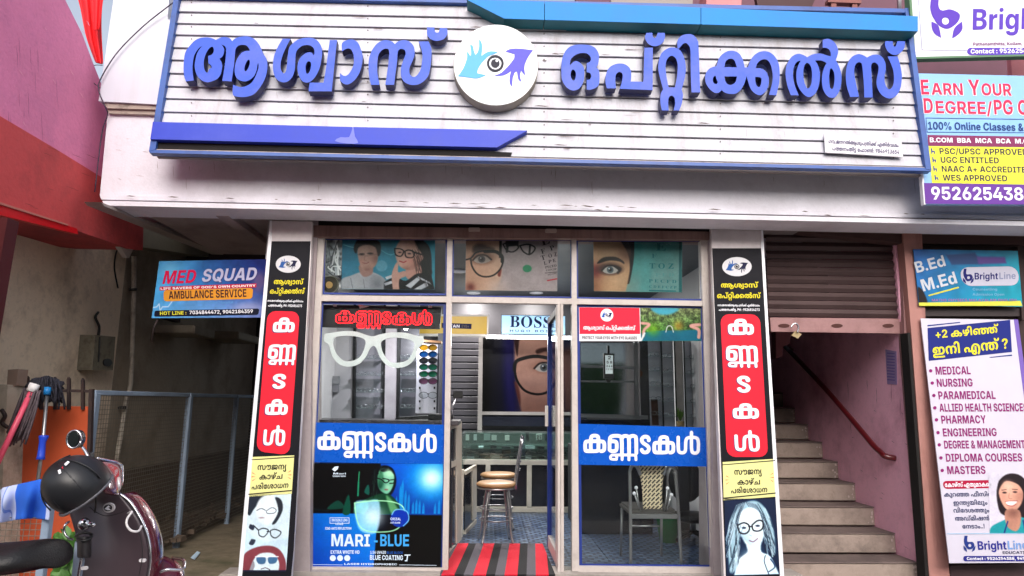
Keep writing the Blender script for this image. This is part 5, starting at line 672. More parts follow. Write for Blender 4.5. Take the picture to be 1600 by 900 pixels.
# ---- mesh fence along the alley
FX = -2.82; XF = PX(FX)
fe = thing('mesh_fence', 'tall wire mesh fence on blue grey posts along the alley', 'fence')
def zat(px, py, pl): return pl.at(px, py)
post = [((148, 614), (136, 745), 10, 'wide'), ((296, 614), (266, 872), 7, ''), ((369, 617), (351, 838), 3.5, '')]
for (tx, ty), (b_x, by), wd, _k in post:
    t = XF.at(tx, ty); y = t[1]; ww = wd / 1050 * (y + 5.3) * .62
    bx('post', FX - .02, FX + .03, y - ww, y + ww, G0, t[2], M_galv, fe)
ya = XF.at(146, 613)[1]; yb = XF.at(405, 613)[1]; zt = 1.27
bx('top_rail', FX - .015, FX + .02, ya, yb, zt - .01, zt + .025, M_galv, fe)
lines = []
y = ya
k = 0
vs = []; fs = []
def strip(a, b, wd, ax):
    n = len(vs); a = np.array(a); b = np.array(b); o = np.zeros(3); o[ax] = wd / 2
    vs.extend([a - o, a + o, b + o, b - o, a - o + (.004, 0, 0), a + o + (.004, 0, 0), b + o + (.004, 0, 0), b - o + (.004, 0, 0)])
    fs.extend([(n, n + 1, n + 2, n + 3), (n + 7, n + 6, n + 5, n + 4), (n, n + 4, n + 5, n + 1), (n + 2, n + 6, n + 7, n + 3)])
while y < yb: strip((FX, y, G0 + .03), (FX, y, zt), .0038, 1); y += .034
z = G0 + .05
while z < zt: strip((FX, ya, z), (FX, yb, z), .0038, 2); z += .034
kind(mobj('wire_mesh', vs, fs, mat('mesh_wire', (132, 124, 112), .6, metal=.3), fe), 'stuff')

# ---- orange gate with dark bars
og = thing('orange_gate', 'orange sheet metal gate with dark spiked bars', 'gate')
YG = PY(-.62)
M_bar = mat('gate_dark_iron', (52, 40, 40), .6, metal=.2, dirt=(90, 60, 44), dirt_amt=.4, dirt_scale=8)
prism('sheet_panel', YG, [[(14, 634), (140, 635), (140, 760), (132, 960), (-40, 960), (0, 720)]], .015, mat('gate_orange', (196, 84, 46), .55, var=.06, dirt=(140, 66, 44), dirt_amt=.4), og)
def bar(px, y0, y1, wd, m=M_bar, pl=YG, off=.02, par=og, tip=True, name='bar'):
    c = [(px - wd / 2, y1), (px - wd / 2, y0 + 4), (px - wd * .1, y0), (px + wd / 2, y0 + 3), (px + wd / 2, y1)]
    prism(name, pl, [c], .02, m, par, off=off)
for x, a in ((24, 586), (44.5, 587), (66, 590), (88, 589), (109, 589), (131, 591)): bar(x, a, 640, 4.4)
prism('rail', YG, [[(16, 607), (143, 609), (143, 613.5), (16, 611)]], .02, M_bar, og, off=.012)
prism('side_frame', YG, [[(140.5, 608), (146, 608), (140, 800), (134, 960), (128, 960), (135, 800)]], .03, M_bar, og, off=.015)
gp = thing('gate_pillar', 'pale stained stone gate pillar at the left edge', 'pillar')
prism('shaft', PY(-.8), [[(-60, 600), (12, 601), (10, 640), (6, 700), (-4, 960), (-80, 960)]], .25, mat('pillar_pale', (190, 176, 158), .85, dirt=(110, 98, 84), dirt_amt=.8, dirt_scale=4, bump=.4), gp)
prism('cap_block', PY(-.8), [[(4, 577), (20, 576), (17, 602), (2, 602)]], .1, mat('block_taupe', (140, 118, 104), .8), gp, off=-.05)
# latch by the pillar
tag(tube('gate_latch', [P(2, 640, -.85), P(8, 650, -.85), P(3, 660, -.85), P(12, 668, -.85)], .012, M_bar, None, 6, 4), 'bent iron latch between the pale pillar and orange gate', 'latch')

# ---- mops leaning on the gate
def strands(name, c0, n, lenr, m, par, spread, down, y):
    V = []; Fc = []
    for k in range(n):
        a = random.uniform(0, 1); x0, y0 = c0(a); L_ = random.uniform(*lenr); dx = down[0] * L_ + random.uniform(-spread, spread); yy = y + random.uniform(-.06, .04)
        pts = [P(x0, y0, yy), P(x0 + dx * .35 + random.uniform(-2, 2), y0 + down[1] * L_ * .4, yy - .02), P(x0 + dx, y0 + down[1] * L_, yy)]
        v, f = tube_vf(curve3(pts, 3), random.uniform(.004, .008), 4, True, len(V)); V += v; Fc += f
    return kind(mobj(name, V, Fc, m, par, True), 'stuff')
M_mop = mat('mop_yarn_grey', (96, 84, 90), .95, var=.35, scale=40); M_mopd = mat('mop_yarn_black', (40, 40, 52), .9, var=.4, scale=40)
mp1 = thing('mop', 'pink handled string mop hanging upside down over the orange gate', 'mop')
tube('handle', [P(-14, 744, -1.05), P(50, 610, -.95)], .017, mat('mop_pink', (226, 84, 112), .35), mp1)
tube('socket', [P(49, 612, -.95), P(55, 600, -.94)], .03, ink((236, 232, 232)), mp1)
strands('yarn', lambda a: (38 + 26 * a, 606 + 6 * math.sin(a * 9)), 90, (30, 88), M_mop, mp1, 6, (-.32, 1), -.9)
mp2 = thing('mop', 'steel mop with blue grip, black head over the gate bars', 'mop')
tube('handle', [P(58, 760, -.98), P(66, 700, -.95), P(74, 612, -.9)], .011, M_steel, mp2)
tube('grip', [P(63, 718, -.97), P(64, 713, -.968), P(66.5, 690, -.96), P(68, 684, -.957), P(68.4, 681, -.955)], [.026, .022, .019, .027, .028], mat('grip_blue', (34, 70, 200), .35), mp2)
tube('socket', [P(73, 617, -.91), P(75, 606, -.9)], [.02, .028], mat('socket_blue', (24, 120, 190), .4), mp2)
strands('yarn', lambda a: (50 + 44 * a, 602 - 14 * math.sin(a * 3.1)), 110, (14, 42), M_mopd, mp2, 7, (.08, 1), -.85)
blob('yarn_crown', P(71, 603, -.85), (.11, .07, .055), M_mopd, mp2, disp=.12)

# ---- low near fence with the cloth, plant
nf = thing('low_mesh_fence', 'low wire mesh fence behind the scooter seat with pipe rail', 'fence')
YN = -1.55
tube('rail', [P(-60, 768, YN), P(78, 776, YN)], .022, M_galv, nf)
vs = []; fs = []
a0, a1 = P(-40, 780, YN), P(78, 784, YN)
x = a0[0]
def wire(a, b, t=.004):
    n = len(vs); v, f = tube_vf([a, b], t / 2, 4, False, n); vs.extend(v); fs.extend(f)
while x < a1[0]: wire((x, YN, G0), (x, YN, a0[2])); x += .03
z = G0 + .02
while z < a0[2]: wire((a0[0], YN, z), (a1[0], YN, z)); z += .03
kind(mobj('wire_mesh', vs, fs, _M['mesh_wire'], nf), 'stuff')
bx('post', a1[0] - .02, a1[0] + .02, YN - .02, YN + .02, G0, a0[2] + .03, M_galv, nf)
rows = []
for j in range(9):
    v = j / 8; r = []
    for i in range(15):
        u = i / 14; x = 2 + 76 * u - 3 * v * (1 - u); yt = 762 - 17 * u; yb2 = 818 - 10 * math.sin(u * 2.2) + 4 * u
        r.append(P(x, yt + (yb2 - yt) * v, YN - .05 - .035 * math.sin(u * 13 + v * 2) * (.3 + v) - .02 * math.sin(v * 5)))
    rows.append(r)
mcl = bpy.data.materials.new('towel_cloth'); mcl.use_nodes = True; t_ = mcl.node_tree; bs = t_.nodes['Principled BSDF']; bs.inputs['Roughness'].default_value = .9
ge = t_.nodes.new('ShaderNodeNewGeometry'); sx_ = t_.nodes.new('ShaderNodeSeparateXYZ'); t_.links.new(ge.outputs['Position'], sx_.inputs[0])
m1 = t_.nodes.new('ShaderNodeMath'); m1.operation = 'MULTIPLY_ADD'; m1.inputs[1].default_value = 3.1; m1.inputs[2].default_value = .2; t_.links.new(sx_.outputs[0], m1.inputs[0])
m2 = t_.nodes.new('ShaderNodeMath'); m2.operation = 'FRACT'; t_.links.new(m1.outputs[0], m2.inputs[0])
cr = t_.nodes.new('ShaderNodeValToRGB'); cr.color_ramp.interpolation = 'CONSTANT'; t_.links.new(m2.outputs[0], cr.inputs[0])
blu, pal, lnc = (*lin((34, 96, 205)), 1), (*lin((186, 198, 236)), 1), (*lin((120, 146, 214)), 1)
st = [(0, blu), (.26, pal), (.36, lnc), (.38, pal), (.48, lnc), (.5, pal), (.6, lnc), (.62, pal), (.72, blu)]
while len(cr.color_ramp.elements) < len(st): cr.color_ramp.elements.new(.5)
for e, (p_, c_) in zip(cr.color_ramp.elements, st): e.position = p_; e.color = c_
t_.links.new(cr.outputs[0], bs.inputs['Base Color'])
tag(loft('towel', rows, mcl, None, .006, 1), 'blue and pale striped cloth draped over the low fence rail', 'towel')
pl_ = thing('weed_plant', 'green leafy weed growing behind the scooter seat', 'plant')
V = []; Fc = []
for k in range(150):
    bxp = random.uniform(84, 122); byp = random.uniform(832, 905); c = P(bxp, byp, -1.75 + random.uniform(-.12, .15)); s = random.uniform(.018, .036); a = random.uniform(0, 6.3); tl = random.uniform(-.6, .6)
    R = Matrix.Rotation(a, 3, 'Y') @ Matrix.Rotation(tl, 3, 'X') @ Matrix.Rotation(random.uniform(-.7, .7), 3, 'Z'); n = len(V)
    for q in ((0, 0, -1), (.55, .12, -.3), (.5, .1, .4), (0, 0, 1), (-.5, .1, .4), (-.55, .12, -.3), (0, -.08, 0)): V.append(np.array(R @ Vector(q)) * s + c)
    for i in range(6): Fc.append((n + i, n + (i + 1) % 6, n + 6))
kind(mobj('leaves', V, Fc, mat('weed_leaf', (70, 118, 44), .5, var=.35, scale=14), pl_, True), 'stuff')
tubes('stem', [[P(98 + random.uniform(-6, 6), 960, -1.72), P(98 + dx, 870 + dy, -1.74)] for dx, dy in ((-8, 0), (4, -20), (14, -5), (18, 20))], .006, mat('stem_green', (70, 96, 44), .6), pl_)

# ================================================================== CANOPY AND MAIN BUILDING
cb_ = thing('shop_building', 'white canopied shop building with fascia and plaster pillars', 'building')
YA = PY(-.38)
prism('fascia', YA, [[(169, 170), (1700, 210), (1700, 340), (1450, 334), (156, 305)]], 1.75, M_fascia, cb_)
# thin the block: the fascia is solid back to the building
prism('moulding', PY(-.40), [[(156, 304.5), (1700, 340), (1700, 346), (158, 311.5)]], .3, M_fascia, cb_)
prism('moulding', PY(-.42), [[(160, 313.5), (1700, 348), (1700, 355), (163, 321)]], .3, M_fascia, cb_)
prism('moulding_shadow_gap', PY(-.385), [[(159, 310), (1700, 345), (1700, 350), (161, 315)]], .28, mat('gap_grey', (110, 98, 98), .8), cb_)
for i, (a, b, yy) in enumerate((((161, 161), (168, 169), -.43), ((167, 169.5), (170, 177), -.41))):
    prism('ledge', PY(yy), [[a, (1700, a[1] + 42), (1700, b[1] + 42), b]], .2, mat('ledge_stain', (170, 156, 146), .8, dirt=(70, 60, 54), dirt_amt=.9, dirt_scale=9), cb_)
prism('upper_panel', PY(-.45), [[(186, -60), (268, -60), (262, 30), (300, 40), (300, 166), (154, 158)]], .3, M_white, cb_)
# soffit over the alley and shop
sz = P(300, 323, -.38)[2] + .03
bx('soffit', -2.72, -1.72, -.36, 1.42, sz, sz + .12, M_soffit, cb_)
prism('soffit_edge', PX(-2.75), [[(158, 316), (347, 390), (349, 398), (163, 322)]], .12, ink((170, 160, 156)), cb_, off=.0)
bx('soffit_rib', -2.1, -2.0, -.2, 1.42, sz - .05, sz, M_soffit, cb_)
sf = bx('entry_soffit', -1.72, 5.5, -.36, .12, sz - .02, sz + .1, mat('pvc_soffit', (150, 138, 138), .5, dirt=(104, 90, 90), dirt_amt=.5), cb_)
# outline pattern printed on the soffit strip
polys = []
PS = PZ(sz - .02)
xx = 520
rnd_ = random.Random(11)
def ringq(x0, y0, x1, y1, t): return [rect(x0, y0, x1, y1), rect(x0 + t, y0 + t * .5, x1 - t, y1 - t * .5)]
while xx < 1105:
    wv = rnd_.choice((8, 14, 26, 28)); base = 333.5 + (xx - 500) * .0165; polys.append(ringq(xx, base + rnd_.uniform(2, 4), xx + wv, base + rnd_.uniform(8, 10), 1.3)); xx += wv + rnd_.uniform(3, 16)
shapes(cb_, PS, polys, mat('soffit_pattern', (84, 70, 72), .6), .002, 'soffit_pattern')
# pillars behind the name boards
for nm, q in (('pillar', [(425, 344), (487, 345), (484, 960), (425, 960)]), ('pillar', [(1112, 355), (1192, 357), (1200, 960), (1115, 960)])):
    prism(nm, PY(-.09), [q], .34, mat('pillar_plaster', (176, 164, 166), .7, dirt=(120, 108, 110), dirt_amt=.4), cb_)
prism('jamb_strip', PY(-.06), [[(487, 345), (497, 345), (466, 960), (452, 960)]], .2, mat('jamb_mauve', (160, 146, 150), .6), cb_)
prism('jamb_strip', PY(-.06), [[(1107, 375), (1117, 372), (1138, 960), (1124, 960)]], .2, _M['jamb_mauve'], cb_)
prism('shutter_box', PY(-.07), [[(487, 352), (1112, 362), (1112, 374), (487, 370)]], .2, M_beam, cb_)
prism('dark_gap', PY(-.05), [[(480, 344), (1112, 355), (1112, 362.5), (480, 352.5)]], .1, M_grime_gap, cb_)  # black strip filling the gap line above the shutter box
for x, y in ((741, 358.5), (861, 360.5)): prism('box_catch', PY(-.085), [rrect(x - 9, y - 3, x + 9, y + 3, 2)], .02, ink((170, 150, 142)), cb_)
# sill step
prism('sill_step', PY(-.1), [[(440, 893), (1145, 900), (1145, 1000), (430, 1000)]], .25, M_conc, cb_)
bx('threshold', -1.9, 2.4, -.1, .12, -.11, -.004, M_conc, cb_, bev=.01)

sl_ = []
for k in range(34):
    x = 170 + 1270 * rnd_.random() ** 1.0; y = 305.5 + (x - 156) * .0228 + rnd_.choice((0, 0, 5, -1)); L_ = rnd_.uniform(4, 26); h = rnd_.uniform(.4, 1.1); sl_.append([[(x, y), (x + L_ * .4, y - h), (x + L_, y + .02 * L_), (x + L_ * .6, y + h)]])
kind(shapes(cb_, PY(-.425), sl_, mat('stain_brown', (96, 80, 74), .9, var=.3), .003, 'stain'), 'stuff')
scuffs(cb_, YA, 175, 250, 1430, 290, 26, .6, 22, .5, mat('fascia_drip', (172, 162, 164), .85), .003); scuffs(cb_, YA, 175, 200, 236, 300, 5, 14, 2, .4, _M['fascia_drip'], .003)
# ---- wall above and behind the right hand boards
ub = thing('upper_wall', 'maroon recessed wall above the right boards and balcony', 'wall')
prism('wall', PY(.75), [[(900, -260), (1900, -230), (1900, 230), (900, 60)]], .1, mat('maroon_wall', (104, 70, 84), .8), ub)
prism('column', PY(.2), [[(1103, -60), (1160, -60), (1158, 24), (1104, 22)]], .2, mat('balcony_pink', (206, 128, 132), .7), ub)
prism('light_panel', PY(.3), [[(955, -40), (1084, -40), (1082, 12), (955, 8)]], .05, ink((150, 142, 138)), ub)
prism('door_frame', PY(.3), [[(1176, -40), (1290, -40), (1262, 26), (1186, 22)]], .05, mat('balcony_brown', (66, 38, 42), .7), ub)
prism('salmon_patch', PY(.25), [[(1579, 80), (1700, 80), (1700, 130), (1582, 130)]], .05, _M['balcony_pink'], ub)
for x in (1303, 1336): prism('baluster', PY(.1), [[(x - 4, -30), (x + 4, -30), (x + 4, 24), (x - 4, 24)]], .05, mat('baluster_brown', (136, 84, 80), .7), ub)
prism('rail', PY(.09), [[(1294, -2), (1346, 0), (1346, 5), (1294, 3)]], .06, _M['baluster_brown'], ub)
prism('pole', PY(-.1), [[(1403, -30), (1408, -30), (1409, 22), (1404, 22)]], .02, M_steel, ub)

# ---- red flag / cloth between the buildings
for i, (cols, lab) in enumerate(((((118, -20, 170), (126, 20, 160), (131, 55, 157), (141, 80, 156), (149, 97, 158)), 'long red cloth hanging from above beside the pink wall'),)):
    rows = []
    for j in range(12):
        v = j / 11; y = -25 + 123 * v; xl = 113 + 35 * v + (2 * math.sin(v * 7)); xr = 164 - 5 * v - 3 * math.sin(v * 4)
        rows.append([P(xl + (xr - xl) * u_ / 9, y + (1 - abs(u_ / 9 - .8)) * 3 * v, -.15 + .05 * math.sin(u_ * 1.6 + v) * (1 - .3 * v)) for u_ in range(10)])
    tag(loft('red_cloth', rows, mat('flag_red', (222, 20, 34), .7, var=.15), None, .006, 1), lab, 'cloth')
tag(loft('red_cloth', [[P(140 + 5 * v + (24 - 14 * v) * u / 5, -20 + 68 * v, -.3 + .03 * math.sin(u * 2)) for u in range(6)] for v in (0, .3, .6, .85, 1)], _M['flag_red'], None, .005, 1), 'short red cloth tail in front of the longer one', 'cloth')
tag(tube('overhead_wire', [P(300, -18, -.5), P(268, 6, -.5), P(225, 40, -.48), P(185, 80, -.48), P(160, 118, -.48), P(154, 140, -.48), P(165, 168, -.46), P(168, 180, -.42), P(159, 210, -.4), P(148, 300, -.4)], .0045, mat('wire_purple', (48, 34, 58), .5), None, 6, 5), 'thin dark wire drooping across the white upper panel', 'wire')
tag(tube('overhead_wire', [P(160, 102, -.44), P(146, 103, -.42), P(139, 118, -.42), P(147, 130, -.42), P(157, 138, -.42)], .003, _M['wire_purple'], None, 5, 5), 'small loose wire loop beside the pink wall', 'wire')
tag(prism('wire_clip', PY(-.47), [rect(249.5, 124, 255.5, 135)], .03, ink((150, 205, 225))), 'small pale blue clip beside the sign frame', 'clip')
# ================================================================== MAIN SIGN
SG = P3((300, 240, -.64), (1400, 268, -.64), (800, 10, -.47))
sg = thing('shop_sign', 'long slatted white sign with raised blue letters and round eye logo', 'sign')
TL, TR, BR, BL = (284, -4), (1413, 22), (1447, 270), (240, 240)
prism('backing_sheet', SG, [[TL, TR, BR, BL]], .03, mat('sign_backing', (120, 112, 112), .7), sg, off=-.05)
# the slats: dark joints show the backing
LJ = [-2, 20, 38, 56, 76, 95, 115.6, 136, 155, 176, 196, 216, 233]
def yl(k):   # joint height at the left frame and at the right frame
    return LJ[k]
def edge_x(y, side):
    if side == 0: return TL[0] + (BL[0] - TL[0]) * (y - TL[1]) / (BL[1] - TL[1])
    return TR[0] + (BR[0] - TR[0]) * (y - TR[1]) / (BR[1] - TR[1])
RJ = [24, 42, 60, 80, 100, 123, 145, 165, 185, 205, 225, 244, 262]
for k in range(12):
    a, b, c, d = LJ[k], LJ[k + 1], RJ[k], RJ[k + 1]; j = random.uniform(-.25, .25)
    # each slat lapped a little over the next: its foot stands proud
    q = [(edge_x(a, 0), a + .9 + j), (edge_x(c, 1), c + .9), (edge_x(d, 1), d - .9), (edge_x(b, 0), b - .9 + j)]
    top = [SG.at(*q[0], 0), SG.at(*q[1], 0)]; bot = [SG.at(*q[2], .012), SG.at(*q[3], .012)]
    f = top + bot; bk = [p - SG.n * .03 for p in f]
    mobj('slat', f + bk, [(3, 2, 1, 0), (4, 5, 6, 7), (0, 1, 5, 4), (1, 2, 6, 5), (2, 3, 7, 6), (3, 0, 4, 7)], M_slat, sg)
st_ = []
for k in range(70):
    i = random.randrange(1, 12); u = random.random(); u = u if random.random() < .5 else .38 + .2 * u; x = 300 + 1110 * u; y = LJ[i] + (RJ[i] - LJ[i]) * (x - 250) / 1180 + random.choice((-3, 2.4, 3.4, 8)); L_ = random.uniform(5, 34); h = random.uniform(.35, 1.15)
    st_.append([[(x, y), (x + L_ * .3, y - h), (x + L_, y + .022 * L_), (x + L_ * .7, y + h)]])
kind(shapes(sg, SG, st_, mat('slat_stain', (104, 88, 88), .9, var=.4, scale=30), .0125, 'stain'), 'stuff')
def seg(name, a, b, w0, m, depth, off, side):
    """frame bar from a to b, w0 points wide on the given side"""
    dx, dy = b[0] - a[0], b[1] - a[1]; L_ = math.hypot(dx, dy); nx, ny = -dy / L_ * w0 * side, dx / L_ * w0 * side
    return prism(name, SG, [[a, b, (b[0] + nx, b[1] + ny), (a[0] + nx, a[1] + ny)]], depth, m, sg, off=off)
seg('frame_bar', (281, -6), (1417, 19), 6, M_frame_blue, .05, .04, 1)
seg('frame_bar', (238, 238), (1450, 266), 5, M_frame_blue, .05, .04, 1); seg('foot_flashing', (243, 236), (1446, 264), 4, mat('flashing_dirty', (176, 164, 156), .6, dirt=(50, 40, 36), dirt_amt=.9, dirt_scale=6), .02, .03, 1)
prism('frame_bar', SG, [[(277, -8), (285, -8), (247, 238), (237, 241)]], .05, M_frame_blue, sg, off=.043)
prism('frame_bar', SG, [[(1409, 18), (1416, 18), (1450, 270), (1441, 268)]], .05, M_frame_blue, sg, off=.043)
# lower blue box bar, grime gap beneath it
prism('grime_gap', SG, [[(246, 222), (560, 231), (800, 240), (798, 246), (560, 243), (246, 237)]], .005, M_grime_gap, sg, off=.018)
prism('lower_bar', SG, [[(245, 197), (553, 205), (553, 231.5), (241, 224)]], .06, M_bar_blue, sg, off=.06)
prism('lower_bar', SG, [[(554.5, 205), (823, 210.5), (776, 236.5), (554.5, 231.5)]], .06, M_bar_blue, sg, off=.06)
prism('peeled_patch', SG, [smooth_outline([(526, 227), (535, 221), (548, 221), (553, 207), (555, 206), (557, 220), (562, 230), (545, 231)], 2)], .001, ink((120, 128, 208)), sg, off=.062)
for (a, b) in (((730, 17), (848, 20)), ((849, 20), (1087, 29)), ((1088, 29), (1419, 42))):
    t = lambda x: 46 + (x - 785) * .0285
    if a[0] == 730: q = [a, b, (848, t(848)), (787, 46)]
    else: q = [a, b, (b[0], t(b[0]) if b[0] < 1400 else 65), (a[0], t(a[0]))]
    prism('upper_bar', SG, [q], .004, M_cyan, sg, off=.126)
    prism('upper_bar_body', SG, [q], .12, M_teal, sg, off=.1215)
scuffs(sg, SG, 300, 30, 1400, 225, 60, .5, 13, .35, mat('slat_drip', (168, 158, 160), .85), .0135)
for k in range(12):
    for q in (300, 575, 850, 1125, 1395): x = q; y = (LJ[k] + LJ[k + 1]) / 2 + (x - 260) / 1160 * ((RJ[k] + RJ[k + 1] - LJ[k] - LJ[k + 1]) / 2); prism('screw_head', SG, [ell(x, y - 5, 1.0, 1.0, 6)], .003, _M['slat_stain'], sg, off=.0095)
# round logo
def logo(parent, pl, cx, cy, rx, ry, off, dark=(52, 52, 62), c1=(100, 172, 232), c2=(98, 94, 205), disc=True):
    f = lambda x, y: (cx + (x - 450) / 390 * rx, cy + (y - 435) / 370 * ry)
    h1 = [(100, 553, 1), (150, 480), (180, 400), (185, 360), (180, 325, 1), (195, 335), (215, 365, 1), (222, 340), (212, 258, 1), (238, 275), (248, 320), (262, 355, 1), (280, 335), (295, 280), (293, 212, 1), (315, 235), (325, 280), (318, 365, 1), (360, 335), (410, 322), (470, 330, 1), (440, 345), (380, 370), (320, 430), (285, 490), (280, 525, 1), (362, 543, 1), (300, 568), (250, 573), (180, 562)]
    h2 = [(535, 325, 1), (580, 302), (660, 297), (792, 312, 1), (750, 370), (718, 440), (712, 490), (720, 548, 1), (695, 520), (682, 500, 1), (672, 550), (685, 605, 1), (655, 580), (643, 510, 1), (625, 515, 1), (605, 570), (598, 655, 1), (575, 610), (578, 550), (590, 505, 1), (520, 545), (430, 548, 1), (500, 520), (570, 450), (615, 390), (620, 350, 1), (590, 340)]
    o = .0012 * max(1, rx / 30)
    shapes(parent, pl, [[[f(*p) for p in smooth_outline(h1, 3)]]], ink(c1), off + o, 'left_hand_print')
    shapes(parent, pl, [[[f(*p) for p in smooth_outline(h2, 3)]]], ink(c2), off + o, 'right_hand_print')
    e = lambda r, x=444, y=435: [f(*p) for p in ell(x, y, r, r, 28)]
    shapes(parent, pl, [[e(78), e(56)], [e(40)]], ink(dark), off + o * 1.5, 'eye_print')
    shapes(parent, pl, [[e(12, 458, 412)]], W_, off + o * 2, 'eye_glint')
DISC = ell(774.5, 114.5, 65, 62.5, 64)
prism('logo_disc_rim', SG, [DISC], .1, mat('disc_rim', (150, 142, 130), .6, dirt=(70, 60, 54), dirt_amt=.7, dirt_scale=9), sg, off=.1)
prism('logo_disc', SG, [ell(774.5, 114.5, 64.3, 61.8, 64)], .004, mat('disc_white', (226, 232, 240), .35, clear=.2), sg, off=.104)
logo(sg, SG, 774.5, 112.5, 65, 61.7, .1045)
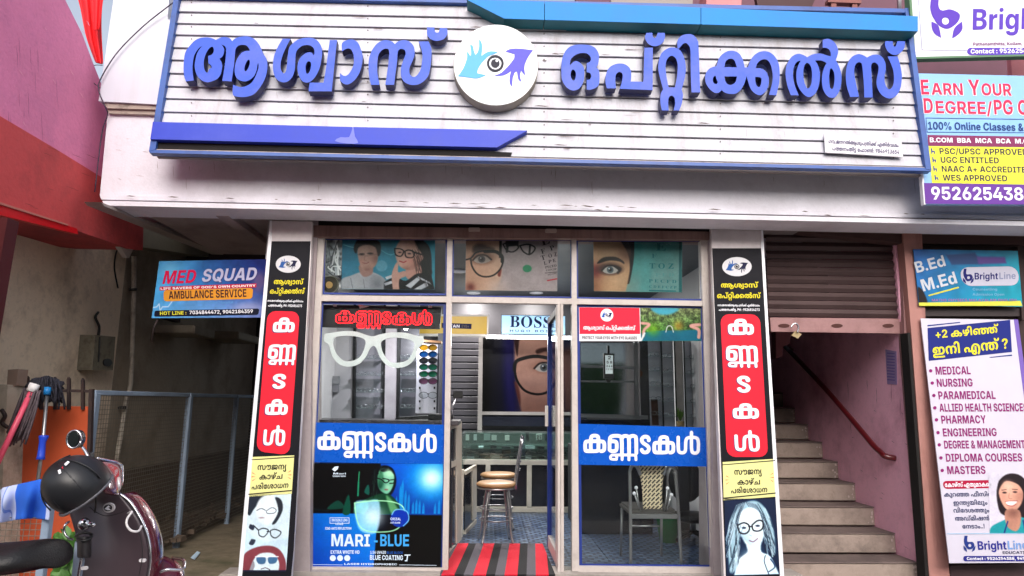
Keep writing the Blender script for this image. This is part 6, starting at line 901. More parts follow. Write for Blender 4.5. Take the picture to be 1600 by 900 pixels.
# raised letters, traced from the photograph in enlarged points: (origin x, origin y, scale)
C = 1
LET = [
 ((290, 50, 6.925), [[(65,620,C),(45,560),(40,450),(55,320),(105,240),(180,170),(270,150),(340,158),(380,178,C),(440,150),(490,148),(530,160),(555,190,C),(600,155),(690,138),(770,155),(830,210),(862,270),(885,325),(915,370),(930,440),(920,540),(890,620),(840,700),(780,760),(700,785),(620,785),(570,770,C),(560,740),(565,655,C),(640,680),(700,670),(765,630),(810,550),(835,470),(830,420,C),(825,440),(815,500),(790,560),(740,605),(690,620),(640,610),(600,580),(582,510),(590,430),(620,360),(670,305),(745,290,C),(720,250),(690,232),(630,235),(595,270),(585,330),(578,420),(550,620,C),(450,614,C),(470,500),(485,380),(492,290),(480,248),(445,228,C),(470,275),(464,330),(445,362),(420,380,C),(440,410),(450,460),(435,540),(400,590),(340,620),(280,628),(220,600),(180,550),(160,480),(160,420),(180,330),(210,275),(240,245,C),(200,268),(160,330),(145,380),(135,460),(138,540),(150,610,C)],
   [(345,250),(360,280),(355,315),(330,340),(300,347,C),(303,428,C),(330,448),(335,475),(312,487),(300,520),(280,522),(258,480),(256,400),(275,330),(310,270)], [(738,390),(742,430),(725,480),(700,512),(685,490),(695,440),(715,400)]]),
 ((420, 50, 6.925), [[(190,165,C),(275,165,C),(225,260),(185,360),(168,440),(175,500),(205,535),(228,500),(240,400),(248,320),(265,250),(310,205,C),(360,170),(450,153),(530,165),(585,215),(610,290),(600,400),(575,500),(530,580),(480,625),(430,630),(385,600),(352,520),(352,430),(385,360),(440,318),(490,310),(525,345,C),(528,290),(505,250),(460,232),(400,240),(350,280),(330,330),(325,420),(320,490),(300,560),(260,610),(210,630),(150,615),(105,560),(88,470),(100,350),(140,250)], [(465,405),(490,420),(490,470),(475,520),(450,537),(437,510),(435,460),(448,420)]]),
 ((420, 50, 6.925), [[(690,178,C),(768,178,C),(745,400),(712,725,C),(465,725,C),(478,632,C),(625,632,C),(655,450)]]),
 ((420, 50, 6.925), [[(820,300,C),(820,215),(870,180),(930,172),(985,200),(1020,270),(1040,350),(1030,450),(1000,540),(950,610),(890,650),(840,645),(800,610,C),(800,530,C),(840,560),(880,550),(920,500),(945,430),(945,350),(925,290),(895,268),(860,275)]]),
 ((560, 40, 6.925), [[(160,725,C),(140,640),(133,500),(150,400),(200,310),(260,260),(320,248),(380,262),(412,290,C),(450,260),(510,248),(570,265),(615,320),(622,400),(600,470),(570,540),(572,610),(610,640),(650,620),(685,560),(700,480),(705,400),(690,330),(665,262,C),(770,262,C),(800,340),(800,440),(785,560),(760,640),(700,700),(640,725),(570,722),(510,690),(478,630),(478,540),(500,470),(525,400),(520,360),(490,342),(460,348),(443,380),(435,480),(420,600),(405,725,C),(312,725,C),(330,600),(345,480),(352,370),(335,342),(300,342),(260,370),(235,420),(225,520),(230,620),(250,725,C)]]),
 ((560, 40, 6.925), [[(755,110,C),(833,112,C),(835,150),(855,168),(880,160),(890,118,C),(968,122,C),(970,180),(940,230),(890,252),(840,255),(790,235),(755,190)]]),
 ((860, 60, 6.43), [[(345,590,C),(380,592),(430,575),(465,540),(472,460),(465,400),(440,370,C),(460,330),(467,250),(440,190),(390,155),(310,145),(220,150),(150,190),(105,280),(95,400),(105,500),(150,570),(210,600),(270,580),(310,520),(322,440),(315,370),(280,325),(230,308),(180,350,C),(190,290),(240,245),(300,228),(350,235),(385,270),(380,310),(345,330,C),(345,420,C),(375,425),(390,455),(375,490),(345,492,C)], [(212,393),(235,415),(238,460),(222,500),(200,490),(187,450),(192,410)]]),
 ((860, 60, 6.43), [[(545,578,C),(530,520),(535,440),(570,370),(640,335),(710,335),(765,370),(785,430),(780,510,C),(905,512,C),(915,175,C),(998,175,C),(995,595,C),(670,582,C),(690,520),(700,450),(685,420),(660,418),(635,440),(628,500),(635,578,C)]]),
 ((1000, 55, 6.21), [[(35,58,C),(90,58,C),(95,95),(115,108),(130,90),(140,58,C),(208,58,C),(208,110),(180,160),(130,185),(80,180),(40,150),(20,100)]]),
 ((1000, 55, 6.21), [[(150,330),(180,250),(240,205),(290,198),(350,220),(390,290),(408,380),(400,480),(368,600,C),(380,650),(370,730),(345,800,C),(290,800,C),(305,740),(300,680),(272,658),(245,680),(240,730),(245,800,C),(180,800,C),(165,720),(170,640),(192,600,C),(165,500),(148,420)], [(270,278),(310,300),(330,360),(325,470),(305,580,C),(245,580,C),(225,480),(215,380),(230,310)]]),
 ((1000, 55, 6.21), [[(330,205,C),(330,130),(370,85),(430,70),(480,80),(520,130),(530,200),(545,628,C),(462,628,C),(455,450),(452,230),(430,170),(390,158),(345,205)]]),
 ((1000, 55, 6.21), [[(592,480),(605,435),(640,395),(700,375,C),(730,290),(790,240),(850,228),(910,250),(950,310),(970,390,C),(1000,385,C),(1030,310),(1080,255),(1150,232),(1220,250),(1275,310),(1300,390),(1300,520),(1270,655,C),(1200,650,C),(1230,540),(1235,450),(1215,360),(1180,315),(1130,315),(1090,350),(1075,395,C),(1130,400),(1180,440),(1200,520),(1180,600),(1130,650),(1080,645),(1030,600),(1000,520),(988,470,C),(970,530),(940,590),(890,635),(830,642),(780,630),(750,605,C),(720,630),(680,630),(630,590),(600,540)],
   [(775,385,C),(790,330),(830,305),(870,320),(895,388,C)], [(775,475,C),(895,475,C),(880,530),(830,557),(790,530)], [(690,468),(700,500),(712,530),(695,548),(670,530),(667,490)], [(1070,480,C),(1120,485),(1128,520),(1115,570),(1090,570),(1072,530)]]),
 ((1200, 60, 6.923), [[(185,695,C),(150,600),(130,480),(140,380),(190,290),(260,252),(320,265),(360,290,C),(420,258),(500,250),(570,270),(610,280,C),(608,235),(585,200),(550,188),(525,190,C),(525,105,C),(580,92),(640,120),(680,180),(688,240),(665,320,C),(700,390),(722,470),(722,560),(700,650),(660,710),(610,722),(560,690),(525,620),(515,520),(530,430),(565,350,C),(510,325),(445,325,C),(480,390),(495,470),(485,580),(450,670),(390,712),(340,700),(285,640),(250,560),(245,460),(260,390),(290,325,C),(250,340),(220,390),(208,470),(225,580),(268,695,C)],
   [(360,350),(395,380),(410,450),(405,560),(380,615),(355,615),(330,560),(318,470),(330,380)], [(615,408),(640,440),(650,510),(640,600),(620,628),(600,600),(592,520),(600,430)]]),
 ((1200, 60, 6.923), [[(815,712,C),(780,600),(770,480),(785,370),(830,290),(895,257),(950,265),(995,292,C),(1050,265),(1110,262),(1160,290),(1190,350),(1195,420),(1180,500),(1190,580),(1225,630),(1260,610),(1278,560),(1280,480),(1265,400),(1215,280,C),(1320,280,C),(1350,380),(1365,480),(1355,600),(1320,680),(1260,725),(1200,722),(1140,680),(1100,600),(1098,520),(1115,440),(1115,380),(1090,350),(1060,348),(1040,380),(1045,500),(1055,718,C),(965,718,C),(960,560),(945,390),(930,348),(900,345),(870,375),(860,450),(875,560),(910,712,C)]]),
 ((1200, 60, 6.923), [[(1190,118,C),(1270,118,C),(1275,165),(1300,172),(1318,118,C),(1400,118,C),(1392,190),(1340,250),(1280,265),(1220,230),(1190,170)]]),
]
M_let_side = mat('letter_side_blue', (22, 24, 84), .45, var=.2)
for (ox, oy, s), cs in LET:
    rings = [[(ox + x / s, oy + y / s) for x, y in smooth_outline(c, 4)] for c in cs]
    o = prism('letter', SG, rings, .066, M_blue, sg, off=.1)
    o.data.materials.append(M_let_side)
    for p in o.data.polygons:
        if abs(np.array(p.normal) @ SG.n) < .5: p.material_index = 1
ap = thing('address_plate', 'small white address plate with two lines at the sign lower right', 'plate')
prism('plate', SG, [[(1284, 213), (1403, 221), (1406, 249), (1286, 242)]], .012, mat('plate_white', (228, 226, 232), .4), ap, off=.04)
lettering(ap, SG, "ഗവ.ജനറൽആശുപത്രിക്ക് എതിർവശം", (1290, 228), (1399, 234.5), 6.4, ink((60, 52, 96)), .042, up=(.06, -1))
lettering(ap, SG, "പത്തനംതിട്ട ഫോൺ: 9846913654", (1295, 239), (1400, 245), 6.4, ink((60, 52, 96)), .042, up=(.06, -1))

# ================================================================== NAME BOARDS ON THE PILLARS
def name_board(lab, side):
    # outline of the whole board (white edge included), then everything laid on its leaning plane
    if side == 'L':
        pl = P3((425, 377, -.13), (486, 377, -.13), (400, 900, -.42)); q = [(422, 345), (487.5, 346), (486, 400), (451, 960), (368, 960), (372, 900)]
        black = [(424.5, 377), (485.5, 377), (459, 860), (455, 900), (453, 940), (377, 940), (378, 900)]; red = [(418.5, 486), (468.5, 487), (452.5, 711), (400.5, 705)]
        lc, lr = (450.5, 413), (19.5, 13.4)
        t1, t2 = ((427.5, 444), (473.5, 444.5)), ((421.5, 459), (475.5, 459)); s1, s2 = ((418, 471.5), (474, 472.5)), ((419, 479), (472, 480))
        gl = [('ka', 426.7, 496, 461.3, 520), ('nna', 418.7, 538, 462.7, 571), ('ta', 426, 584, 447.5, 608), ('ka', 414.6, 623.5, 450.5, 649), ('lla', 411.6, 664, 446.7, 697)]
        yel = [(393.5, 719), (460, 716.5), (456, 766), (388.5, 770)]; yt = [((402, 734.5), (447.5, 733.5)), ((405, 749.5), (442, 748)), ((393, 765), (451, 762))]
        pic = [(388, 773), (455.5, 771), (447, 893), (379, 893)]; up = (.085, -1); burst = ((397, 745, -1), (452, 742, 1))
        edge = [(422, 345), (424.6, 345), (424.6, 377), (378.5, 900), (377.5, 960), (368, 960), (372, 900)]
    else:
        pl = P3((1113, 388, -.13), (1190, 388, -.13), (1180, 900, -.42)); q = [(1111.5, 355), (1192, 357), (1201, 520), (1225, 900), (1229, 960), (1133, 960), (1131, 900), (1112, 388)]
        black = [(1112.5, 388), (1189, 388), (1212, 720), (1219, 900), (1221, 940), (1136, 940), (1134, 900)]; red = [(1125.5, 491), (1187, 491.5), (1200, 714), (1135.5, 714)]
        lc, lr = (1151.3, 416.8), (23, 15)
        t1, t2 = ((1126, 449.5), (1184, 449.5)), ((1120, 466), (1188, 466)); s1, s2 = ((1121, 478.5), (1187, 479)), ((1123, 485.7), (1187, 486))
        gl = [('ka', 1136.7, 498, 1177.8, 524), ('nna', 1134, 539.7, 1184.6, 575), ('ta', 1151, 587, 1173, 614), ('ka', 1144, 630, 1185.7, 655), ('lla', 1146.7, 671.7, 1187, 706)]
        yel = [(1128, 727), (1211, 722), (1211.5, 770), (1130.5, 776)]; yt = [((1146.7, 742), (1190, 741)), ((1151.7, 757.5), (1188, 757)), ((1141.7, 771), (1199, 769))]
        pic = [(1131.5, 779), (1211.5, 779), (1218, 897), (1135, 899)]; up = (-.04, -1); burst = ((1137, 750, -1), (1205, 746, 1))
        edge = [(1189.2, 357), (1192, 357), (1201, 520), (1225, 900), (1229, 960), (1221, 960), (1218.5, 900), (1196.5, 520), (1189.2, 388)]
    t = thing('name_board', lab, 'sign board', group='name boards on the two pillars')
    prism('board', pl, [q], .05, mat('board_white', (214, 206, 208), .5, dirt=(160, 146, 148), dirt_amt=.4), t)
    prism('edge_strip', pl, [edge], .054, mat('edge_white', (232, 234, 240), .35), t, off=.004)
    o = .0015
    shapes(t, pl, [[black]], ink((9, 9, 20)), o, 'black_film'); shapes(t, pl, [[ell(lc[0], lc[1], lr[0], lr[1], 36)]], ink((205, 205, 210)), 2 * o, 'logo_oval')
    logo(t, pl, lc[0], lc[1], lr[0] * .86, lr[1] * 1.15, 2 * o, (30, 30, 40), (40, 84, 150), (24, 24, 60))
    Y = ink((222, 208, 40)); lettering(t, pl, "ആശ്വാസ്", *t1, 8.2, Y, 2 * o, up=up); lettering(t, pl, "ഒപ്റ്റിക്കൽസ്", *t2, 8.2, Y, 2 * o, up=up)
    lettering(t, pl, "ഗവ.ജനറൽആശുപത്രിക്ക് എതിർവശം", *s1, 3.4, W_, 2 * o, up=up); lettering(t, pl, "പത്തനംതിട്ട. PH : 9526816273", *s2, 3.8, W_, 2 * o, up=up)
    rp = shapes(t, pl, [[rquad(red, .06, .24 if side == 'L' else .28)]], ink((232, 30, 52)), 2 * o, 'red_panel')
    sh = (.1 if side == 'L' else -.05)
    for k, a, b, c, d in gl:
        f = lambda rs: [[(x + (d - y) * sh * .9 - (d - b) * sh * .45, y) for x, y in r] for r in rs]
        shapes(rp, pl, [f(band_glyph(k, a - 1.2, b + .6, c - 1.0, d + 1))], ink((60, 20, 90)), 2.5 * o, 'letter_shadow'); shapes(rp, pl, [f(band_glyph(k, a, b, c, d))], W_, 3.2 * o, 'letter')
    yb = [(yel[0][0], yel[0][1] - 3), (yel[1][0], yel[1][1] - 3), (yel[2][0], yel[2][1] + 4), (yel[3][0], yel[3][1] + 3)]
    shapes(t, pl, [[[(yel[0][0] + 1, yel[0][1] - 5), (yel[1][0], yel[1][1] - 5), (yel[2][0], yel[2][1] + 6), (yel[3][0], yel[3][1] + 6)]]], ink((226, 224, 150)), 2 * o, 'yellow_panel')
    dq = ink((26, 22, 26)); shapes(t, pl, [[[(yel[0][0], yel[0][1] - 1.2), (yel[1][0], yel[1][1] - 3.2), (yel[1][0], yel[1][1] - 1.6), (yel[0][0], yel[0][1])]], [[(yel[3][0], yel[3][1] + 1.5), (yel[2][0], yel[2][1] - .5), (yel[2][0], yel[2][1] + 1.3), (yel[3][0], yel[3][1] + 3.3)]]], dq, 3 * o, 'rule')
    for s_, (a, b), h in zip(("സൗജന്യ", "കാഴ്ച", "പരിശോധന"), yt, (10.5, 10, 9.5)): lettering(t, pl, s_, a, b, h * .93, dq, 3 * o, up=up)
    sp = []
    for bx_, by_, d in burst:
        for k in (-1, 0, 1):
            a = k * .55; L_ = 6.5; ex, ey = bx_ + d * L_ * math.cos(a), by_ + L_ * math.sin(a) * 1.0 - 0
            sp.append([[(bx_ - d * 3, by_ + k * 3 - .2), (ex - d * 3, ey + k * 3 - .8), (ex - d * 3, ey + k * 3 + .8)]])
    shapes(t, pl, sp, ink((226, 110, 70)), 3 * o, 'burst_mark')
    if side == 'L':
        A = Art(80, 125, 84, 130); A.fill((196, 222, 238))
        A.poly([(0, 0), (80, 0), (80, 70), (40, 78), (0, 60)], (206, 226, 238), 2, sm=False)
        A.poly([(2, 0, 1), (46, 0, 1), (30, 8), (14, 22), (6, 34), (0, 26)], (38, 48, 62), 1.5); A.poly([(50, 6), (62, 10), (66, 26), (56, 46), (48, 48), (58, 28)], (40, 46, 58), 1.5)
        A.ell(36, 25, 20, 24, (222, 236, 244), 3); A.line([(18, 26), (26, 23), (34, 26)], 1.3, (60, 70, 86)); A.line([(36, 27), (46, 22), (54, 26), (50, 31), (38, 31), (36, 27)], 1.2, (60, 70, 86)); A.ell(28, 38, 5, 1.2, (170, 150, 160), 1)
        A.line([(24, 58), (26, 66), (34, 69), (40, 64), (42, 58), (32, 55), (24, 58)], 1.9, (36, 44, 60)); A.line([(46, 59), (48, 67), (56, 71), (64, 66), (65, 61), (54, 57), (46, 59)], 1.9, (36, 44, 60)); A.line([(40, 60), (46, 61)], 1.8, (36, 44, 60)); A.line([(24, 58), (14, 50)], 2, (36, 44, 60))
        A.poly([(8, 48), (16, 52), (14, 58), (6, 54)], (44, 52, 70), 1); A.poly([(12, 72, 1), (20, 74), (16, 82), (8, 80)], (52, 60, 76), 1)
        A.poly([(0, 100), (10, 90), (30, 84), (52, 84), (68, 92), (78, 108), (80, 125, 1), (0, 125, 1)], (132, 66, 76), 1.5); A.poly([(18, 108), (30, 96), (54, 96), (66, 110), (66, 125, 1), (16, 125, 1)], (212, 230, 240), 2)
        A.poly([(24, 102), (40, 102), (40, 112), (28, 112)], (70, 110, 150), 1.2); A.poly([(46, 102), (62, 102), (60, 111), (48, 112)], (70, 110, 150), 1.2); A.line([(22, 101), (64, 101)], 1.5, (235, 240, 246), k=0); A.line([(34, 121), (42, 119), (50, 122)], 1.4, (80, 60, 72)); A.poly([(12, 125, 1), (18, 108), (22, 116), (18, 125, 1)], (150, 150, 160), 1); A.line([(0, 124), (80, 124)], 3, (24, 28, 60), k=0)
    else:
        A = Art(83, 120, 90, 130); A.fill((30, 52, 78))
        A.poly([(4, 66), (8, 36), (18, 18), (34, 6), (52, 4), (66, 16), (74, 36), (78, 60), (76, 90), (60, 60), (24, 60), (20, 100), (6, 116)], (150, 178, 192), 3)
        for k in range(26):
            u = k / 25; x0 = 20 + 30 * u; A.line([(x0, 10 - 4 * math.sin(3 * u)), (x0 + (-14 if u < .5 else 20) * 1, 44), (x0 + (-22 + 12 * math.sin(k * 2.3) if u < .5 else 27 + 3 * math.sin(k)), 92)], 1.0, ((24, 34, 52) if k % 2 else (176, 200, 214)), .9, .8)
        A.poly([(22, 40), (26, 22), (40, 14), (54, 20), (60, 38), (60, 62), (50, 78), (36, 76), (26, 60)], (214, 234, 246), 3); A.poly([(12, 120, 1), (20, 96), (34, 84), (34, 72), (54, 68), (56, 84), (70, 92), (82, 120, 1)], (206, 230, 246), 2.5)
        A.strands([(4, 66), (8, 36), (18, 18), (34, 6), (30, 40), (24, 60), (20, 100), (6, 116)], (-9, 30), 70, (18, 28, 46), (196, 216, 228), 1.1); A.strands([(52, 4), (66, 16), (74, 36), (78, 60), (76, 90), (62, 70), (60, 38)], (9, 26), 60, (18, 28, 46), (196, 216, 228), 1.1); A.tone([(22, 40), (40, 14), (60, 38), (50, 78), (26, 60)], 26, 66, 14, (130, 160, 184), .6); A.glow(40, 100, 16, (236, 246, 252)); A.line([(20, 42), (30, 38), (38, 42), (38, 50), (32, 55), (23, 53), (20, 42)], 2.6, (44, 44, 58)); A.line([(43, 42), (52, 35), (60, 36), (60, 46), (54, 51), (45, 50), (43, 42)], 2.6, (44, 44, 58)); A.line([(38, 44), (43, 44)], 2.4, (44, 44, 58), k=0)
        A.ell(30, 46, 3.5, 1.8, (50, 60, 80), 1.4); A.ell(52, 43, 3.5, 1.8, (50, 60, 80), 1.4); A.line([(38, 66), (44, 68), (51, 63)], 2.2, (140, 120, 140)); A.line([(38, 57), (42, 59)], 1.2, (150, 176, 196)); A.line([(62, 90), (60, 100), (66, 120)], 1.6, (40, 60, 90)); A.line([(70, 96), (76, 108), (66, 116)], 2, (50, 70, 110))
    A.photo(1.1 if side == 'L' else 1.35, .96, .06); picture(t, pl, pic, A, picture_mat('board_photo_print', .45), 2 * o)
    return t
name_board('tall leaning name board on the left pillar, sunhat woman picture at its foot', 'L')
name_board('tall leaning name board on the right pillar, long haired woman picture at its foot', 'R')

# ================================================================== AMBULANCE BOARD
MB_ = P3((249, 408, .12), (419, 406, .0), (237, 496, .12)); ms = thing('ambulance_board', 'blue ambulance service board hanging in the alley mouth', 'sign board')
mq = [(249, 408), (423, 405), (414, 496), (237, 497)]
prism('board', MB_, [mq], .02, ink((60, 120, 200)), ms)
A = Art(180, 92, 180, 92); A.grad((70, 160, 225), (22, 40, 110), 20, 60, 160, 0); A.grad((90, 170, 230), (120, 130, 190), 0, 80, 180, 80, np.clip((A.Y - 45) / 30, 0, 1), .8); A.noise(.16, 9); A.noise(.12, 4)
A.glow(18, 14, 14, (150, 205, 235), .7); A.poly([(0, 0, 1), (60, 0, 1), (30, 30), (0, 50, 1)], (90, 180, 235), 25, .6); A.ell(165, 36, 10, 16, (150, 110, 140), 8, .5); A.ell(150, 78, 20, 9, (160, 165, 205), 8, .6)
A.line([(0, 75), (6, 74), (9, 69), (12, 80), (15, 74), (24, 74), (30, 64)], 1.2, (214, 232, 246), 1, k=0)
picture(ms, MB_, mq, A, picture_mat('vinyl_print', .35))
o = .003; lettering(ms, MB_, "MED", (252.5, 444), (305, 442), 20.5, ink((214, 18, 74)), o + .001, slant=.22, up=(.02, -1))
shapes(ms, MB_, [[[(250, 448), (401, 443), (400.5, 449), (249.5, 454)]]], ink((196, 30, 56)), o, 'red_strip')
lettering(ms, MB_, "SQUAD", (315, 441.5), (401, 438.5), 19.5, ink((74, 66, 120)), o, slant=.22, up=(.02, -1)); lettering(ms, MB_, "SQUAD", (314, 440.5), (400, 437.5), 19.5, ink((186, 186, 214)), o + .001, slant=.22, up=(.02, -1))
lettering(ms, MB_, "LIFE SAVERS OF GOD'S OWN COUNTRY", (251, 453), (400, 448), 3.6, W_, o + .001)
shapes(ms, MB_, [[rquad([(256, 453.5), (396, 450), (394.5, 467), (256, 471)], .25, 7)]], ink((222, 150, 48)), o, 'orange_strip')
lettering(ms, MB_, "AMBULANCE SERVICE", (264, 467.5), (386, 464), 12.3, ink((66, 34, 40)), o + .001)
for a, b in (((283, 476), (365, 474)), ((291, 481.5), (353, 480))): lettering(ms, MB_, "Opposite side of Govt. Hospital" if a[1] < 480 else "Pathanamthitta, Kerala", a, b, 3.6, ink((96, 150, 205)), o)
shapes(ms, MB_, [[rquad([(242, 485.5), (405.5, 482), (404, 492), (241, 495)], .3, 15)]], ink((18, 22, 44)), o, 'hotline_strip')
lettering(ms, MB_, "HOT LINE :", (250, 492.5), (292, 491.5), 5.6, ink((220, 214, 60)), o + .001); lettering(ms, MB_, "7034844472, 9042184359", (296, 491.2), (396, 489), 5.6, W_, o + .001)
tube('hanger_wire', [P(247, 498, .13), P(240, 512, .13), P(237, 534, .13)], .006, M_bar, ms)

# ================================================================== RIGHT HAND BOARDS
R1 = P3((1422, 0, -.52), (1600, 0, -.5), (1430, 92, -.52)); r1 = thing('education_board', 'white education board with violet logo at the top right corner', 'sign board')
prism('board', R1, [[(1414, -90), (1760, -90), (1760, 84), (1430, 92)]], .05, mat('vinyl_white', (228, 228, 238), .35), r1)
prism('frame_edge', R1, [[(1414, -90), (1418, -90), (1430.5, 92), (1427, 92)]], .06, ink((96, 130, 100)), r1, off=.004)
prism('frame_edge', R1, [[(1428, 89.5), (1760, 81.5), (1760, 84.5), (1428, 92.5)]], .06, _M['ink_608264'], r1, off=.006)
pv = ink((92, 62, 178)); shapes(r1, R1, [[[(1430, -60), (1431, -60), (1441, 77.6), (1512, 78.6), (1512, 79.4), (1440, 78.6)]]], ink((150, 150, 180)), .002, 'border_line')
def zc(pts, ox, oy, s, smo=True): return [(ox + x / s, oy + y / s) for x, y in (smooth_outline(pts, 4) if smo else [p[:2] for p in pts])]
shapes(r1, R1, [[zc([(158, -60, 1), (190, -60, 1), (180, 20), (195, 45), (230, 40), (270, 60), (262, 95), (225, 122), (190, 115), (160, 80), (145, 30)], 1400, 0, 2.725), [(1400 + x / 2.725, y / 2.725) for x, y in ell(210, 90, 15, 15)]],
     [zc([(150, 92, 1), (180, 110), (192, 162, 1), (165, 145), (152, 120)], 1400, 0, 2.725)], [zc([(280, 92, 1), (282, 125), (262, 150), (238, 165, 1), (248, 120)], 1400, 0, 2.725)]], pv, .002, 'logo')
lettering(r1, R1, "BrightLine", (1517, 47), (1712, 44), 33, pv, .002, up=(.03, -1)); lettering(r1, R1, "Pathanamthitta, Kollam, Malappuram", (1520, 71.5), (1640, 70), 5, ink((120, 50, 110)), .002)
shapes(r1, R1, [[rrect(1511, 74.8, 1660, 86.2, 5.5)]], pv, .002, 'contact_pill'); lettering(r1, R1, "Contact : 9526254388, 9496407534", (1516, 84), (1690, 82), 7.2, W_, .003)

R2 = P3((1428, 115, -.53), (1600, 119, -.5), (1444, 319, -.62)); r2 = thing('degree_board', 'pale blue and yellow degree course board beside the shop sign', 'sign board')
prism('board', R2, [[(1427.5, 114.5), (1760, 122), (1760, 321), (1444, 319)]], .03, mat('vinyl_pale_blue', (132, 182, 232), .35, var=.05), r2)
prism('edge', R2, [[(1427, 114), (1429, 114), (1446.5, 319.5), (1443.5, 319.5)]], .034, ink((226, 226, 236)), r2, off=.003)
up = (-.075, -1)
for dx, m_, oo in ((-.9, W_, .002), (.9, W_, .0022), (0, ink((226, 46, 84)), .003)):
    dy = 0 if dx == 0 else .8
    lettering(r2, R2, "E", (1438 + dx, 148 + dy), (1453 + dx, 148.2 + dy), 23.5, m_, oo, up=up); lettering(r2, R2, "ARN", (1455 + dx, 148.3 + dy), (1506 + dx, 148.9 + dy), 18.5, m_, oo, up=up)
    lettering(r2, R2, "Y", (1513 + dx, 149 + dy), (1532 + dx, 149.3 + dy), 24.5, m_, oo, up=up); lettering(r2, R2, "OUR", (1533 + dx, 149.4 + dy), (1581 + dx, 150 + dy), 19, m_, oo, up=up)
    lettering(r2, R2, "D", (1442.5 + dx, 177 + dy), (1459 + dx, 177 + dy), 23.5, m_, oo, up=up); lettering(r2, R2, "EGREE/", (1461 + dx, 177.3 + dy), (1551 + dx, 179 + dy), 19.5, m_, oo, up=up)
    lettering(r2, R2, "PG COURSES", (1552 + dx, 179 + dy), (1700 + dx, 181 + dy), 23, m_, oo, up=up)
nb = ink((34, 54, 130)); shapes(r2, R2, [[[(1446, 184), (1740, 188), (1740, 209), (1448, 207)], [(1447, 185), (1739, 189), (1739, 208), (1449, 206)]]], nb, .002, 'box_outline')
lettering(r2, R2, "100% Online Classes & Open University", (1449, 202.5), (1706, 207), 12, ink((36, 60, 120)), .003, up=up)
shapes(r2, R2, [[[(1449, 211), (1760, 216), (1760, 232), (1450, 228)]]], ink((128, 50, 92)), .002, 'maroon_strip'); lettering(r2, R2, "B.COM  BBA  MCA  BCA  M.COM  MBA  MSC", (1452, 222.5), (1688, 226), 7.4, W_, .003, up=up)
shapes(r2, R2, [[[(1450.5, 228.5), (1760, 232.5), (1760, 291), (1456, 286)]]], ink((236, 230, 70)), .0025, 'yellow_block')
dk = ink((48, 44, 70))
for i, (s_, x0, x1, y) in enumerate((("PSC/UPSC APPROVED", 1467, 1606, 241), ("UGC ENTITLED", 1469, 1561, 254.6), ("NAAC A+ ACCREDITED", 1470.5, 1612, 268.6), ("WES APPROVED", 1472.5, 1574, 282.5))):
    lettering(r2, R2, s_, (x0, y), (x1, y + (x1 - x0) * .012), 9.4, dk, .0035, up=up); x = x0 - 13
    shapes(r2, R2, [[[(x, y - 9), (x + 2, y - 9), (x + 2.4, y - 5), (x + 6, y - 5.5), (x + 6.5, y), (x + 5, y), (x + 4.4, y - 3.2), (x + 2.6, y - 3), (x + 2.2, y - .3), (x + .8, y - .3)]]], ink((50, 70, 140)), .0035, 'tick')
shapes(r2, R2, [[[(1443, 286), (1760, 292), (1760, 321), (1445, 318.5)]]], ink((104, 60, 150)), .003, 'purple_strip'); lettering(r2, R2, "9526254388", (1454, 312), (1616, 313.5), 20, W_, .004, up=up)

# ================================================================== RIGHT: POSTERS, PILASTER, SHUTTER, STAIRS
rw = thing('side_shop_wall', 'salmon pilaster and dark framed recess carrying the posters', 'wall')
prism('pilaster', PY(-.02), [[(1423, 352), (1440, 352), (1447, 520), (1484, 900), (1488, 960), (1458, 960), (1452, 900), (1424, 520), (1412, 380), (1411, 352)]], .09, M_pilaster, rw)
prism('dark_recess', PY(.06), [[(1420, 340), (1760, 345), (1760, 960), (1470, 960)]], .1, M_dark, rw)
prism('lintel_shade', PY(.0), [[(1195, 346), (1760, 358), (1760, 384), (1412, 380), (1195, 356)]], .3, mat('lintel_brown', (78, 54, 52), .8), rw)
prism('mullion', PY(0.0), [[(1590, 385), (1596, 385), (1604, 500), (1597, 500)]], .05, M_dark, rw)
prism('cross_frame', PY(.02), [[(1432, 480), (1760, 484), (1760, 494), (1436, 494)]], .04, mat('recess_frame', (54, 44, 46), .6), rw)
prism('sill_panel', PY(.02), [[(1484, 884), (1760, 878), (1760, 960), (1490, 960)]], .04, mat('sill_maroon', (74, 52, 56), .6), rw)
prism('jamb_gap_strip', PY(-.03), [[(1418, 520), (1422, 520), (1451, 900), (1455, 960), (1450, 960), (1446, 900)]], .1, M_grime_gap, rw)  # black strip set in the dark gap between stair wall and pilaster
PB = PY(-.04); bp_ = thing('course_poster', 'torn teal poster with slanted white course letters above the tall poster', 'poster')
prism('sheet', PB, [[(1427, 389.5), (1590, 392), (1597.5, 479.5), (1436, 475)]], .006, ink((40, 130, 190)), bp_)
A = Art(170, 88, 130, 66); A.grad((34, 92, 170), (20, 150, 175), 0, 0, 120, 90); A.noise(.2, 7); A.poly([(0, 62), (8, 66), (14, 84), (6, 88), (0, 88)], (34, 24, 26), 2); A.poly([(52, 8, 1), (100, 4, 1), (110, 22, 1), (60, 24, 1)], (40, 70, 120), 3); A.poly([(102, 10, 1), (148, 10, 1), (150, 20, 1), (104, 22, 1)], (90, 66, 140), 3)
picture(bp_, PB, [(1427, 389.5), (1590, 392), (1597.5, 479.5), (1436, 475)], A, picture_mat('vinyl_print', .35))
W2 = ink((206, 212, 222)); lettering(bp_, PB, "B.Ed", (1431, 427), (1479, 415), 17.5, W2, .004, slant=-.05); lettering(bp_, PB, "M.Ed", (1441, 456), (1497, 442), 19, W2, .004, slant=-.05)
shapes(bp_, PB, [[[(1450, 461), (1497, 448), (1498, 450), (1451, 463)]]], ink((216, 216, 70)), .004, 'underline'); shapes(bp_, PB, [[rquad([(1498, 418), (1589, 416), (1593, 446), (1504, 447)], .45, 3)]], ink((196, 196, 214)), .0035, 'white_pill')
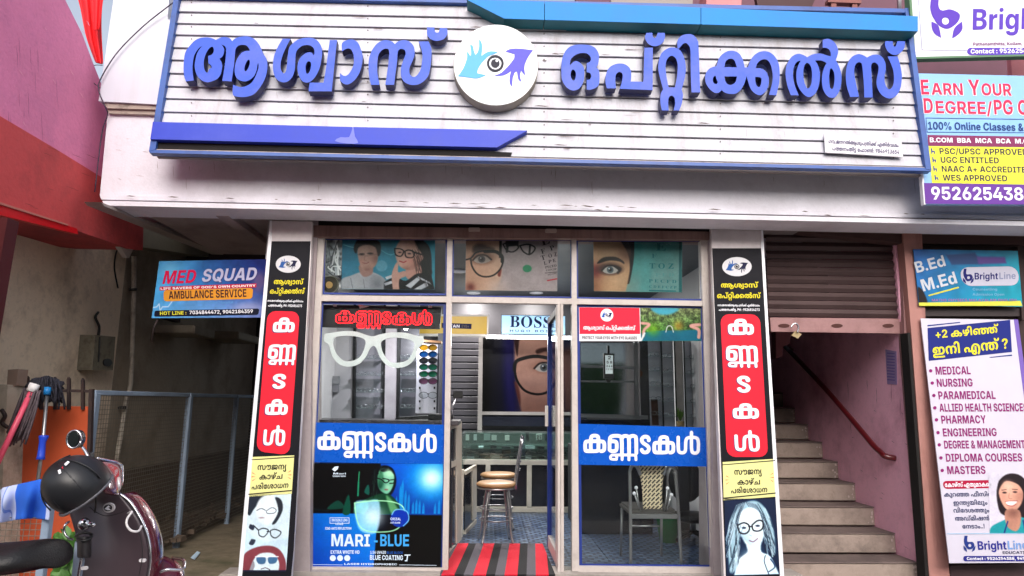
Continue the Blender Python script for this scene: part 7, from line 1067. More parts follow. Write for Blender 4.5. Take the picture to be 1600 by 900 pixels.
def blogo(par, pl, ox, oy, s, m, off): shapes(par, pl, [[zc([(20, 0, 1), (35, 0, 1), (34, 30), (60, 32), (70, 50), (60, 66), (38, 70), (22, 50), (16, 25)], ox, oy, s), [(ox + x / s, oy + y / s) for x, y in ell(46, 50, 8, 8)]], [zc([(14, 50, 1), (28, 66), (32, 84, 1), (16, 70)], ox, oy, s)], [zc([(76, 50, 1), (72, 72), (56, 84, 1), (62, 66)], ox, oy, s)]], m, off, 'logo')
nv = ink((34, 34, 110)); blogo(bp_, PB, 1500, 420, 3.6, nv, .0045); lettering(bp_, PB, "Bright", (1521.5, 437), (1559, 436.5), 10.5, nv, .0045); lettering(bp_, PB, "Line", (1560, 436.5), (1587, 436), 10.5, ink((140, 146, 178)), .0045)
for s_, x0, x1, y in (("Counselling", 1519, 1558, 454), ("Admission Open", 1519, 1569, 462), ("MATHS PHYSICS MALAYALAM ENGLISH", 1455, 1588, 471)): lettering(bp_, PB, s_, (x0, y), (x1, y), 4, ink((110, 170, 205) if y < 470 else (150, 110, 170)), .0035)
shapes(bp_, PB, [[[(1435, 473), (1594, 470), (1597, 478), (1436, 478)]]], ink((214, 214, 80)), .0035, 'yellow_strip')

PT = P3((1439, 498, -.05), (1600, 500, -.05), (1484, 880, -.16)); tp = thing('admission_poster', 'tall white poster listing courses with a smiling woman in teal', 'poster')
tq = [(1438.5, 497.5), (1590, 499.5), (1640, 879), (1483.5, 880)]
prism('sheet', PT, [tq], .008, mat('poster_white', (206, 202, 218), .4, var=.04), tp)
prism('blue_edge', PT, [[(1584, 499), (1590.5, 499.5), (1640.5, 879), (1634, 879)]], .01, ink((120, 96, 180)), tp, off=.002)
shapes(tp, PT, [[[(1449, 512.5), (1578, 499.8), (1581, 550), (1451, 564)]]], ink((30, 42, 124)), .002, 'title_box'); shapes(tp, PT, [[[(1449, 508), (1500, 503), (1500, 504.5), (1449, 510)]], [[(1545, 558), (1581, 554), (1581, 556), (1548, 559)]]], nb, .002, 'rule')
YY = ink((226, 216, 50)); u2 = (-.1, -1); lettering(tp, PT, "+2 കഴിഞ്ഞ്", (1461, 529), (1559, 520), 12.5, YY, .003, up=u2); lettering(tp, PT, "ഇനി എന്ത് ?", (1457, 555.5), (1576, 544.5), 16, YY, .003, up=u2)
mg = ink((138, 30, 108))
for s_, x0, x1, y, xb in (("MEDICAL", 1461.5, 1517, 585.5, 1454), ("NURSING", 1463.5, 1520.5, 604.5, 1456.5), ("PARAMEDICAL", 1466, 1556, 624, 1459), ("ALLIED HEALTH SCIENCES", 1468, 1606, 643.3, 1460.5), ("PHARMACY", 1470.5, 1541, 662, 1463), ("ENGINEERING", 1473, 1558, 682, 1465.5), ("DEGREE & MANAGEMENT", 1475, 1602, 701, 1467.5), ("DIPLOMA COURSES", 1477.5, 1598, 721.5, 1470), ("MASTERS", 1479.5, 1540.5, 741, 1472)):
    lettering(tp, PT, s_, (x0, y), (x1, y - .6), 12.6, mg, .002, up=u2); shapes(tp, PT, [[ell(xb, y - 6, 2.7, 2.7, 12)]], mg, .002, 'bullet')
shapes(tp, PT, [[rquad([(1472.5, 751.5), (1549.5, 750), (1553, 762.5), (1474.5, 764)], .4, 5)]], ink((170, 20, 62)), .002, 'red_pill'); lettering(tp, PT, "കോഴ്സ് ഏതുമാകട്ടെ", (1476, 761), (1549, 760), 7.2, W_, .003, up=u2)
for s_, x0, x1, y in (("കുറഞ്ഞ ഫീസിൽ", 1475, 1554.5, 776), ("ഇന്ത്യയിലും", 1489.5, 1543, 789), ("വിദേശത്തും", 1489.5, 1546, 801), ("അഡ്മിഷൻ", 1492, 1546, 813.5), ("നേടാം..!", 1503.5, 1539, 826)): lettering(tp, PT, s_, (x0, y), (x1, y - .5), 7.2, ink((54, 60, 100)), .002, up=u2)
A = Art(70, 100, 96, 130); A.fill((206, 202, 218)); A.poly([(14, 60), (12, 30), (20, 10), (34, 2), (52, 6), (64, 26), (66, 60), (56, 90), (40, 70), (22, 70)], (44, 34, 40), 2)
A.poly([(0, 99, 1), (3, 88), (20, 78), (34, 72), (50, 74), (70, 84, 1), (70, 100, 1), (0, 100, 1)], (38, 150, 160), 1.5); A.poly([(24, 62), (24, 86), (36, 96), (44, 84), (44, 62)], (186, 136, 118), 2); A.poly([(15, 34), (18, 16), (32, 10), (48, 18), (52, 36), (46, 54), (34, 64), (22, 56)], (214, 164, 144), 2)
A.poly([(14, 34), (16, 14), (34, 4), (52, 16), (54, 34), (46, 20), (28, 14), (18, 24)], (44, 34, 40), 2); A.ell(24, 33, 3.2, 1.5, (50, 36, 40), 1.2); A.ell(40, 32, 3.2, 1.5, (50, 36, 40), 1.2); A.line([(20, 29), (27, 28)], 1.2, (70, 44, 44)); A.line([(36, 27.5), (44, 28)], 1.2, (70, 44, 44)); A.line([(31, 34), (30, 42), (34, 43)], 1, (180, 124, 108)); A.poly([(25, 48), (32, 47), (42, 47), (36, 53), (28, 53)], (240, 236, 236), 1); A.line([(24, 47.5), (33, 46.5), (43, 46.5)], 1, (176, 84, 88)); A.line([(26, 53), (34, 55), (40, 52)], 1.1, (176, 84, 88)); A.line([(26, 80), (20, 99)], 2, (40, 50, 120)); A.line([(48, 78), (50, 99)], 2, (40, 50, 120))
hm = [(14, 60), (12, 30), (20, 10), (34, 2), (52, 6), (64, 26), (66, 60), (56, 90)]; fm = [(15, 34), (18, 16), (32, 10), (48, 18), (52, 36), (46, 54), (34, 64), (22, 56)]; A.tone(fm, 50, 40, 10, (150, 96, 84)); A.tone(fm, 34, 64, 9, (160, 104, 92)); A.tone(fm, 30, 22, 9, (236, 196, 176)); A.tone(fm, 22, 42, 5, (226, 140, 126), .4); A.tone([(24, 62), (24, 86), (36, 96), (44, 84), (44, 62)], 34, 66, 9, (120, 80, 72), .7); A.photo(1.05, 1.02, .05)
picture(tp, PT, [(1544, 738), (1612, 738), (1625, 834), (1546, 834)], A, picture_mat('vinyl_print', .35), .003)
shapes(tp, PT, [[[(1479, 833.5), (1640, 832.5), (1640, 834), (1479, 834.5)]]], ink((150, 190, 220)), .0035, 'rule'); blogo(tp, PT, 1501, 837, 3.3, nb, .003)
lettering(tp, PT, "Bright", (1527, 859), (1573, 858.5), 13.5, ink((40, 44, 140)), .003, up=u2); lettering(tp, PT, "Line", (1574, 858.5), (1606, 858), 13.5, ink((120, 156, 214)), .003, up=u2); lettering(tp, PT, "EDUCATION", (1566, 865.5), (1613, 865), 4.2, ink((60, 60, 90)), .003, up=u2)
shapes(tp, PT, [[rrect(1505, 868.5, 1638, 877, 3.5)]], ink((44, 44, 130)), .0025, 'contact_pill'); lettering(tp, PT, "Contact : 9526254388, 9496407534", (1510, 875), (1632, 874.5), 4.6, W_, .0035, up=u2)

# rolling shutter of the stair entry
sh = thing('roller_shutter', 'half raised brown steel roller shutter over the stair entry', 'shutter')
YS = PY(.12); n = 11
for k in range(n):
    a = 352 + k * (143 / n); b = 352 + (k + 1) * (143 / n); x1 = 1409 + k * .5
    f = [(1196 + k * .4, a, .0), (x1, a + 3, .0), (x1, (a + b) / 2 + 3, .018), (x1, b + 2.2, .002), (1196 + k * .4, b - .8, .002), (1196 + k * .4, (a + b) / 2, .018)]
    V = [YS.at(x, y, o_) for x, y, o_ in f]; V += [v + np.array((0, .012, 0)) for v in V]
    mobj('slat', V, [(0, 1, 2, 5), (5, 2, 3, 4), (7, 6, 11, 8), (8, 11, 10, 9), (0, 6, 7, 1), (4, 3, 9, 10)], M_shutter, sh)
prism('bottom_bar', PY(.1), [[(1203, 496), (1410, 498), (1413, 521), (1205, 518)]], .03, mat('shutter_bar_pink', (158, 118, 118), .55, dirt=(100, 66, 62), dirt_amt=.6, dirt_scale=5), sh)
prism('guide_rail', PY(.04), [[(1408, 380), (1413, 380), (1420, 540), (1450, 900), (1444, 900), (1414, 540)]], .08, _M['shutter_bar_pink'], sh)
for x in (1225, 1308, 1388): prism('lock_slot', PY(.097), [ell(x, 509, 9, 3.2, 14)], .004, mat('slot_rust', (74, 38, 34), .8), sh)
pad = thing('padlock', 'open brass padlock hanging from the shutter bar', 'padlock')
prism('lock_body', PY(.04), [[(1243, 517), (1253, 522), (1247, 529), (1237, 524)]], .02, mat('brass', (190, 170, 130), .35, metal=.7), pad)
tube('shackle', [P(1246, 520, .03), P(1247.5, 511, .03), P(1244, 505.5, .03), P(1238.5, 507, .03), P(1236, 512, .03)], .007, M_chrome, pad, 8, 4)

# staircase
stc = thing('staircase', 'grey stone stairs climbing back behind the half raised shutter', 'staircase')
WX = 3.42; base_y = .12; tread = .283; rise = .168
yn = .12; zn = P(1408, 881, .12)[2]
for k in range(15):
    y0 = .12 + k * tread; z1 = zn + k * rise
    bx('step', 2.3, WX, y0, y0 + tread + (.03 if k < 14 else .8), z1 - rise + .02, z1, M_step, stc, bev=.008)
    bx('tread', 2.3, WX - .002, y0 - .006, y0 + tread + .0, z1 + .001, z1 + .012, mat('tread_worn', (112, 98, 94), .75, var=.2, scale=7, dirt=(66, 58, 56), dirt_amt=.7, dirt_scale=4, wear=.5), stc, bev=.004)
    if k < 8:
        for q in range(5):
            s = random.uniform(.005, .012); x = WX - random.uniform(.012, .04 + .05 * (q > 3)); zc_ = z1 - random.uniform(.012, .14); n_ = 6
            mobj('plaster_chip', [(x + s * math.cos(a) * random.uniform(.5, 1.2), y0 - .0025, zc_ + s * 1.3 * math.sin(a) * random.uniform(.5, 1.2)) for a in [2 * math.pi * i / n_ for i in range(n_)]], [tuple(range(n_))], mat('chip_white', (196, 180, 172), .8), stc)
bx('entry_slab', 2.3, 3.5, -.2, .13, G0, zn - rise + .03, M_step, stc, bev=.01)
sw = thing('stair_wall', 'pink painted wall along the right of the stairs', 'wall')
bx('wall', WX, WX + .15, .08, 5.5, G0, 4, M_stwall, sw)
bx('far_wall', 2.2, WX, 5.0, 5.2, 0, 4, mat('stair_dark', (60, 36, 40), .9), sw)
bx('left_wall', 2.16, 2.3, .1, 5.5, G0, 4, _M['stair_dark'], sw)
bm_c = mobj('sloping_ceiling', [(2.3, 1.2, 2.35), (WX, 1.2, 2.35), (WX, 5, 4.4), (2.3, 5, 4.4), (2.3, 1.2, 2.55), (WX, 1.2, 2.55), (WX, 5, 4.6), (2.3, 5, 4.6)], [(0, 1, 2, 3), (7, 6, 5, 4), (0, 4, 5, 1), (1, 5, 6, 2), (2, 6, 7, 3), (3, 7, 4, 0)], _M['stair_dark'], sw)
prism('stair_underside', PY(1.1), [[(1212, 515), (1236, 516), (1234, 537), (1224, 541), (1222, 556), (1213, 560)]], .1, mat('stair_mauve', (150, 96, 100), .8), sw)
hr = thing('handrail', 'maroon tubular handrail sloping down the pink stair wall', 'handrail')
XR = PX(WX); tube('rail', [XR.at(1236, 541, .07), XR.at(1300, 607, .07), XR.at(1360, 676, .07), XR.at(1378, 697, .07), XR.at(1389, 707, .07), XR.at(1396, 713, .07), XR.at(1399, 716, .0)], .024, M_rail, hr, 10, 4)
tube('bracket', [XR.at(1236, 541, .07), XR.at(1240, 547, 0)], .012, M_rail, hr)
scuffs(sw, XR, 1330, 640, 1430, 860, 16, 8, 5, .5, mat('wall_scuff', (146, 96, 112), .9), .003); scuffs(sw, XR, 1300, 530, 1420, 700, 9, 1, 40, .4, _M['wall_scuff'], .003)
nq = [(1384, 546), (1401, 549), (1402, 601), (1387, 600)]
no = thing('wall_notice', 'faded lavender notice sheet pasted on the pink stair wall', 'notice'); prism('sheet', XR, [nq], .003, mat('notice_lavender', (150, 130, 176), .7, dirt=(176, 130, 160), dirt_amt=.6, dirt_scale=14), no, off=.004)
shapes(no, XR, [[[(1387 + k * .02, 551 + k * 4.6), (1399, 552 + k * 4.6), (1399, 553.4 + k * 4.6), (1387, 552.4 + k * 4.6)]] for k in range(10)], ink((104, 88, 150)), .006, 'faded_lines')
# ================================================================== GLAZED SHOP FRONT
gf = thing('glazed_shopfront', 'cream framed glazed shopfront with open middle door', 'shopfront')
F0 = PY(-.035)
def member(c, off=0, name='frame_member', d=.075, m=M_alu): return prism(name, F0, [c], d, m, gf, off=off)
member([(497, 368), (507, 368), (481, 893), (465, 893)]); member([(699, 370), (707, 370), (700, 893), (691, 893)]); member([(893.5, 372), (900.5, 372), (905, 893), (894, 893)])
member([(1095, 374), (1108, 374), (1126, 897), (1112, 897)]); member([(505, 367), (1098, 371), (1098, 375), (505, 371)], -.002)
member([(500, 461), (700, 463), (700, 472), (500, 470)], -.004); member([(706, 463), (895, 466.5), (895, 475), (706, 472)], -.004); member([(900, 466.5), (1098, 470), (1098, 478), (900, 475)], -.004)
member([(470, 886), (694, 888), (694, 896), (468, 895)], -.004); member([(904, 885), (1114, 887), (1114, 896), (904, 894)], -.004)
member([(871, 474), (875.3, 474), (876, 898), (871.5, 898)], 0, 'door_stile'); member([(876, 474), (880, 474), (881.5, 898), (876.8, 898)], -.006, 'door_stile')
GP = PY(0.0)
def pane(c, name='glass_pane'): return prism(name, GP, [c], .006, M_glass, gf)
def film(c, t): # blue border film ring inside a pane
    cx = sum(p[0] for p in c) / 4; cy = sum(p[1] for p in c) / 4
    return [c, [(x + (t if x < cx else -t), y + (t if y < cy else -t)) for x, y in c]]
panes = [([(506, 372), (699, 372.5), (699, 461.5), (504, 460)], 3), ([(707, 373), (894, 374), (894, 466), (706, 464)], 2.5), ([(900, 374.5), (1096, 375), (1098, 470), (900.5, 467)], 3),
         ([(501, 471), (697.5, 473), (692, 888), (480, 886)], 4.5), ([(901, 476), (1098.5, 478), (1113, 887), (905, 885)], 4.5)]
for c, t in panes: pane(c); shapes(gf, GP, [film(c, t)], M_blutape, .0015, 'blue_border_film')
pane([(881, 476), (893, 476), (894, 890), (882, 890)])
# door leaf, swung inwards at right angles
dr = thing('glass_door', 'open glass door leaf swung inward with blue edge', 'door')
XD = PX(.575); dz0, dz1 = .02, P(870, 476, .0)[2] - .01
bx('stile', .56, .60, .74, .80, dz0, dz1, M_blutape, dr); bx('stile', .56, .60, .03, .09, dz0, dz1, M_alu, dr)
bx('rail', .562, .598, .09, .74, dz1 - .06, dz1 - .002, mat('door_rail_dark', (60, 58, 66), .5), dr); bx('rail', .562, .598, .09, .74, dz0, dz0 + .10, M_alu, dr)
bx('glass', .577, .583, .09, .74, dz0 + .10, dz1 - .06, M_glass, dr, bev=0); zh = P(860, 650, .7)[2]
for x in (.545, .602): bx('handle_plate', x - .012, x + .012, .66, .72, zh - .09, zh + .09, ink((220, 214, 206)), dr)
bx('notice_sheet', .584, .586, .2, .55, zh - .42, zh - .14, ink((170, 176, 196)), dr, bev=0)
# films and posters on the glass
def band(lab, q, f, off=.004):
    t = thing('window_band', lab, 'window sticker'); prism('film', GP, [q], .001, M_band, t, off=off)
    shapes(t, GP, [r for r in band_word(f)], W_, off + .0015, 'letter'); return t
def fR(x, y): return (900 + x / 8, 660 + y / 8 - (x - 100) * .0004)
def fL(x, y):
    px, py = 900 + x / 8, 660 + y / 8; return (495.6 + (px - 911) * 1.0235, py - 5.0 + (px - 911) * .008)
band('blue band with white lettering on the left window', [(490, 660), (694, 663.5), (693.5, 725), (486.5, 722)], fL)
band('blue band with white lettering on the right window', [(903.5, 662), (1103, 668), (1105, 729), (904, 726)], fR)
vp = picture_mat('vinyl_print', .35)
# blue lens poster
A = Art(205, 168, 250, 205); z = lambda x, y: ((x - 62) / 3.63, (y - 262) / 3.55)
A.fill((4, 92, 196)); A.grad((2, 70, 178), (10, 120, 214), 0, 165, 60, 100)
up_ = A.mpoly([(0, 0), (205, 0), (205, 81), (0, 81)], 1, False); A.put(up_, (10, 10, 22)); A.poly([(108, 0), (205, 0), (205, 81), (108, 81)], (8, 80, 180), 1, sm=False)
A.grad((4, 96, 214), (3, 44, 130), 150, 0, 130, 80, A.mpoly([(118, 0), (205, 0), (205, 81), (118, 81)], 10, False)); A.glow(188, 24, 36, (30, 190, 250), .8); A.glow(188, 23, 19, (214, 250, 255), 1)
for x, h in ((128, 16), (134, 20), (140, 38), (143, 46), (148, 30), (153, 24), (160, 12), (165, 16), (170, 14), (176, 10), (194, 10), (200, 16)): A.poly([(x - 2, 80), (x - 1.6, 80 - h), (x + .5, 76 - h - 4), (x + 1.8, 80 - h), (x + 2, 80)], (30, 150, 220), 1, .8, sm=False)
A.line([(74, 52), (75, 14)], 1.2, (60, 170, 120), k=0); A.line([(74.5, 52), (74.5, 30)], 2.6, (40, 130, 100), k=0); A.poly([(28, 74), (44, 60), (54, 72)], (24, 70, 60), 1); A.poly([(52, 80), (60, 50), (64, 80)], (20, 80, 66), 1); A.line([(2, 74), (30, 77)], 2, (30, 60, 56), 2, .7); A.poly([(84, 46), (90, 34), (92, 50)], (30, 90, 80), 1)
A.poly([(96, 54), (92, 26), (98, 10), (114, 3), (128, 10), (133, 30), (126, 50), (110, 56)], (18, 24, 30), 2)
A.poly([(68, 80, 1), (72, 66), (90, 56), (104, 50), (120, 48), (136, 62), (142, 80, 1), (120, 82, 1), (90, 82, 1)], (26, 70, 50), 2); A.poly([(70, 72), (86, 60), (92, 68), (84, 82)], (80, 200, 110), 3, .8); A.poly([(118, 52), (130, 62), (140, 80), (128, 82)], (120, 190, 130), 3, .7)
A.poly([(104, 22), (108, 10), (120, 8), (129, 18), (128, 36), (121, 48), (112, 46), (106, 38)], (120, 190, 160), 2); A.poly([(104, 22), (110, 10), (114, 30), (108, 40)], (50, 110, 80), 3, .8); A.poly([(108, 10), (124, 6), (130, 18), (122, 12), (112, 14)], (20, 26, 32), 1.5)
A.line([(104, 24), (110, 26), (116, 31), (121, 29), (121, 26), (112, 24)], 1.8, (14, 18, 24)); A.line([(121, 27), (130, 26), (129, 31), (123, 32)], 1.8, (14, 18, 24)); A.ell(118, 42, 3, 1.3, (150, 80, 90), 1)
A.line([(132, 110), (205, 82)], .1, (0, 0, 0)); A.poly([(106, 82), (205, 82), (205, 168), (103, 168)], (8, 10, 20), 1, sm=False)
A.poly([(70, 64), (90, 60), (108, 62), (107, 108), (88, 112), (76, 100)], (150, 214, 248), 3, .8); A.glow(100, 86, 16, (225, 246, 255), .8)
A.line([(70, 64), (100, 60), (130, 62), (146, 72), (144, 96), (130, 108), (100, 110), (82, 104), (74, 88), (70, 64)], 1.6, (170, 240, 190), 1.2)
A.ell(140, 88, 14, 14, (10, 60, 170), 1.5); A.line([(128, 82), (134, 74), (150, 76), (154, 90), (146, 100)], 1.4, (120, 190, 240)); mh = [(96, 54), (92, 26), (98, 10), (114, 3), (128, 10), (104, 18), (103, 40), (110, 56)]; A.strands(mh, (-3, 26), 40, (60, 90, 74), (6, 8, 12)); mf_ = [(104, 22), (108, 10), (120, 8), (129, 18), (128, 36), (121, 48), (112, 46), (106, 38)]; A.tone(mf_, 106, 36, 9, (24, 70, 56), .8); A.tone(mf_, 122, 16, 8, (190, 236, 200), .7); A.tone(mf_, 120, 38, 4, (180, 220, 190), .5); A.photo(1.12, .98, .05)
mq = [(487, 722.8), (692.5, 725), (689, 888), (477.5, 886.5)]
ml = thing('lens_poster', 'blue and black lens poster with woman in glasses and city skyline', 'poster'); prism('sheet', GP, [mq], .001, ink((10, 60, 150)), ml, off=.004); picture(ml, GP, mq, A, vp, .0055)
cw = ink((214, 232, 250)); q = lambda x, y: (460 + x / 3.6, 650 + y / 3.6)
lettering(ml, GP, "MARI", q(204, 731), q(428, 733), 19, cw, .0065); lettering(ml, GP, "-BLUE", q(437, 731), q(648, 732), 18.5, ink((60, 160, 232)), .0065)
for s_, a, b, h, c in (("EXTRA WHITE HD", (204, 774), (368, 774), 5.4, cw), ("1.56 UV420", (426, 773), (516, 774), 4.4, cw), ("BLUE BLOCK", (519, 774), (612, 775), 3.8, ink((30, 80, 160))), ("BLUE COATING", (424, 808), (612, 810), 7.6, cw), ("INVISIBLE LENS", (210, 592), (300, 592), 4, cw), ("LENS", (232, 612), (276, 612), 3.6, cw), ("FIND ANTI REFLECTION", (174, 638), (322, 638), 3.8, cw), ("LASER HYDROPHOBIC", (280, 836), (580, 838), 2.8, cw), ("CRIZAL", (540, 585), (600, 586), 4, cw), ("ANTI GLARE", (540, 604), (596, 604), 2.6, cw), ("Mari", (218, 328), (292, 328), 2.6, cw), ("vision lens", (216, 342), (290, 342), 2.8, cw)):
    lettering(ml, GP, s_, q(*a), q(*b), h, c, .0065)
shapes(ml, GP, [[[q(x + 17 * math.cos(t), 798 + 17 * math.sin(t)) for t in np.linspace(0, 6.28, 15)[:-1]]] for x in (217, 258, 298)] + [[[q(200, 570), q(310, 570), q(310, 604), q(200, 604)], [q(203, 573), q(307, 573), q(307, 601), q(203, 601)]]], cw, .0065, 'badge'); shapes(ml, GP, [[[q(620, 778), q(655, 778), q(652, 784), q(640, 784), q(636, 816), q(622, 816), q(622, 811), q(630, 810), q(634, 784), q(620, 784)]], [[q(60, 833), q(272, 835), q(272, 837), q(60, 835)]], [[q(590, 835), q(800, 838), q(800, 840), q(590, 837)]], [[q(212, 300), q(228, 284), q(250, 282), q(244, 300), q(228, 312)]]], cw, .0065, 'mark')
# red banner
rb = thing('window_banner', 'red and white banner with small lake photo at the right window top', 'banner'); prism('sheet', GP, [[(904.5, 480), (1094.5, 482), (1095.5, 533), (905, 533)]], .001, W_, rb, off=.004)
shapes(rb, GP, [[[(905, 480.3), (999, 481.3), (1000, 522), (905.5, 522)]]], ink((222, 40, 66)), .0052, 'red_field'); shapes(rb, GP, [[ell(948, 492.5, 10, 10)]], W_, .0064, 'logo_disc'); logo(rb, GP, 948, 492.5, 9.5, 9.5, .0066, c1=(30, 90, 180), c2=(20, 24, 80))
lettering(rb, GP, "ആശ്വാസ് ഒപ്റ്റിക്കൽസ്", (911, 515), (992, 516), 6.5, W_, .0064); lettering(rb, GP, "PROTECT YOUR EYES WITH EYE GLASSES", (909, 530), (995, 530.5), 4.6, ink((50, 40, 44)), .0064)
A = Art(96, 52, 120, 65); A.grad((120, 130, 90), (60, 110, 50), 0, 0, 0, 40); A.noise(.8, 5); A.noise(.7, 2); A.poly([(18, 0), (60, 0), (50, 9), (30, 10)], (80, 180, 205), 4); A.poly([(0, 40), (20, 36), (96, 34), (96, 52), (0, 52)], (14, 110, 136), 2, sm=False); A.glow(20, 34, 10, (130, 190, 40), .7); A.glow(60, 28, 8, (210, 150, 50), .6)
A.line([(2, 24), (14, 26), (6, 34), (4, 44)], 4, (222, 170, 160), 1.5); A.line([(94, 26), (80, 28), (92, 34), (92, 46)], 5, (222, 170, 160), 1.5); A.line([(6, 40), (0, 52)], 3, (230, 240, 240)); A.line([(40, 38), (43, 29), (49, 29), (52, 38)], 1.2, (220, 230, 226)); A.photo(1.1, .86, .06)
picture(rb, GP, [(1000, 481), (1094.5, 482), (1095.5, 533), (1001, 533)], A, vp, .0055)
# three upper photo posters
p1 = thing('window_poster', 'poster of two young people in glasses behind the upper left pane', 'poster'); PP = PY(.03)
A = Art(145, 82, 190, 108); A.grad((58, 132, 160), (54, 170, 176), 0, 40, 145, 20); A.grad((58, 132, 160), (110, 138, 158), 0, 40, 0, 82, None, .6); A.ell(62, 44, 9, 9, (120, 170, 190), 2, .7); A.line([(2, 10), (20, 14), (30, 4)], 1.2, (120, 190, 205)); A.line([(60, 18), (76, 26), (90, 20), (110, 26)], 1.2, (110, 190, 205), 1, .8)
A.poly([(0, 82, 1), (0, 66), (14, 60), (30, 54), (48, 54), (66, 64), (78, 82, 1)], (176, 176, 182), 2); A.line([(14, 64), (18, 82)], 1, (120, 124, 136)); A.line([(34, 66), (36, 80)], 1, (130, 130, 140)); A.poly([(28, 42), (46, 42), (48, 56), (36, 62), (28, 54)], (166, 130, 122), 2)
A.poly([(24, 24), (26, 12), (40, 8), (54, 14), (56, 30), (52, 44), (40, 52), (30, 46)], (188, 150, 138), 2.5); A.poly([(18, 16), (24, 2), (42, -2), (58, 6), (60, 22), (56, 28), (52, 14), (40, 10), (26, 14), (22, 24)], (34, 26, 26), 2); A.ell(31, 25, 4, 1.6, (44, 34, 36), 1.5); A.ell(44, 24, 4.4, 1.6, (44, 34, 36), 1.5); A.line([(24, 26), (38, 28), (54, 25)], .8, (110, 90, 90), 1, .8); A.line([(32, 39), (38, 40), (42, 38)], 1.2, (150, 90, 92)); A.line([(36, 27), (35, 34), (38, 35)], .8, (160, 120, 110))
A.poly([(112, 4), (124, 2), (136, 14), (140, 40), (140, 82, 1), (116, 60), (108, 30)], (30, 22, 26), 2); A.poly([(92, 0, 1), (120, -4, 1), (124, 16), (124, 34), (114, 48), (102, 50), (90, 44), (84, 30), (84, 14)], (206, 164, 150), 2.5); A.poly([(104, 46), (120, 40), (124, 58), (106, 66), (98, 56)], (196, 150, 138), 2)
A.poly([(112, 0, 1), (126, 0, 1), (130, 26), (122, 20), (114, 6)], (30, 22, 26), 2); A.ell(123, 30, 4, 5, (206, 160, 148), 1.5); A.poly([(66, 70, 1), (84, 62), (100, 68), (118, 56), (138, 60), (145, 82, 1), (66, 82, 1)], (30, 28, 34), 1.5)
for c in ([(68, 62), (84, 56), (86, 60), (70, 66)], [(100, 76), (118, 62), (122, 66), (108, 80)], [(118, 60), (138, 70), (140, 74), (120, 64)], [(66, 72), (78, 68), (80, 72), (68, 76)], [(112, 82), (132, 70), (136, 76), (124, 82)]): A.poly(c, (200, 200, 208), 1, sm=False)
A.poly([(80, 82, 1), (78, 58), (84, 40), (88, 40), (88, 54), (98, 52), (100, 60), (90, 66), (90, 82, 1)], (200, 158, 146), 1.5)
A.line([(82, 18), (84, 26), (92, 28), (96, 20), (90, 16), (82, 16)], 2, (26, 22, 26)); A.line([(98, 20), (100, 29), (110, 30), (113, 22), (104, 18), (98, 20)], 2, (26, 22, 26)); A.line([(113, 22), (124, 25)], 2.4, (26, 22, 26), k=0); A.ell(90, 22, 2.4, 1.2, (70, 60, 64), 1); A.ell(105, 24, 2.6, 1.2, (70, 60, 64), 1); A.line([(90, 36), (96, 38), (100, 36)], 1.8, (170, 60, 72))
gf_ = [(92, 0, 1), (120, -4, 1), (124, 16), (124, 34), (114, 48), (102, 50), (90, 44), (84, 30), (84, 14)]; bf_ = [(24, 24), (26, 12), (40, 8), (54, 14), (56, 30), (52, 44), (40, 52), (30, 46)]
A.tone(gf_, 120, 40, 12, (140, 90, 80), .6); A.tone(gf_, 94, 8, 9, (236, 204, 190), .6); A.tone(gf_, 106, 36, 6, (224, 140, 128), .4); A.tone(gf_, 100, 50, 7, (130, 84, 76), .6); A.tone(bf_, 54, 32, 9, (126, 88, 80), .6); A.tone(bf_, 34, 16, 8, (214, 180, 166), .5); A.tone(bf_, 40, 52, 8, (120, 84, 76), .6); A.tone(bf_, 30, 36, 4, (200, 130, 118), .4)
A.strands([(112, 4), (124, 2), (136, 14), (140, 40), (140, 82), (116, 60), (108, 30)], (8, 34), 50, (64, 46, 44), (12, 8, 10)); A.strands([(18, 16), (24, 2), (42, -2), (58, 6), (60, 22), (52, 14), (40, 10), (26, 14)], (9, -5), 40, (76, 58, 52), (14, 10, 12)); A.tone([(0, 82), (0, 66), (30, 54), (66, 64), (78, 82)], 56, 74, 14, (120, 120, 130), .7); A.photo(1.2, .84, .06)
q1 = [(535, 372.8), (680, 373.5), (679, 452.5), (533.5, 452)]; prism('sheet', PP, [q1], .002, ink((80, 140, 160)), p1); picture(p1, PP, q1, A, vp, .001)
def eye(A, cx, cy, s, iris=(70, 80, 90), skin=(120, 80, 66)):
    A.ell(cx, cy - 1, 15 * s, 7 * s, skin, 6 * s, .5); A.poly([(cx - 11 * s, cy + 1 * s), (cx - 4 * s, cy - 5 * s), (cx + 5 * s, cy - 5 * s), (cx + 12 * s, cy + 1 * s), (cx + 4 * s, cy + 5 * s), (cx - 5 * s, cy + 5 * s)], (190, 184, 180), 1.2); A.ell(cx, cy - .4 * s, 4.8 * s, 4.8 * s, iris, 1.2); A.ell(cx, cy - .4 * s, 2.2 * s, 2.2 * s, (14, 12, 16), 1); A.ell(cx - 1.4 * s, cy - 2 * s, 1 * s, 1 * s, (230, 235, 240), .7)
    A.line([(cx - 12 * s, cy + 1 * s), (cx - 5 * s, cy - 5.5 * s), (cx + 5 * s, cy - 6 * s), (cx + 13 * s, cy)], 2.2 * s, (34, 22, 22), 1.2)
p2_ = thing('window_poster', 'poster of an eye in black glasses with tilted letter chart, middle pane', 'poster')
A = Art(143, 83, 190, 110); A.fill((176, 160, 162)); A.grad((198, 154, 132), (206, 170, 150), 0, 40, 60, 40, A.mpoly([(0, 0), (53, 0), (56, 30), (56, 60), (48, 84), (0, 84)], 5, False)); A.grad((0, 0, 0), (0, 0, 0), 0, 0, 0, 1, A.mpoly([(52, 0), (56, 0), (56, 30), (52, 30)], 1, False), .8)
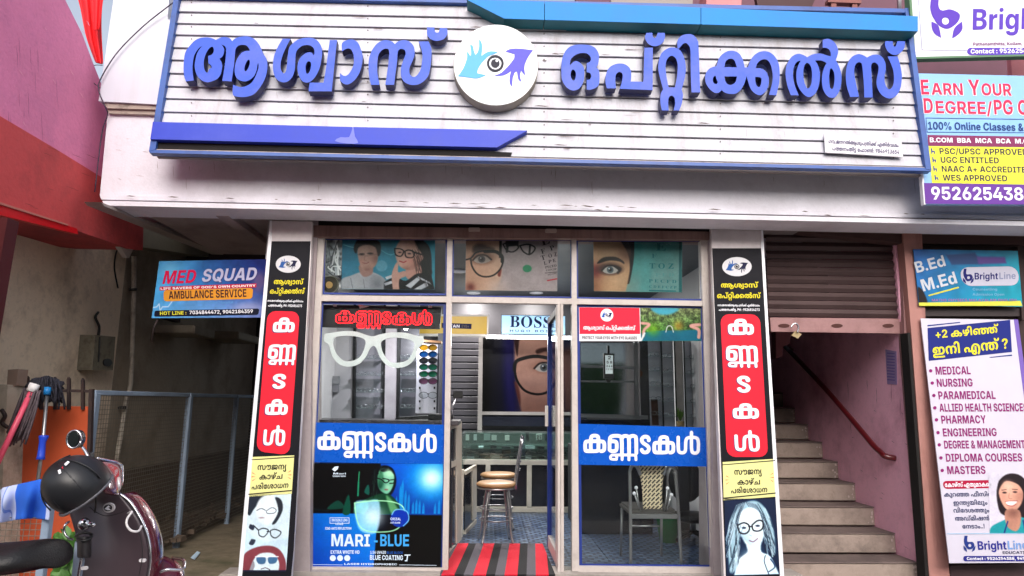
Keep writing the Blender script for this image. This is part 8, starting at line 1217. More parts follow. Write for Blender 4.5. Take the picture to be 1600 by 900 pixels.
A.glow(50, 80, 16, (200, 176, 168), .8); A.poly([(12, 12), (22, 8), (38, 12), (44, 16), (28, 18), (12, 22)], (70, 50, 44), 5, .9); A.poly([(52, 50), (56, 48), (54, 60), (50, 58)], (130, 60, 50), 2); A.glow(8, 78, 7, (110, 50, 44), .9); eye(A, 25, 33, 1.15, (74, 84, 92)); A.ell(26, 30, 16, 11, (96, 62, 52), 9, .35)
A.line([(-2, 34), (8, 31), (16, 22), (30, 19), (44, 20), (55, 26), (58, 36), (54, 48), (44, 58), (30, 61), (18, 56), (10, 44), (8, 32)], 2.6, (20, 16, 20)); A.line([(30, 20), (46, 20), (56, 27), (57, 36)], 5, (20, 16, 20), 1.5)
A.line([(58, 8), (64, 18), (74, 20), (82, 12), (70, 4), (58, 8)], 2.2, (26, 22, 26)); A.line([(84, 10), (90, 20), (100, 24), (108, 14), (98, 8), (84, 10)], 2.2, (26, 22, 26)); A.line([(66, 4), (64, 20)], 3.6, (26, 22, 26), k=0); A.line([(100, 10), (99, 24)], 3, (26, 22, 26), k=0); A.poly([(62, 0), (82, 0), (82, 10), (62, 12)], (34, 28, 30), 1.5, sm=False)
A.ell(96, 47, 7, 6, (60, 140, 104), 1.5); A.line([(128, 66), (143, 63)], 2, (190, 40, 60), k=0); A.line([(124, 54), (143, 52)], .8, (50, 40, 44), k=0)
A.photo(1.2, .86, .06)
q2 = [(728, 373.5), (871.5, 374.5), (870.5, 455), (727, 453.5)]; prism('sheet', PP, [q2], .002, ink((170, 156, 158)), p2_); picture(p2_, PP, q2, A, vp, .001)
bk = ink((38, 30, 36)); sl_ = (.2, -1)
for s_, a, b, h in (("E", (847, 384), (860, 380), 12), ("F", (846, 397), (853, 395), 7), ("P", (860, 392), (867, 390), 7), ("T", (846, 407), (853, 405), 7), ("O", (857, 403), (863, 402), 6), ("Z", (866, 401), (871, 400), 6), ("L", (850, 414), (855, 413), 5), ("P", (857, 411.5), (862, 411), 5), ("E", (864, 410), (869, 409), 5), ("PECFD", (852, 420), (870, 416.5), 3.6), ("EDFCZP", (853, 424), (870, 421.5), 2.6), ("FELOPZ", (856, 430.5), (870, 428), 2)): lettering(p2_, PP, s_, a, b, h, bk, .002, 's')
p3_ = thing('window_poster', 'poster of a bare face and teal letter chart in the upper right pane', 'poster')
A = Art(139, 82, 180, 106); A.grad((52, 160, 158), (120, 160, 158), 64, 0, 92, 60); A.poly([(78, 0), (90, 0), (90, 82), (72, 82)], (96, 170, 168), 8, .6, sm=False); A.poly([(138, 0), (134, 0), (134, 82), (139, 82)], (36, 110, 112), 1, sm=False)
A.poly([(40, 0, 1), (64, 0, 1), (63, 30), (58, 60), (54, 70), (46, 60)], (22, 14, 16), 1.5); A.poly([(-2, 0, 1), (42, 0, 1), (54, 22), (57, 44), (54, 64), (50, 82, 1), (-2, 82, 1)], (202, 160, 126), 2); A.glow(2, 50, 12, (110, 30, 34), .9); A.glow(0, 76, 14, (150, 96, 72), .7); A.glow(40, 66, 16, (222, 186, 152), .5)
A.poly([(6, 36), (16, 28), (34, 27), (46, 33), (48, 38), (40, 34), (24, 33), (8, 38)], (28, 18, 18), 1.5); A.ell(25, 46, 18, 9, (60, 36, 34), 7, .75); eye(A, 26, 48, 1.1, (86, 100, 108), (60, 36, 34)); A.line([(34, 42), (42, 46), (38, 52)], 3, (34, 22, 24), 3)
A.tone([(0, 0), (54, 0), (57, 44), (50, 82), (0, 82)], 52, 20, 16, (120, 80, 66), .7); A.tone([(0, 0), (54, 0), (57, 44), (50, 82), (0, 82)], 20, 12, 16, (226, 190, 156), .5); A.photo(1.2, .84, .06)
q3 = [(927, 374.5), (1066, 376), (1065.5, 457), (928, 455)]; prism('sheet', PP, [q3], .002, ink((90, 160, 160)), p3_); picture(p3_, PP, q3, A, vp, .001)
tl = ink((20, 104, 110)); tf = ink((84, 140, 140))
for s_, a, b, h, c in (("E", (1024, 391.5), (1041, 392), 11.5, tl), ("F", (1018, 403), (1026, 403), 6, tl), ("P", (1038, 403), (1046, 403), 3.5, tf), ("T O Z", (1014.5, 419.5), (1053, 420), 8, tl), ("L P E D", (1014, 432), (1053, 432), 5, tf), ("P E C F D", (1013.5, 441), (1057, 442.5), 4.6, tl), ("C D E F C Z P", (1014, 449.5), (1057, 451), 3.6, tl)): lettering(p3_, PP, s_, a, b, h, c, .002, 's')
shapes(p3_, PP, [[[(1014, 453), (1056, 454), (1056, 456), (1014, 455)]]], tl, .002, 'rule')
# marbled film and round fan in the left top corner
A = Art(26, 60, 60, 130); A.fill((120, 124, 128)); A.noise(.9, 9)
for k in range(9): A.line([(random.uniform(0, 26), random.uniform(0, 60)), (random.uniform(0, 26), random.uniform(0, 60)), (random.uniform(0, 26), random.uniform(0, 60))], random.uniform(1, 2.6), random.choice(((24, 24, 30), (220, 220, 222), (60, 60, 66))), 1.5)
mf = thing('marbled_film', 'marbled grey film strip in the corner of the upper left pane', 'window film'); mq_ = [(511, 373), (535, 373), (533, 430), (508, 431)]; prism('sheet', PP, [mq_], .002, ink((110, 112, 116)), mf, off=-.003); picture(mf, PP, mq_, A, vp, -.0015)
fn = thing('round_speaker', 'round dark speaker with tan centre low in the upper left pane', 'speaker'); YQ = PY(.04)
prism('housing', YQ, [ell(516, 444.5, 14, 14.5, 32)], .06, M_black, fn); prism('cone', YQ, [ell(516, 444.5, 11, 11.5, 28)], .01, ink((60, 54, 44)), fn, off=.004); prism('dust_cap', YQ, [ell(514.8, 445.5, 5.4, 5.4, 20)], .012, ink((176, 140, 88)), fn, off=.012); prism('rim', YQ, [ell(516, 444.5, 13.6, 14, 32), ell(516, 444.5, 12.2, 12.6, 32)], .01, ink((120, 116, 104)), fn, off=.008)

# ================================================================== INSIDE THE SHOP
M_iwall = mat('shop_white_wall', (186, 184, 186), .6, var=.04); M_idark = mat('shop_dark_panel', (52, 50, 54), .5, var=.1); M_icream = mat('cabinet_cream', (196, 192, 180), .45); M_smoke = mat('smoked_panel', (26, 28, 36), .15, var=.1)
rm = thing('shop_interior', 'white walled interior shell of the glasses shop', 'room')
LXW, RXW, BYW, CZ = -1.68, 2.15, 3.5, 2.62
bx('left_wall', LXW - .1, LXW, .05, BYW + .1, -.05, CZ + .1, M_iwall, rm, bev=0); bx('right_wall', RXW, RXW + .1, .05, BYW + .1, -.05, CZ + .1, M_iwall, rm, bev=0)
bx('back_wall', LXW, RXW, BYW, BYW + .1, -.05, CZ + .1, M_idark, rm, bev=0); bx('ceiling', LXW, RXW, .06, BYW, CZ, CZ + .1, mat('ceiling_grey', (74, 78, 86), .5), rm, bev=0)
bx('floor_slab', LXW, RXW, .12, BYW, -.1, -.006, M_idark, rm, bev=0)
# tiles: one mesh shared by all
mt = bpy.data.materials.new('floor_tile_check'); mt.use_nodes = True; t_ = mt.node_tree; bs = t_.nodes['Principled BSDF']; bs.inputs['Roughness'].default_value = .35; L_ = t_.links.new
ge = t_.nodes.new('ShaderNodeNewGeometry'); br = t_.nodes.new('ShaderNodeTexBrick'); br.inputs['Scale'].default_value = 1; br.inputs['Brick Width'].default_value = .085; br.inputs['Row Height'].default_value = .06; br.inputs['Mortar Size'].default_value = .014; br.inputs['Mortar Smooth'].default_value = .3; br.offset = .5
br.inputs['Color1'].default_value = (*lin((58, 84, 122)), 1); br.inputs['Color2'].default_value = (*lin((120, 144, 172)), 1); br.inputs['Mortar'].default_value = (*lin((20, 30, 56)), 1); L_(ge.outputs['Position'], br.inputs['Vector'])
nz = t_.nodes.new('ShaderNodeTexNoise'); nz.inputs['Scale'].default_value = 9; L_(ge.outputs['Position'], nz.inputs['Vector']); mxx = t_.nodes.new('ShaderNodeMix'); mxx.data_type = 'RGBA'; mxx.blend_type = 'MULTIPLY'; mxx.inputs[0].default_value = .35; L_(br.outputs[0], mxx.inputs[6]); L_(nz.outputs[0], mxx.inputs[7]); L_(mxx.outputs[2], bs.inputs['Base Color'])
T_ = .3
tile0 = bx('floor_tile', 0, T_ - .003, 0, T_ - .003, -.006, .0, mt, rm, bev=.0008)
for v in tile0.data.vertices: pass
i0 = True
for ix in range(int((RXW - LXW) / T_) + 1):
    for iy in range(12):
        x, y = LXW + ix * T_, .0 + iy * T_
        if x + T_ > RXW + .2 or y + T_ > BYW + .1: continue
        o = tile0 if i0 else tile0.copy()
        if not i0: link(o, rm)
        i0 = False; o.location = (x, y, random.uniform(-.0006, .0004))
# ceiling downlights (lit lamps)
M_lamp = mat('downlight_lens', (255, 250, 240), .5, emit=60)
for i, (x, y) in enumerate(((716, 423), (740, 457), (838, 457))):
    p = PZ(CZ).at(x, y); d = thing('downlight', ['lit ceiling downlight nearest the mullion, highest of the three', 'lit ceiling downlight low on the left under the eye poster', 'lit ceiling downlight low on the right under the eye poster'][i], 'ceiling light')
    lathe('trim_ring', [(.05, 0), (.085, 0), (.085, -.012), (.05, -.012)], W_, d, p); lathe('lens', [(0, -.008), (.05, -.008), (.05, -.002)], M_lamp, d, p)
    la = bpy.data.lights.new('downlight_lamp', 'AREA'); la.shape = 'DISK'; la.size = .09; la.energy = 22; la.color = (1, .96, .92); lo = bpy.data.objects.new('downlight_lamp', la); sc.collection.objects.link(lo); lo.location = p - np.array((0, 0, .02)); lo.parent = d
sp0 = P(634, 513, 1.55); st_ = thing('spotlight', 'small lit spotlight near the ceiling behind the left window', 'spotlight'); blob('lens', sp0, (.02, .02, .02), M_lamp, st_, 10, 6); lathe('housing', [(.028, 0), (.034, .05), (.02, .08), (.0, .082)], W_, st_, sp0 + np.array((0, 0, .005)), 14)
la = bpy.data.lights.new('spot_lamp', 'AREA'); la.shape = 'DISK'; la.size = .08; la.energy = 11; la.color = (.96, .93, 1); lo = bpy.data.objects.new('spot_lamp', la); sc.collection.objects.link(lo); lo.location = sp0 + np.array((0, -.05, -.02)); lo.rotation_euler = (math.radians(35), 0, math.radians(-25)); lo.parent = st_
# back wall items
bw_ = thing('slatted_panel', 'dark horizontal slat panel on the back wall left of the portrait', 'wall panel')
for k in range(15):
    z0 = .9 + k * .085; bx('slat', -.62, -.08, BYW - .06, BYW - .02 + (k % 2) * .004, z0, z0 + .075, mat('slat_charcoal', (58, 56, 62), .5, var=.1), bw_, bev=.008)
YB = PY(3.3); wp = thing('wall_portrait', 'large framed portrait of a face in round glasses on the back wall', 'picture'); pq = [(754, 528), (905, 530), (905, 645), (753, 644)]
A = Art(151, 117, 210, 160); A.grad((8, 8, 20), (22, 22, 66), 0, 60, 50, 60); A.poly([(34, -2), (50, -2), (48, 60), (54, 118), (40, 118), (34, 60)], (44, 38, 120), 12, .6)
A.poly([(50, -3, 1), (110, -3, 1), (126, 50), (120, 120, 1), (62, 120, 1), (54, 80), (50, 40)], (196, 150, 134), 4); A.poly([(48, -3, 1), (58, -3, 1), (56, 16), (54, 28)], (60, 36, 36), 2); A.grad((150, 96, 84), (190, 150, 140), 60, 118, 70, 60, A.mpoly([(60, 60), (120, 60), (120, 120), (60, 120)], 20, False), .6)
A.poly([(84, 18), (98, 14), (118, 18), (116, 24), (100, 20), (86, 24)], (70, 44, 40), 3); eye(A, 96, 46, 1.25, (80, 90, 96)); A.poly([(50, 70), (56, 74), (60, 96), (58, 104)], (110, 60, 56), 3); A.line([(50, 50), (52, 38), (62, 32), (84, 28), (108, 32)], 5.5, (10, 9, 14)); A.line([(50, 46), (54, 66), (66, 82), (84, 88), (102, 84), (114, 68), (116, 46), (108, 32)], 3.6, (10, 9, 14)); A.line([(116, 40), (130, 36)], 4, (10, 9, 14), k=0); A.poly([(120, 20, 1), (151, 0, 1), (151, 117, 1), (126, 117, 1)], (120, 84, 80), 14)
A.photo(1.15, .42, .05); prism('sheet', YB, [pq], .02, M_black, wp); picture(wp, YB, pq, A, picture_mat('satin_print', .3), .002)
for c in ([(748, 527), (754.5, 527), (753, 672), (746, 672)], [(753, 643), (905, 644), (905, 649), (753, 648)]): prism('frame_bar', YB, [c], .03, mat('portrait_frame_grey', (122, 118, 116), .4), wp, off=.01)
bx('shelf_void', P(753, 650, 3.2)[0], 1.3, 3.3, 3.4, .95, P(760, 650, 3.3)[2], M_smoke, wp)
YL = PY(3.0)
b1 = thing('brand_lightbox', 'pale blue lit lightbox with dark serif brand word above the portrait', 'lightbox'); prism('case', YL, [[(783, 491.5), (884, 493), (884, 524), (783, 523)]], .08, M_idark, b1, off=-.004); prism('lit_face', YL, [[(784, 492.5), (883, 494), (883, 523), (784, 522)]], .004, mat('lightbox_blue', (164, 206, 236), .4, var=.04, emit=.5), b1)
lettering(b1, YL, "BOSS", (796, 511), (862, 512.5), 17, ink((14, 36, 84)), .002, 's'); lettering(b1, YL, "HUGO BOSS", (796, 518.5), (866, 519.5), 3.6, ink((60, 76, 110)), .002, track=.25)
b2 = thing('brand_lightbox', 'gold lit lightbox with white rim left of the blue one', 'lightbox'); prism('case', YL, [[(650, 491), (764, 491.5), (763, 526), (650, 525)]], .08, ink((214, 210, 204)), b2, off=-.004); prism('lit_face', YL, [[(650, 494), (761, 494.5), (760.5, 522), (650, 521)]], .004, mat('lightbox_gold', (172, 140, 52), .4, var=.1, emit=.35), b2)
shapes(b2, YL, [[[(690, 504.5), (737, 506), (736.5, 514), (690, 512.5)]]], ink((24, 28, 66)), .002, 'word_plate'); lettering(b2, YL, "TITAN", (694, 511.5), (718.5, 512), 4.6, W_, .003); lettering(b2, YL, "EYE+", (721, 512), (733, 512.3), 4.6, ink((110, 100, 90)), .003)
ls = thing('tube_light', 'lit white tube light under the lightboxes', 'tube light'); a = P(760, 526.5, 2.95); b = P(905, 528, 2.95)
tube('tube', [a, b], .016, mat('tube_glow', (255, 250, 244), .5, emit=14), ls, 8); bx('batten', a[0], b[0], 2.96, 3.0, a[2] - .02, a[2] + .03, W_, ls)
la = bpy.data.lights.new('tube_lamp', 'AREA'); la.shape = 'RECTANGLE'; la.size = b[0] - a[0]; la.size_y = .03; la.energy = 20; la.color = (1, .97, .96); lo = bpy.data.objects.new('tube_lamp', la); sc.collection.objects.link(lo); lo.location = ((a[0] + b[0]) / 2, 2.92, a[2] - .03); lo.rotation_euler = (math.radians(-20), 0, 0); lo.parent = ls
# back counter
bc = thing('display_counter', 'glass topped cream display counter along the back wall', 'display counter')
zc0 = P(800, 718, 2.75)[2]; zt0 = P(800, 676, 2.75)[2]; x0c, x1c = P(722, 700, 2.75)[0], 2.1
bx('top_glass', x0c, x1c, 2.72, 3.3, zt0 - .008, zt0, M_glass_in, bc, bev=0); bx('front_glass', x0c, x1c, 2.74, 2.746, zc0, zt0 - .008, M_glass_in, bc, bev=0); bx('glass_shelf', x0c, x1c, 2.78, 3.2, (zc0 + zt0) / 2, (zc0 + zt0) / 2 + .006, M_glass_in, bc, bev=0)
[bx('glass_shelf', x0c, x1c, 2.78, 3.2, zc0 + q_, zc0 + q_ + .006, mat('shelf_edge_dark', (40, 52, 48), .3), bc, bev=0) for q_ in (.05, .11)]; [bx('stock_item', x_, x_ + random.uniform(.04, .12), 2.85, 3.0, z_, z_ + random.uniform(.015, .04), random.choice((M_black, M_idark, W_, M_steel, ink((120, 90, 60)))), bc, bev=0) for z_ in (zc0 + .002, zc0 + .058, zc0 + .118) for x_ in np.arange(x0c + .05, 1.1, .14)]
bx('back_panel', x0c, x1c, 3.22, 3.26, .05, zt0 - .02, mat('counter_green_grey', (66, 74, 70), .4), bc); bx('deck', x0c, x1c, 2.72, 3.25, zc0 - .06, zc0, M_icream, bc); bx('plinth', x0c, x1c, 2.72, 3.25, .0, .06, M_icream, bc)
for x in (762, 827, 875, 960): bx('upright', P(x, 760, 2.72)[0] - .028, P(x, 760, 2.72)[0] + .028, 2.715, 2.76, .06, zc0 - .06, M_icream, bc)
bx('dark_front', x0c, x1c, 2.76, 2.78, .06, zc0 - .06, M_smoke, bc)
GLS = []
def eyeglasses(name, lab, pos, wd, mrim, mlens, rz=0, grp=None):
    """one pair: two lenses, rims, bridge, temples; drawn about its own origin facing the street"""
    t = thing(name, lab, 'glasses' if name == 'eyeglasses' else 'sunglasses', group=grp); t['own'] = 1; r = wd / 4.2
    for s in (-1, 1):
        V, Fc = tube_vf([(s * wd * .27 + r * math.cos(a_) * 1.16, 0, r * .78 * math.sin(a_)) for a_ in [2 * math.pi * k / 12 for k in range(13)]], wd * .018, 5); mobj('rim', V, Fc, mrim, t, True)
        mobj('lens', [(s * wd * .27 + 1.12 * r * math.cos(a_), .001, r * .74 * math.sin(a_)) for a_ in [2 * math.pi * k / 12 for k in range(12)]] + [(s * wd * .27 + 1.12 * r * math.cos(a_), .004, r * .74 * math.sin(a_)) for a_ in [2 * math.pi * k / 12 for k in range(12)]], [tuple(range(12)), tuple(range(12, 24))[::-1]] + [(k, 12 + k, 12 + (k + 1) % 12, (k + 1) % 12) for k in range(12)], mlens, t)
        tube('temple', [(s * wd * .5, 0, r * .3), (s * wd * .52, wd * .4, r * .3), (s * wd * .5, wd * .8, r * .05)], wd * .014, mrim, t, 5)
    tube('bridge', [(-wd * .05, 0, r * .3), (0, -.002, r * .42), (wd * .05, 0, r * .3)], wd * .016, mrim, t, 5)
    t.location = tuple(pos); t.rotation_euler = (0, 0, rz); return t
def copy_thing(src, lab, loc, rz=0, grp=None):
    r = src.copy(); sc.collection.objects.link(r); r['label'] = lab
    if grp: r['group'] = grp
    for c in list(src.children):
        d = c.copy(); sc.collection.objects.link(d); d.parent = r
    r.location = tuple(loc); r.rotation_euler = (0, 0, rz); return r
# products on the back counter shelf: small card stands
for k, (x, wd, h, c) in enumerate(((728, 5, 9, (210, 214, 210)), (740, 5, 9, (190, 196, 196)), (756, 10, 10, (150, 164, 160)), (768, 8, 8, (196, 200, 196)), (789, 7, 8, (226, 226, 220)), (822, 5, 12, (30, 30, 36)), (838, 9, 10, (214, 216, 210)), (852, 6, 10, (60, 60, 64)))):
    pr = thing('card_stand', ['white price card at the left end of the back counter', 'second pale card from the counter left end', 'wide grey green card near the counter left end', 'pale card left of the small white card', 'small white card behind the chair backs', 'black upright sign block right of the chairs', 'white sign card with dark letters by the door edge', 'dark card behind the door edge'][k], 'card')
    prism('card', PY(2.9), [rect(x, 688 - h, x + wd, 688)], .03, ink(c), pr); prism('foot', PY(2.9), [rect(x + 1, 688, x + wd - 1, 690)], .06, M_black, pr, off=.02)
lettering(bpy.data.objects['card_stand.006'], PY(2.9), "RE", (838, 688), (847, 688), 8, ink((20, 22, 30)), .002, 's'); 
# side counter on the left, right end visible through the doorway
c1 = thing('side_counter', 'cream framed counter end just inside the door at left', 'display counter')
xa = P(716, 700, .5)[0]; zt1 = P(705, 664, .3)[2]
XC = Pl((-.33, .1, 0), (.8, -.105, 0))
for nm, c in (('post', [(714, 661), (721.5, 659), (721.5, 851), (714, 857)]), ('post', [(690, 668), (697, 667), (692, 876), (685, 882)]), ('rail', [(697, 666), (714, 661), (714, 668), (697, 674)]), ('rail', [(695, 726), (714, 718), (714, 727), (695, 736)]), ('rail', [(692, 866), (714, 850), (714, 857), (691, 876)])): prism(nm, XC, [c], .03, M_icream, c1)
prism('side_glass', XC, [[(696, 672), (716, 666), (716, 852), (692, 868)]], .01, mat('smoke_glass', (42, 52, 70), .08, var=.05), c1, off=-.01); bx('worktop', -1.45, xa + .01, .18, .72, zt1, zt1 + .035, mat('worktop_dark', (70, 66, 70), .3), c1); bx('front_panel', -1.45, xa - .04, .66, .7, .02, zt1, M_idark, c1)
bx('front_glass', -1.45, xa - .04, .2, .206, .05, zt1 - .05, M_smoke, c1, bev=0)
c2 = thing('low_cabinet', 'low cream cabinet running back along the left of the aisle', 'cabinet')
pc_ = P(722, 830, 1.3); zt2 = P(722, 733, 1.3)[2]
XE = Pl((-.18, 1.27, 0), (.53, -.085, 0)); bx('end_post', -.245, -.185, 1.27, 1.31, 0, zt2, M_icream, c2); bx('body', -.7, -.25, 1.3, 2.4, 0, zt2 - .01, M_idark, c2)
for nm, c in (('rail', [(728, 736), (745, 726), (745, 731), (728, 742)]), ('upright', [(739, 729), (745, 727), (745, 808), (739, 813)]), ('rail', [(728, 829), (745, 811), (745, 817), (728, 836)])): prism(nm, XE, [c], .03, M_icream, c2)
prism('side_panel', XE, [[(728, 740), (742, 731), (742, 814), (728, 832)]], .01, M_smoke, c2, off=-.01); bx('glass_case', -.6, -.2, 1.4, 2.4, zt2, zt2 + .3, M_glass_in, c2, bev=0)
# clutter on the worktop
cl = thing('desk_clutter', 'dark case and slim stand on the counter by the mullion', 'case'); zq = zt1 + .035
bx('case', xa - .26, xa - .04, .3, .45, zq, zq + .05, M_black, cl, bev=.015); tube('stand_post', [(xa - .06, .4, zq), (xa - .05, .42, zq + .12), (xa - .02, .42, zq + .2)], .01, M_chrome, cl); bx('stand_head', xa - .05, xa + .03, .41, .44, zq + .18, zq + .24, M_black, cl)
lp = thing('desk_laptop', 'dark open tray with silver rim behind the left window', 'tray'); prism('tray', PY(.45), [[(620, 652), (690, 648), (693, 658), (612, 660)]], .25, M_black, lp); prism('rim', PY(.44), [[(618, 657), (692, 654), (692, 656), (618, 659)]], .01, M_steel, lp)
# stools
def stool(x, y, zs, m_seat, lab, back):
    t = thing('cafe_chair' if back else 'stool', lab, 'chair' if back else 'stool')
    lathe('seat', [(0, zs - .035), (.16, zs - .035), (.185, zs - .02), (.185, zs - .005), (.16, zs + .008), (0, zs + .01)], m_seat, t, (x, y, 0), 28)
    lathe('seat_ring', [(.15, zs - .05), (.178, zs - .05), (.178, zs - .036), (.15, zs - .036)], M_steel, t, (x, y, 0), 28)
    for a in (45, 135, 225, 315):
        a = math.radians(a + 6); c, s = math.cos(a), math.sin(a); tube('leg', [(x + .11 * c, y + .11 * s, zs - .04), (x + .15 * c, y + .15 * s, zs * .55), (x + .17 * c, y + .17 * s, .1), (x + .2 * c, y + .2 * s, .0)], .011, M_steel, t, 7, 3)
    for z in (.2, .3): 
        V, Fc = tube_vf([(x + .15 * math.cos(k * math.pi / 10), y + .15 * math.sin(k * math.pi / 10), z) for k in range(21)], .006, 5); mobj('foot_ring', V, Fc, M_steel, t, True)
    if back:
        for dy in (-.12, .12): tube('back_post', [(x + .17, y + dy, zs - .04), (x + .19, y + dy, zs + .15), (x + .235, y + dy * .9, zs + .42)], .011, M_chrome, t, 7, 3)
        for z in (.12, .19, .26, .33, .4): tube('back_rung', [(x + .19 + z * .09, y - .115, zs + z), (x + .2 + z * .09, y, zs + z + .004), (x + .19 + z * .09, y + .115, zs + z)], .008, M_chrome, t, 6)
    return t
M_seatw = mat('seat_tan', (160, 124, 84), .4, var=.12, scale=20)
cA = P(776, 754, 1.05); stool(cA[0], 1.05, cA[2], M_seatw, 'tan seated steel chair with ladder back seen side on', True)
cB = P(779, 740, 1.75); stool(cB[0], 1.75, cB[2], M_seatw, 'tan round stool just behind the ladder back chair', False)
# striped mat
cm = bpy.data.materials.new('striped_carpet'); cm.use_nodes = True; t_ = cm.node_tree; bs = t_.nodes['Principled BSDF']; bs.inputs['Roughness'].default_value = .95; L_ = t_.links.new
ge = t_.nodes.new('ShaderNodeNewGeometry'); sx_ = t_.nodes.new('ShaderNodeSeparateXYZ'); L_(ge.outputs['Position'], sx_.inputs[0])
sy_ = t_.nodes.new('ShaderNodeMath'); sy_.operation = 'MULTIPLY_ADD'; sy_.inputs[1].default_value = -.07; L_(sx_.outputs[1], sy_.inputs[0]); L_(sx_.outputs[0], sy_.inputs[2])
p0x = P(693, 896, -.1)[0]; per = (P(838.7, 896, -.1)[0] - p0x) / 3
mm = t_.nodes.new('ShaderNodeMath'); mm.operation = 'MULTIPLY_ADD'; mm.inputs[1].default_value = 1 / per; mm.inputs[2].default_value = -p0x / per + 10; L_(sy_.outputs[0], mm.inputs[0]); fr = t_.nodes.new('ShaderNodeMath'); fr.operation = 'FRACT'; L_(mm.outputs[0], fr.inputs[0])
cr = t_.nodes.new('ShaderNodeValToRGB'); cr.color_ramp.interpolation = 'CONSTANT'; L_(fr.outputs[0], cr.inputs[0]); cr.color_ramp.elements.new(.5)
for e, (p_, c_) in zip(cr.color_ramp.elements, ((0, (214, 26, 50)), (.41, (26, 24, 28)), (.70, (92, 88, 96)))): e.position = p_; e.color = (*lin(c_), 1)
nz = t_.nodes.new('ShaderNodeTexNoise'); nz.inputs['Scale'].default_value = 160; L_(ge.outputs['Position'], nz.inputs['Vector']); mr = t_.nodes.new('ShaderNodeMapRange'); mr.inputs[3].default_value = .6; mr.inputs[4].default_value = 1.25; L_(nz.outputs[0], mr.inputs[0]); mx = t_.nodes.new('ShaderNodeMix'); mx.data_type = 'RGBA'; mx.blend_type = 'MULTIPLY'; mx.inputs[0].default_value = 1; L_(cr.outputs[0], mx.inputs[6]); cb2 = t_.nodes.new('ShaderNodeCombineColor'); [L_(mr.outputs[0], cb2.inputs[i]) for i in range(3)]; L_(cb2.outputs[0], mx.inputs[7]); L_(mx.outputs[2], bs.inputs['Base Color'])
bp = t_.nodes.new('ShaderNodeBump'); bp.inputs['Strength'].default_value = .6; bp.inputs['Distance'].default_value = .004; L_(nz.outputs[0], bp.inputs['Height']); L_(bp.outputs[0], bs.inputs['Normal'])
tag(bx('doormat', P(688, 896, -.1)[0], .535, -.16, .93, .002, .014, cm, None, bev=.004), 'red, black and grey striped mat running in through the doorway', 'mat')
# ---- behind the left window
def shelf_unit(name, lab, x0, x1, yb, skew, rows, m_back, grp):
    t = thing(name, lab, 'shelf unit'); prism('back_board', P3((x0, 600, yb - skew), (x1, 600, yb + skew), (x0, 500, yb - skew)), [[(x0, 500), (x1, 500), (x1, 664), (x0, 664)]], .03, m_back, t)
    return t
wl = thing('display_wall', 'white column and grey shelf panels behind the left window', 'display wall'); YV = PY(2.3)
def vstrip(name, x0, x1, y0, y1, m, off=0, d=.05, pl=YV, par=wl): return prism(name, pl, [[(x0, y0), (x1, y0), (x1 - 3, y1), (x0 - 3, y1)]], d, m, par, off=off)
vstrip('wall_panel', 500, 555, 474, 664, M_iwall, .0); vstrip('edge_strip', 553, 557, 474, 664, M_black, .02); vstrip('shelf_back', 557, 602, 474, 664, mat('shelf_grey', (140, 138, 146), .35), -.05); vstrip('edge_strip', 600, 604, 474, 664, M_black, .02)
vstrip('white_column', 604, 624, 474, 664, mat('column_white', (178, 170, 176), .5), .03); vstrip('edge_strip', 622, 626, 474, 664, M_black, .04); vstrip('shelf_back', 626, 655, 474, 664, mat('shelf_dark', (84, 82, 90), .3), -.05); vstrip('side_panel', 684, 704, 520, 664, M_idark, -.05)
M_rim = mat('rim_black', (24, 24, 28), .3); M_clear = glass('clear_lens', (.95, .97, .97), 1.0); proto = None; n_ = 0
names_r = ('top', 'second', 'third', 'bottom')
for r_, ys in enumerate((560, 586, 612, 637)):
    for col, (xa_, xb_) in enumerate(((560, 598), (628, 652))):
        p = P(xa_, ys, 2.22); q_ = P(xb_, ys + 2, 2.22); bx('glass_shelf', p[0], q_[0], 2.1, 2.28, p[2] - .006, p[2], M_glass_in, wl, bev=0)
        for k in range(3 if col == 0 else 2):
            xx_ = p[0] + (q_[0] - p[0]) * (k + .5) / (3 if col == 0 else 2); lab = '%s of eyeglasses on the %s shelf of the %s panel behind the left window' % (('left pair', 'middle pair', 'right pair')[k] if col == 0 else ('left pair', 'right pair')[k], names_r[r_], 'wide' if col == 0 else 'narrow')
            if proto is None: proto = eyeglasses('eyeglasses', lab, (xx_, 2.16, p[2] + .018), .1, mat('rim_silver', (176, 180, 186), .2, metal=.8), M_clear, 0, 'eyeglasses on the glass shelves')
            else: copy_thing(proto, lab, (xx_, 2.16, p[2] + .018), random.uniform(-.2, .2))
sb = thing('switch_box', 'beige and grey electrical boxes on the white panel behind the left window', 'switch box'); prism('box', YV, [rect(506, 586, 514, 614)], .08, ink((190, 182, 160)), sb, off=.08); prism('box', YV, [rect(515, 588, 531, 600)], .06, ink((150, 150, 152)), sb, off=.07); prism('box', YV, [rect(515, 601, 530, 613)], .06, ink((130, 130, 134)), sb, off=.07)
tag(tube('wall_cable', [YV.at(504, 520, .02), YV.at(505, 560, .02), YV.at(503, 600, .02), YV.at(500, 655, .02)], .008, M_black), 'black cable down the white panel behind the left window', 'cable')
ds = thing('glasses_stand', 'tall white stand carrying rows of sunglasses', 'display stand'); YD = PY(1.6)
prism('panel', YD, [[(652, 537), (686.5, 538), (684, 646), (649, 645)]], .04, mat('stand_white_glow', (206, 204, 214), .4, emit=.12), ds); prism('top_board', YD, [[(662, 531), (690, 533), (690, 536.5), (662, 534)]], .12, mat('stand_wood', (150, 110, 76), .5), ds, off=.02); prism('side_edge', YD, [[(684, 538), (687, 538), (684.5, 646), (681.5, 646)]], .05, ink((90, 90, 100)), ds, off=.006)  # the panel colour carries a faint emission of its own
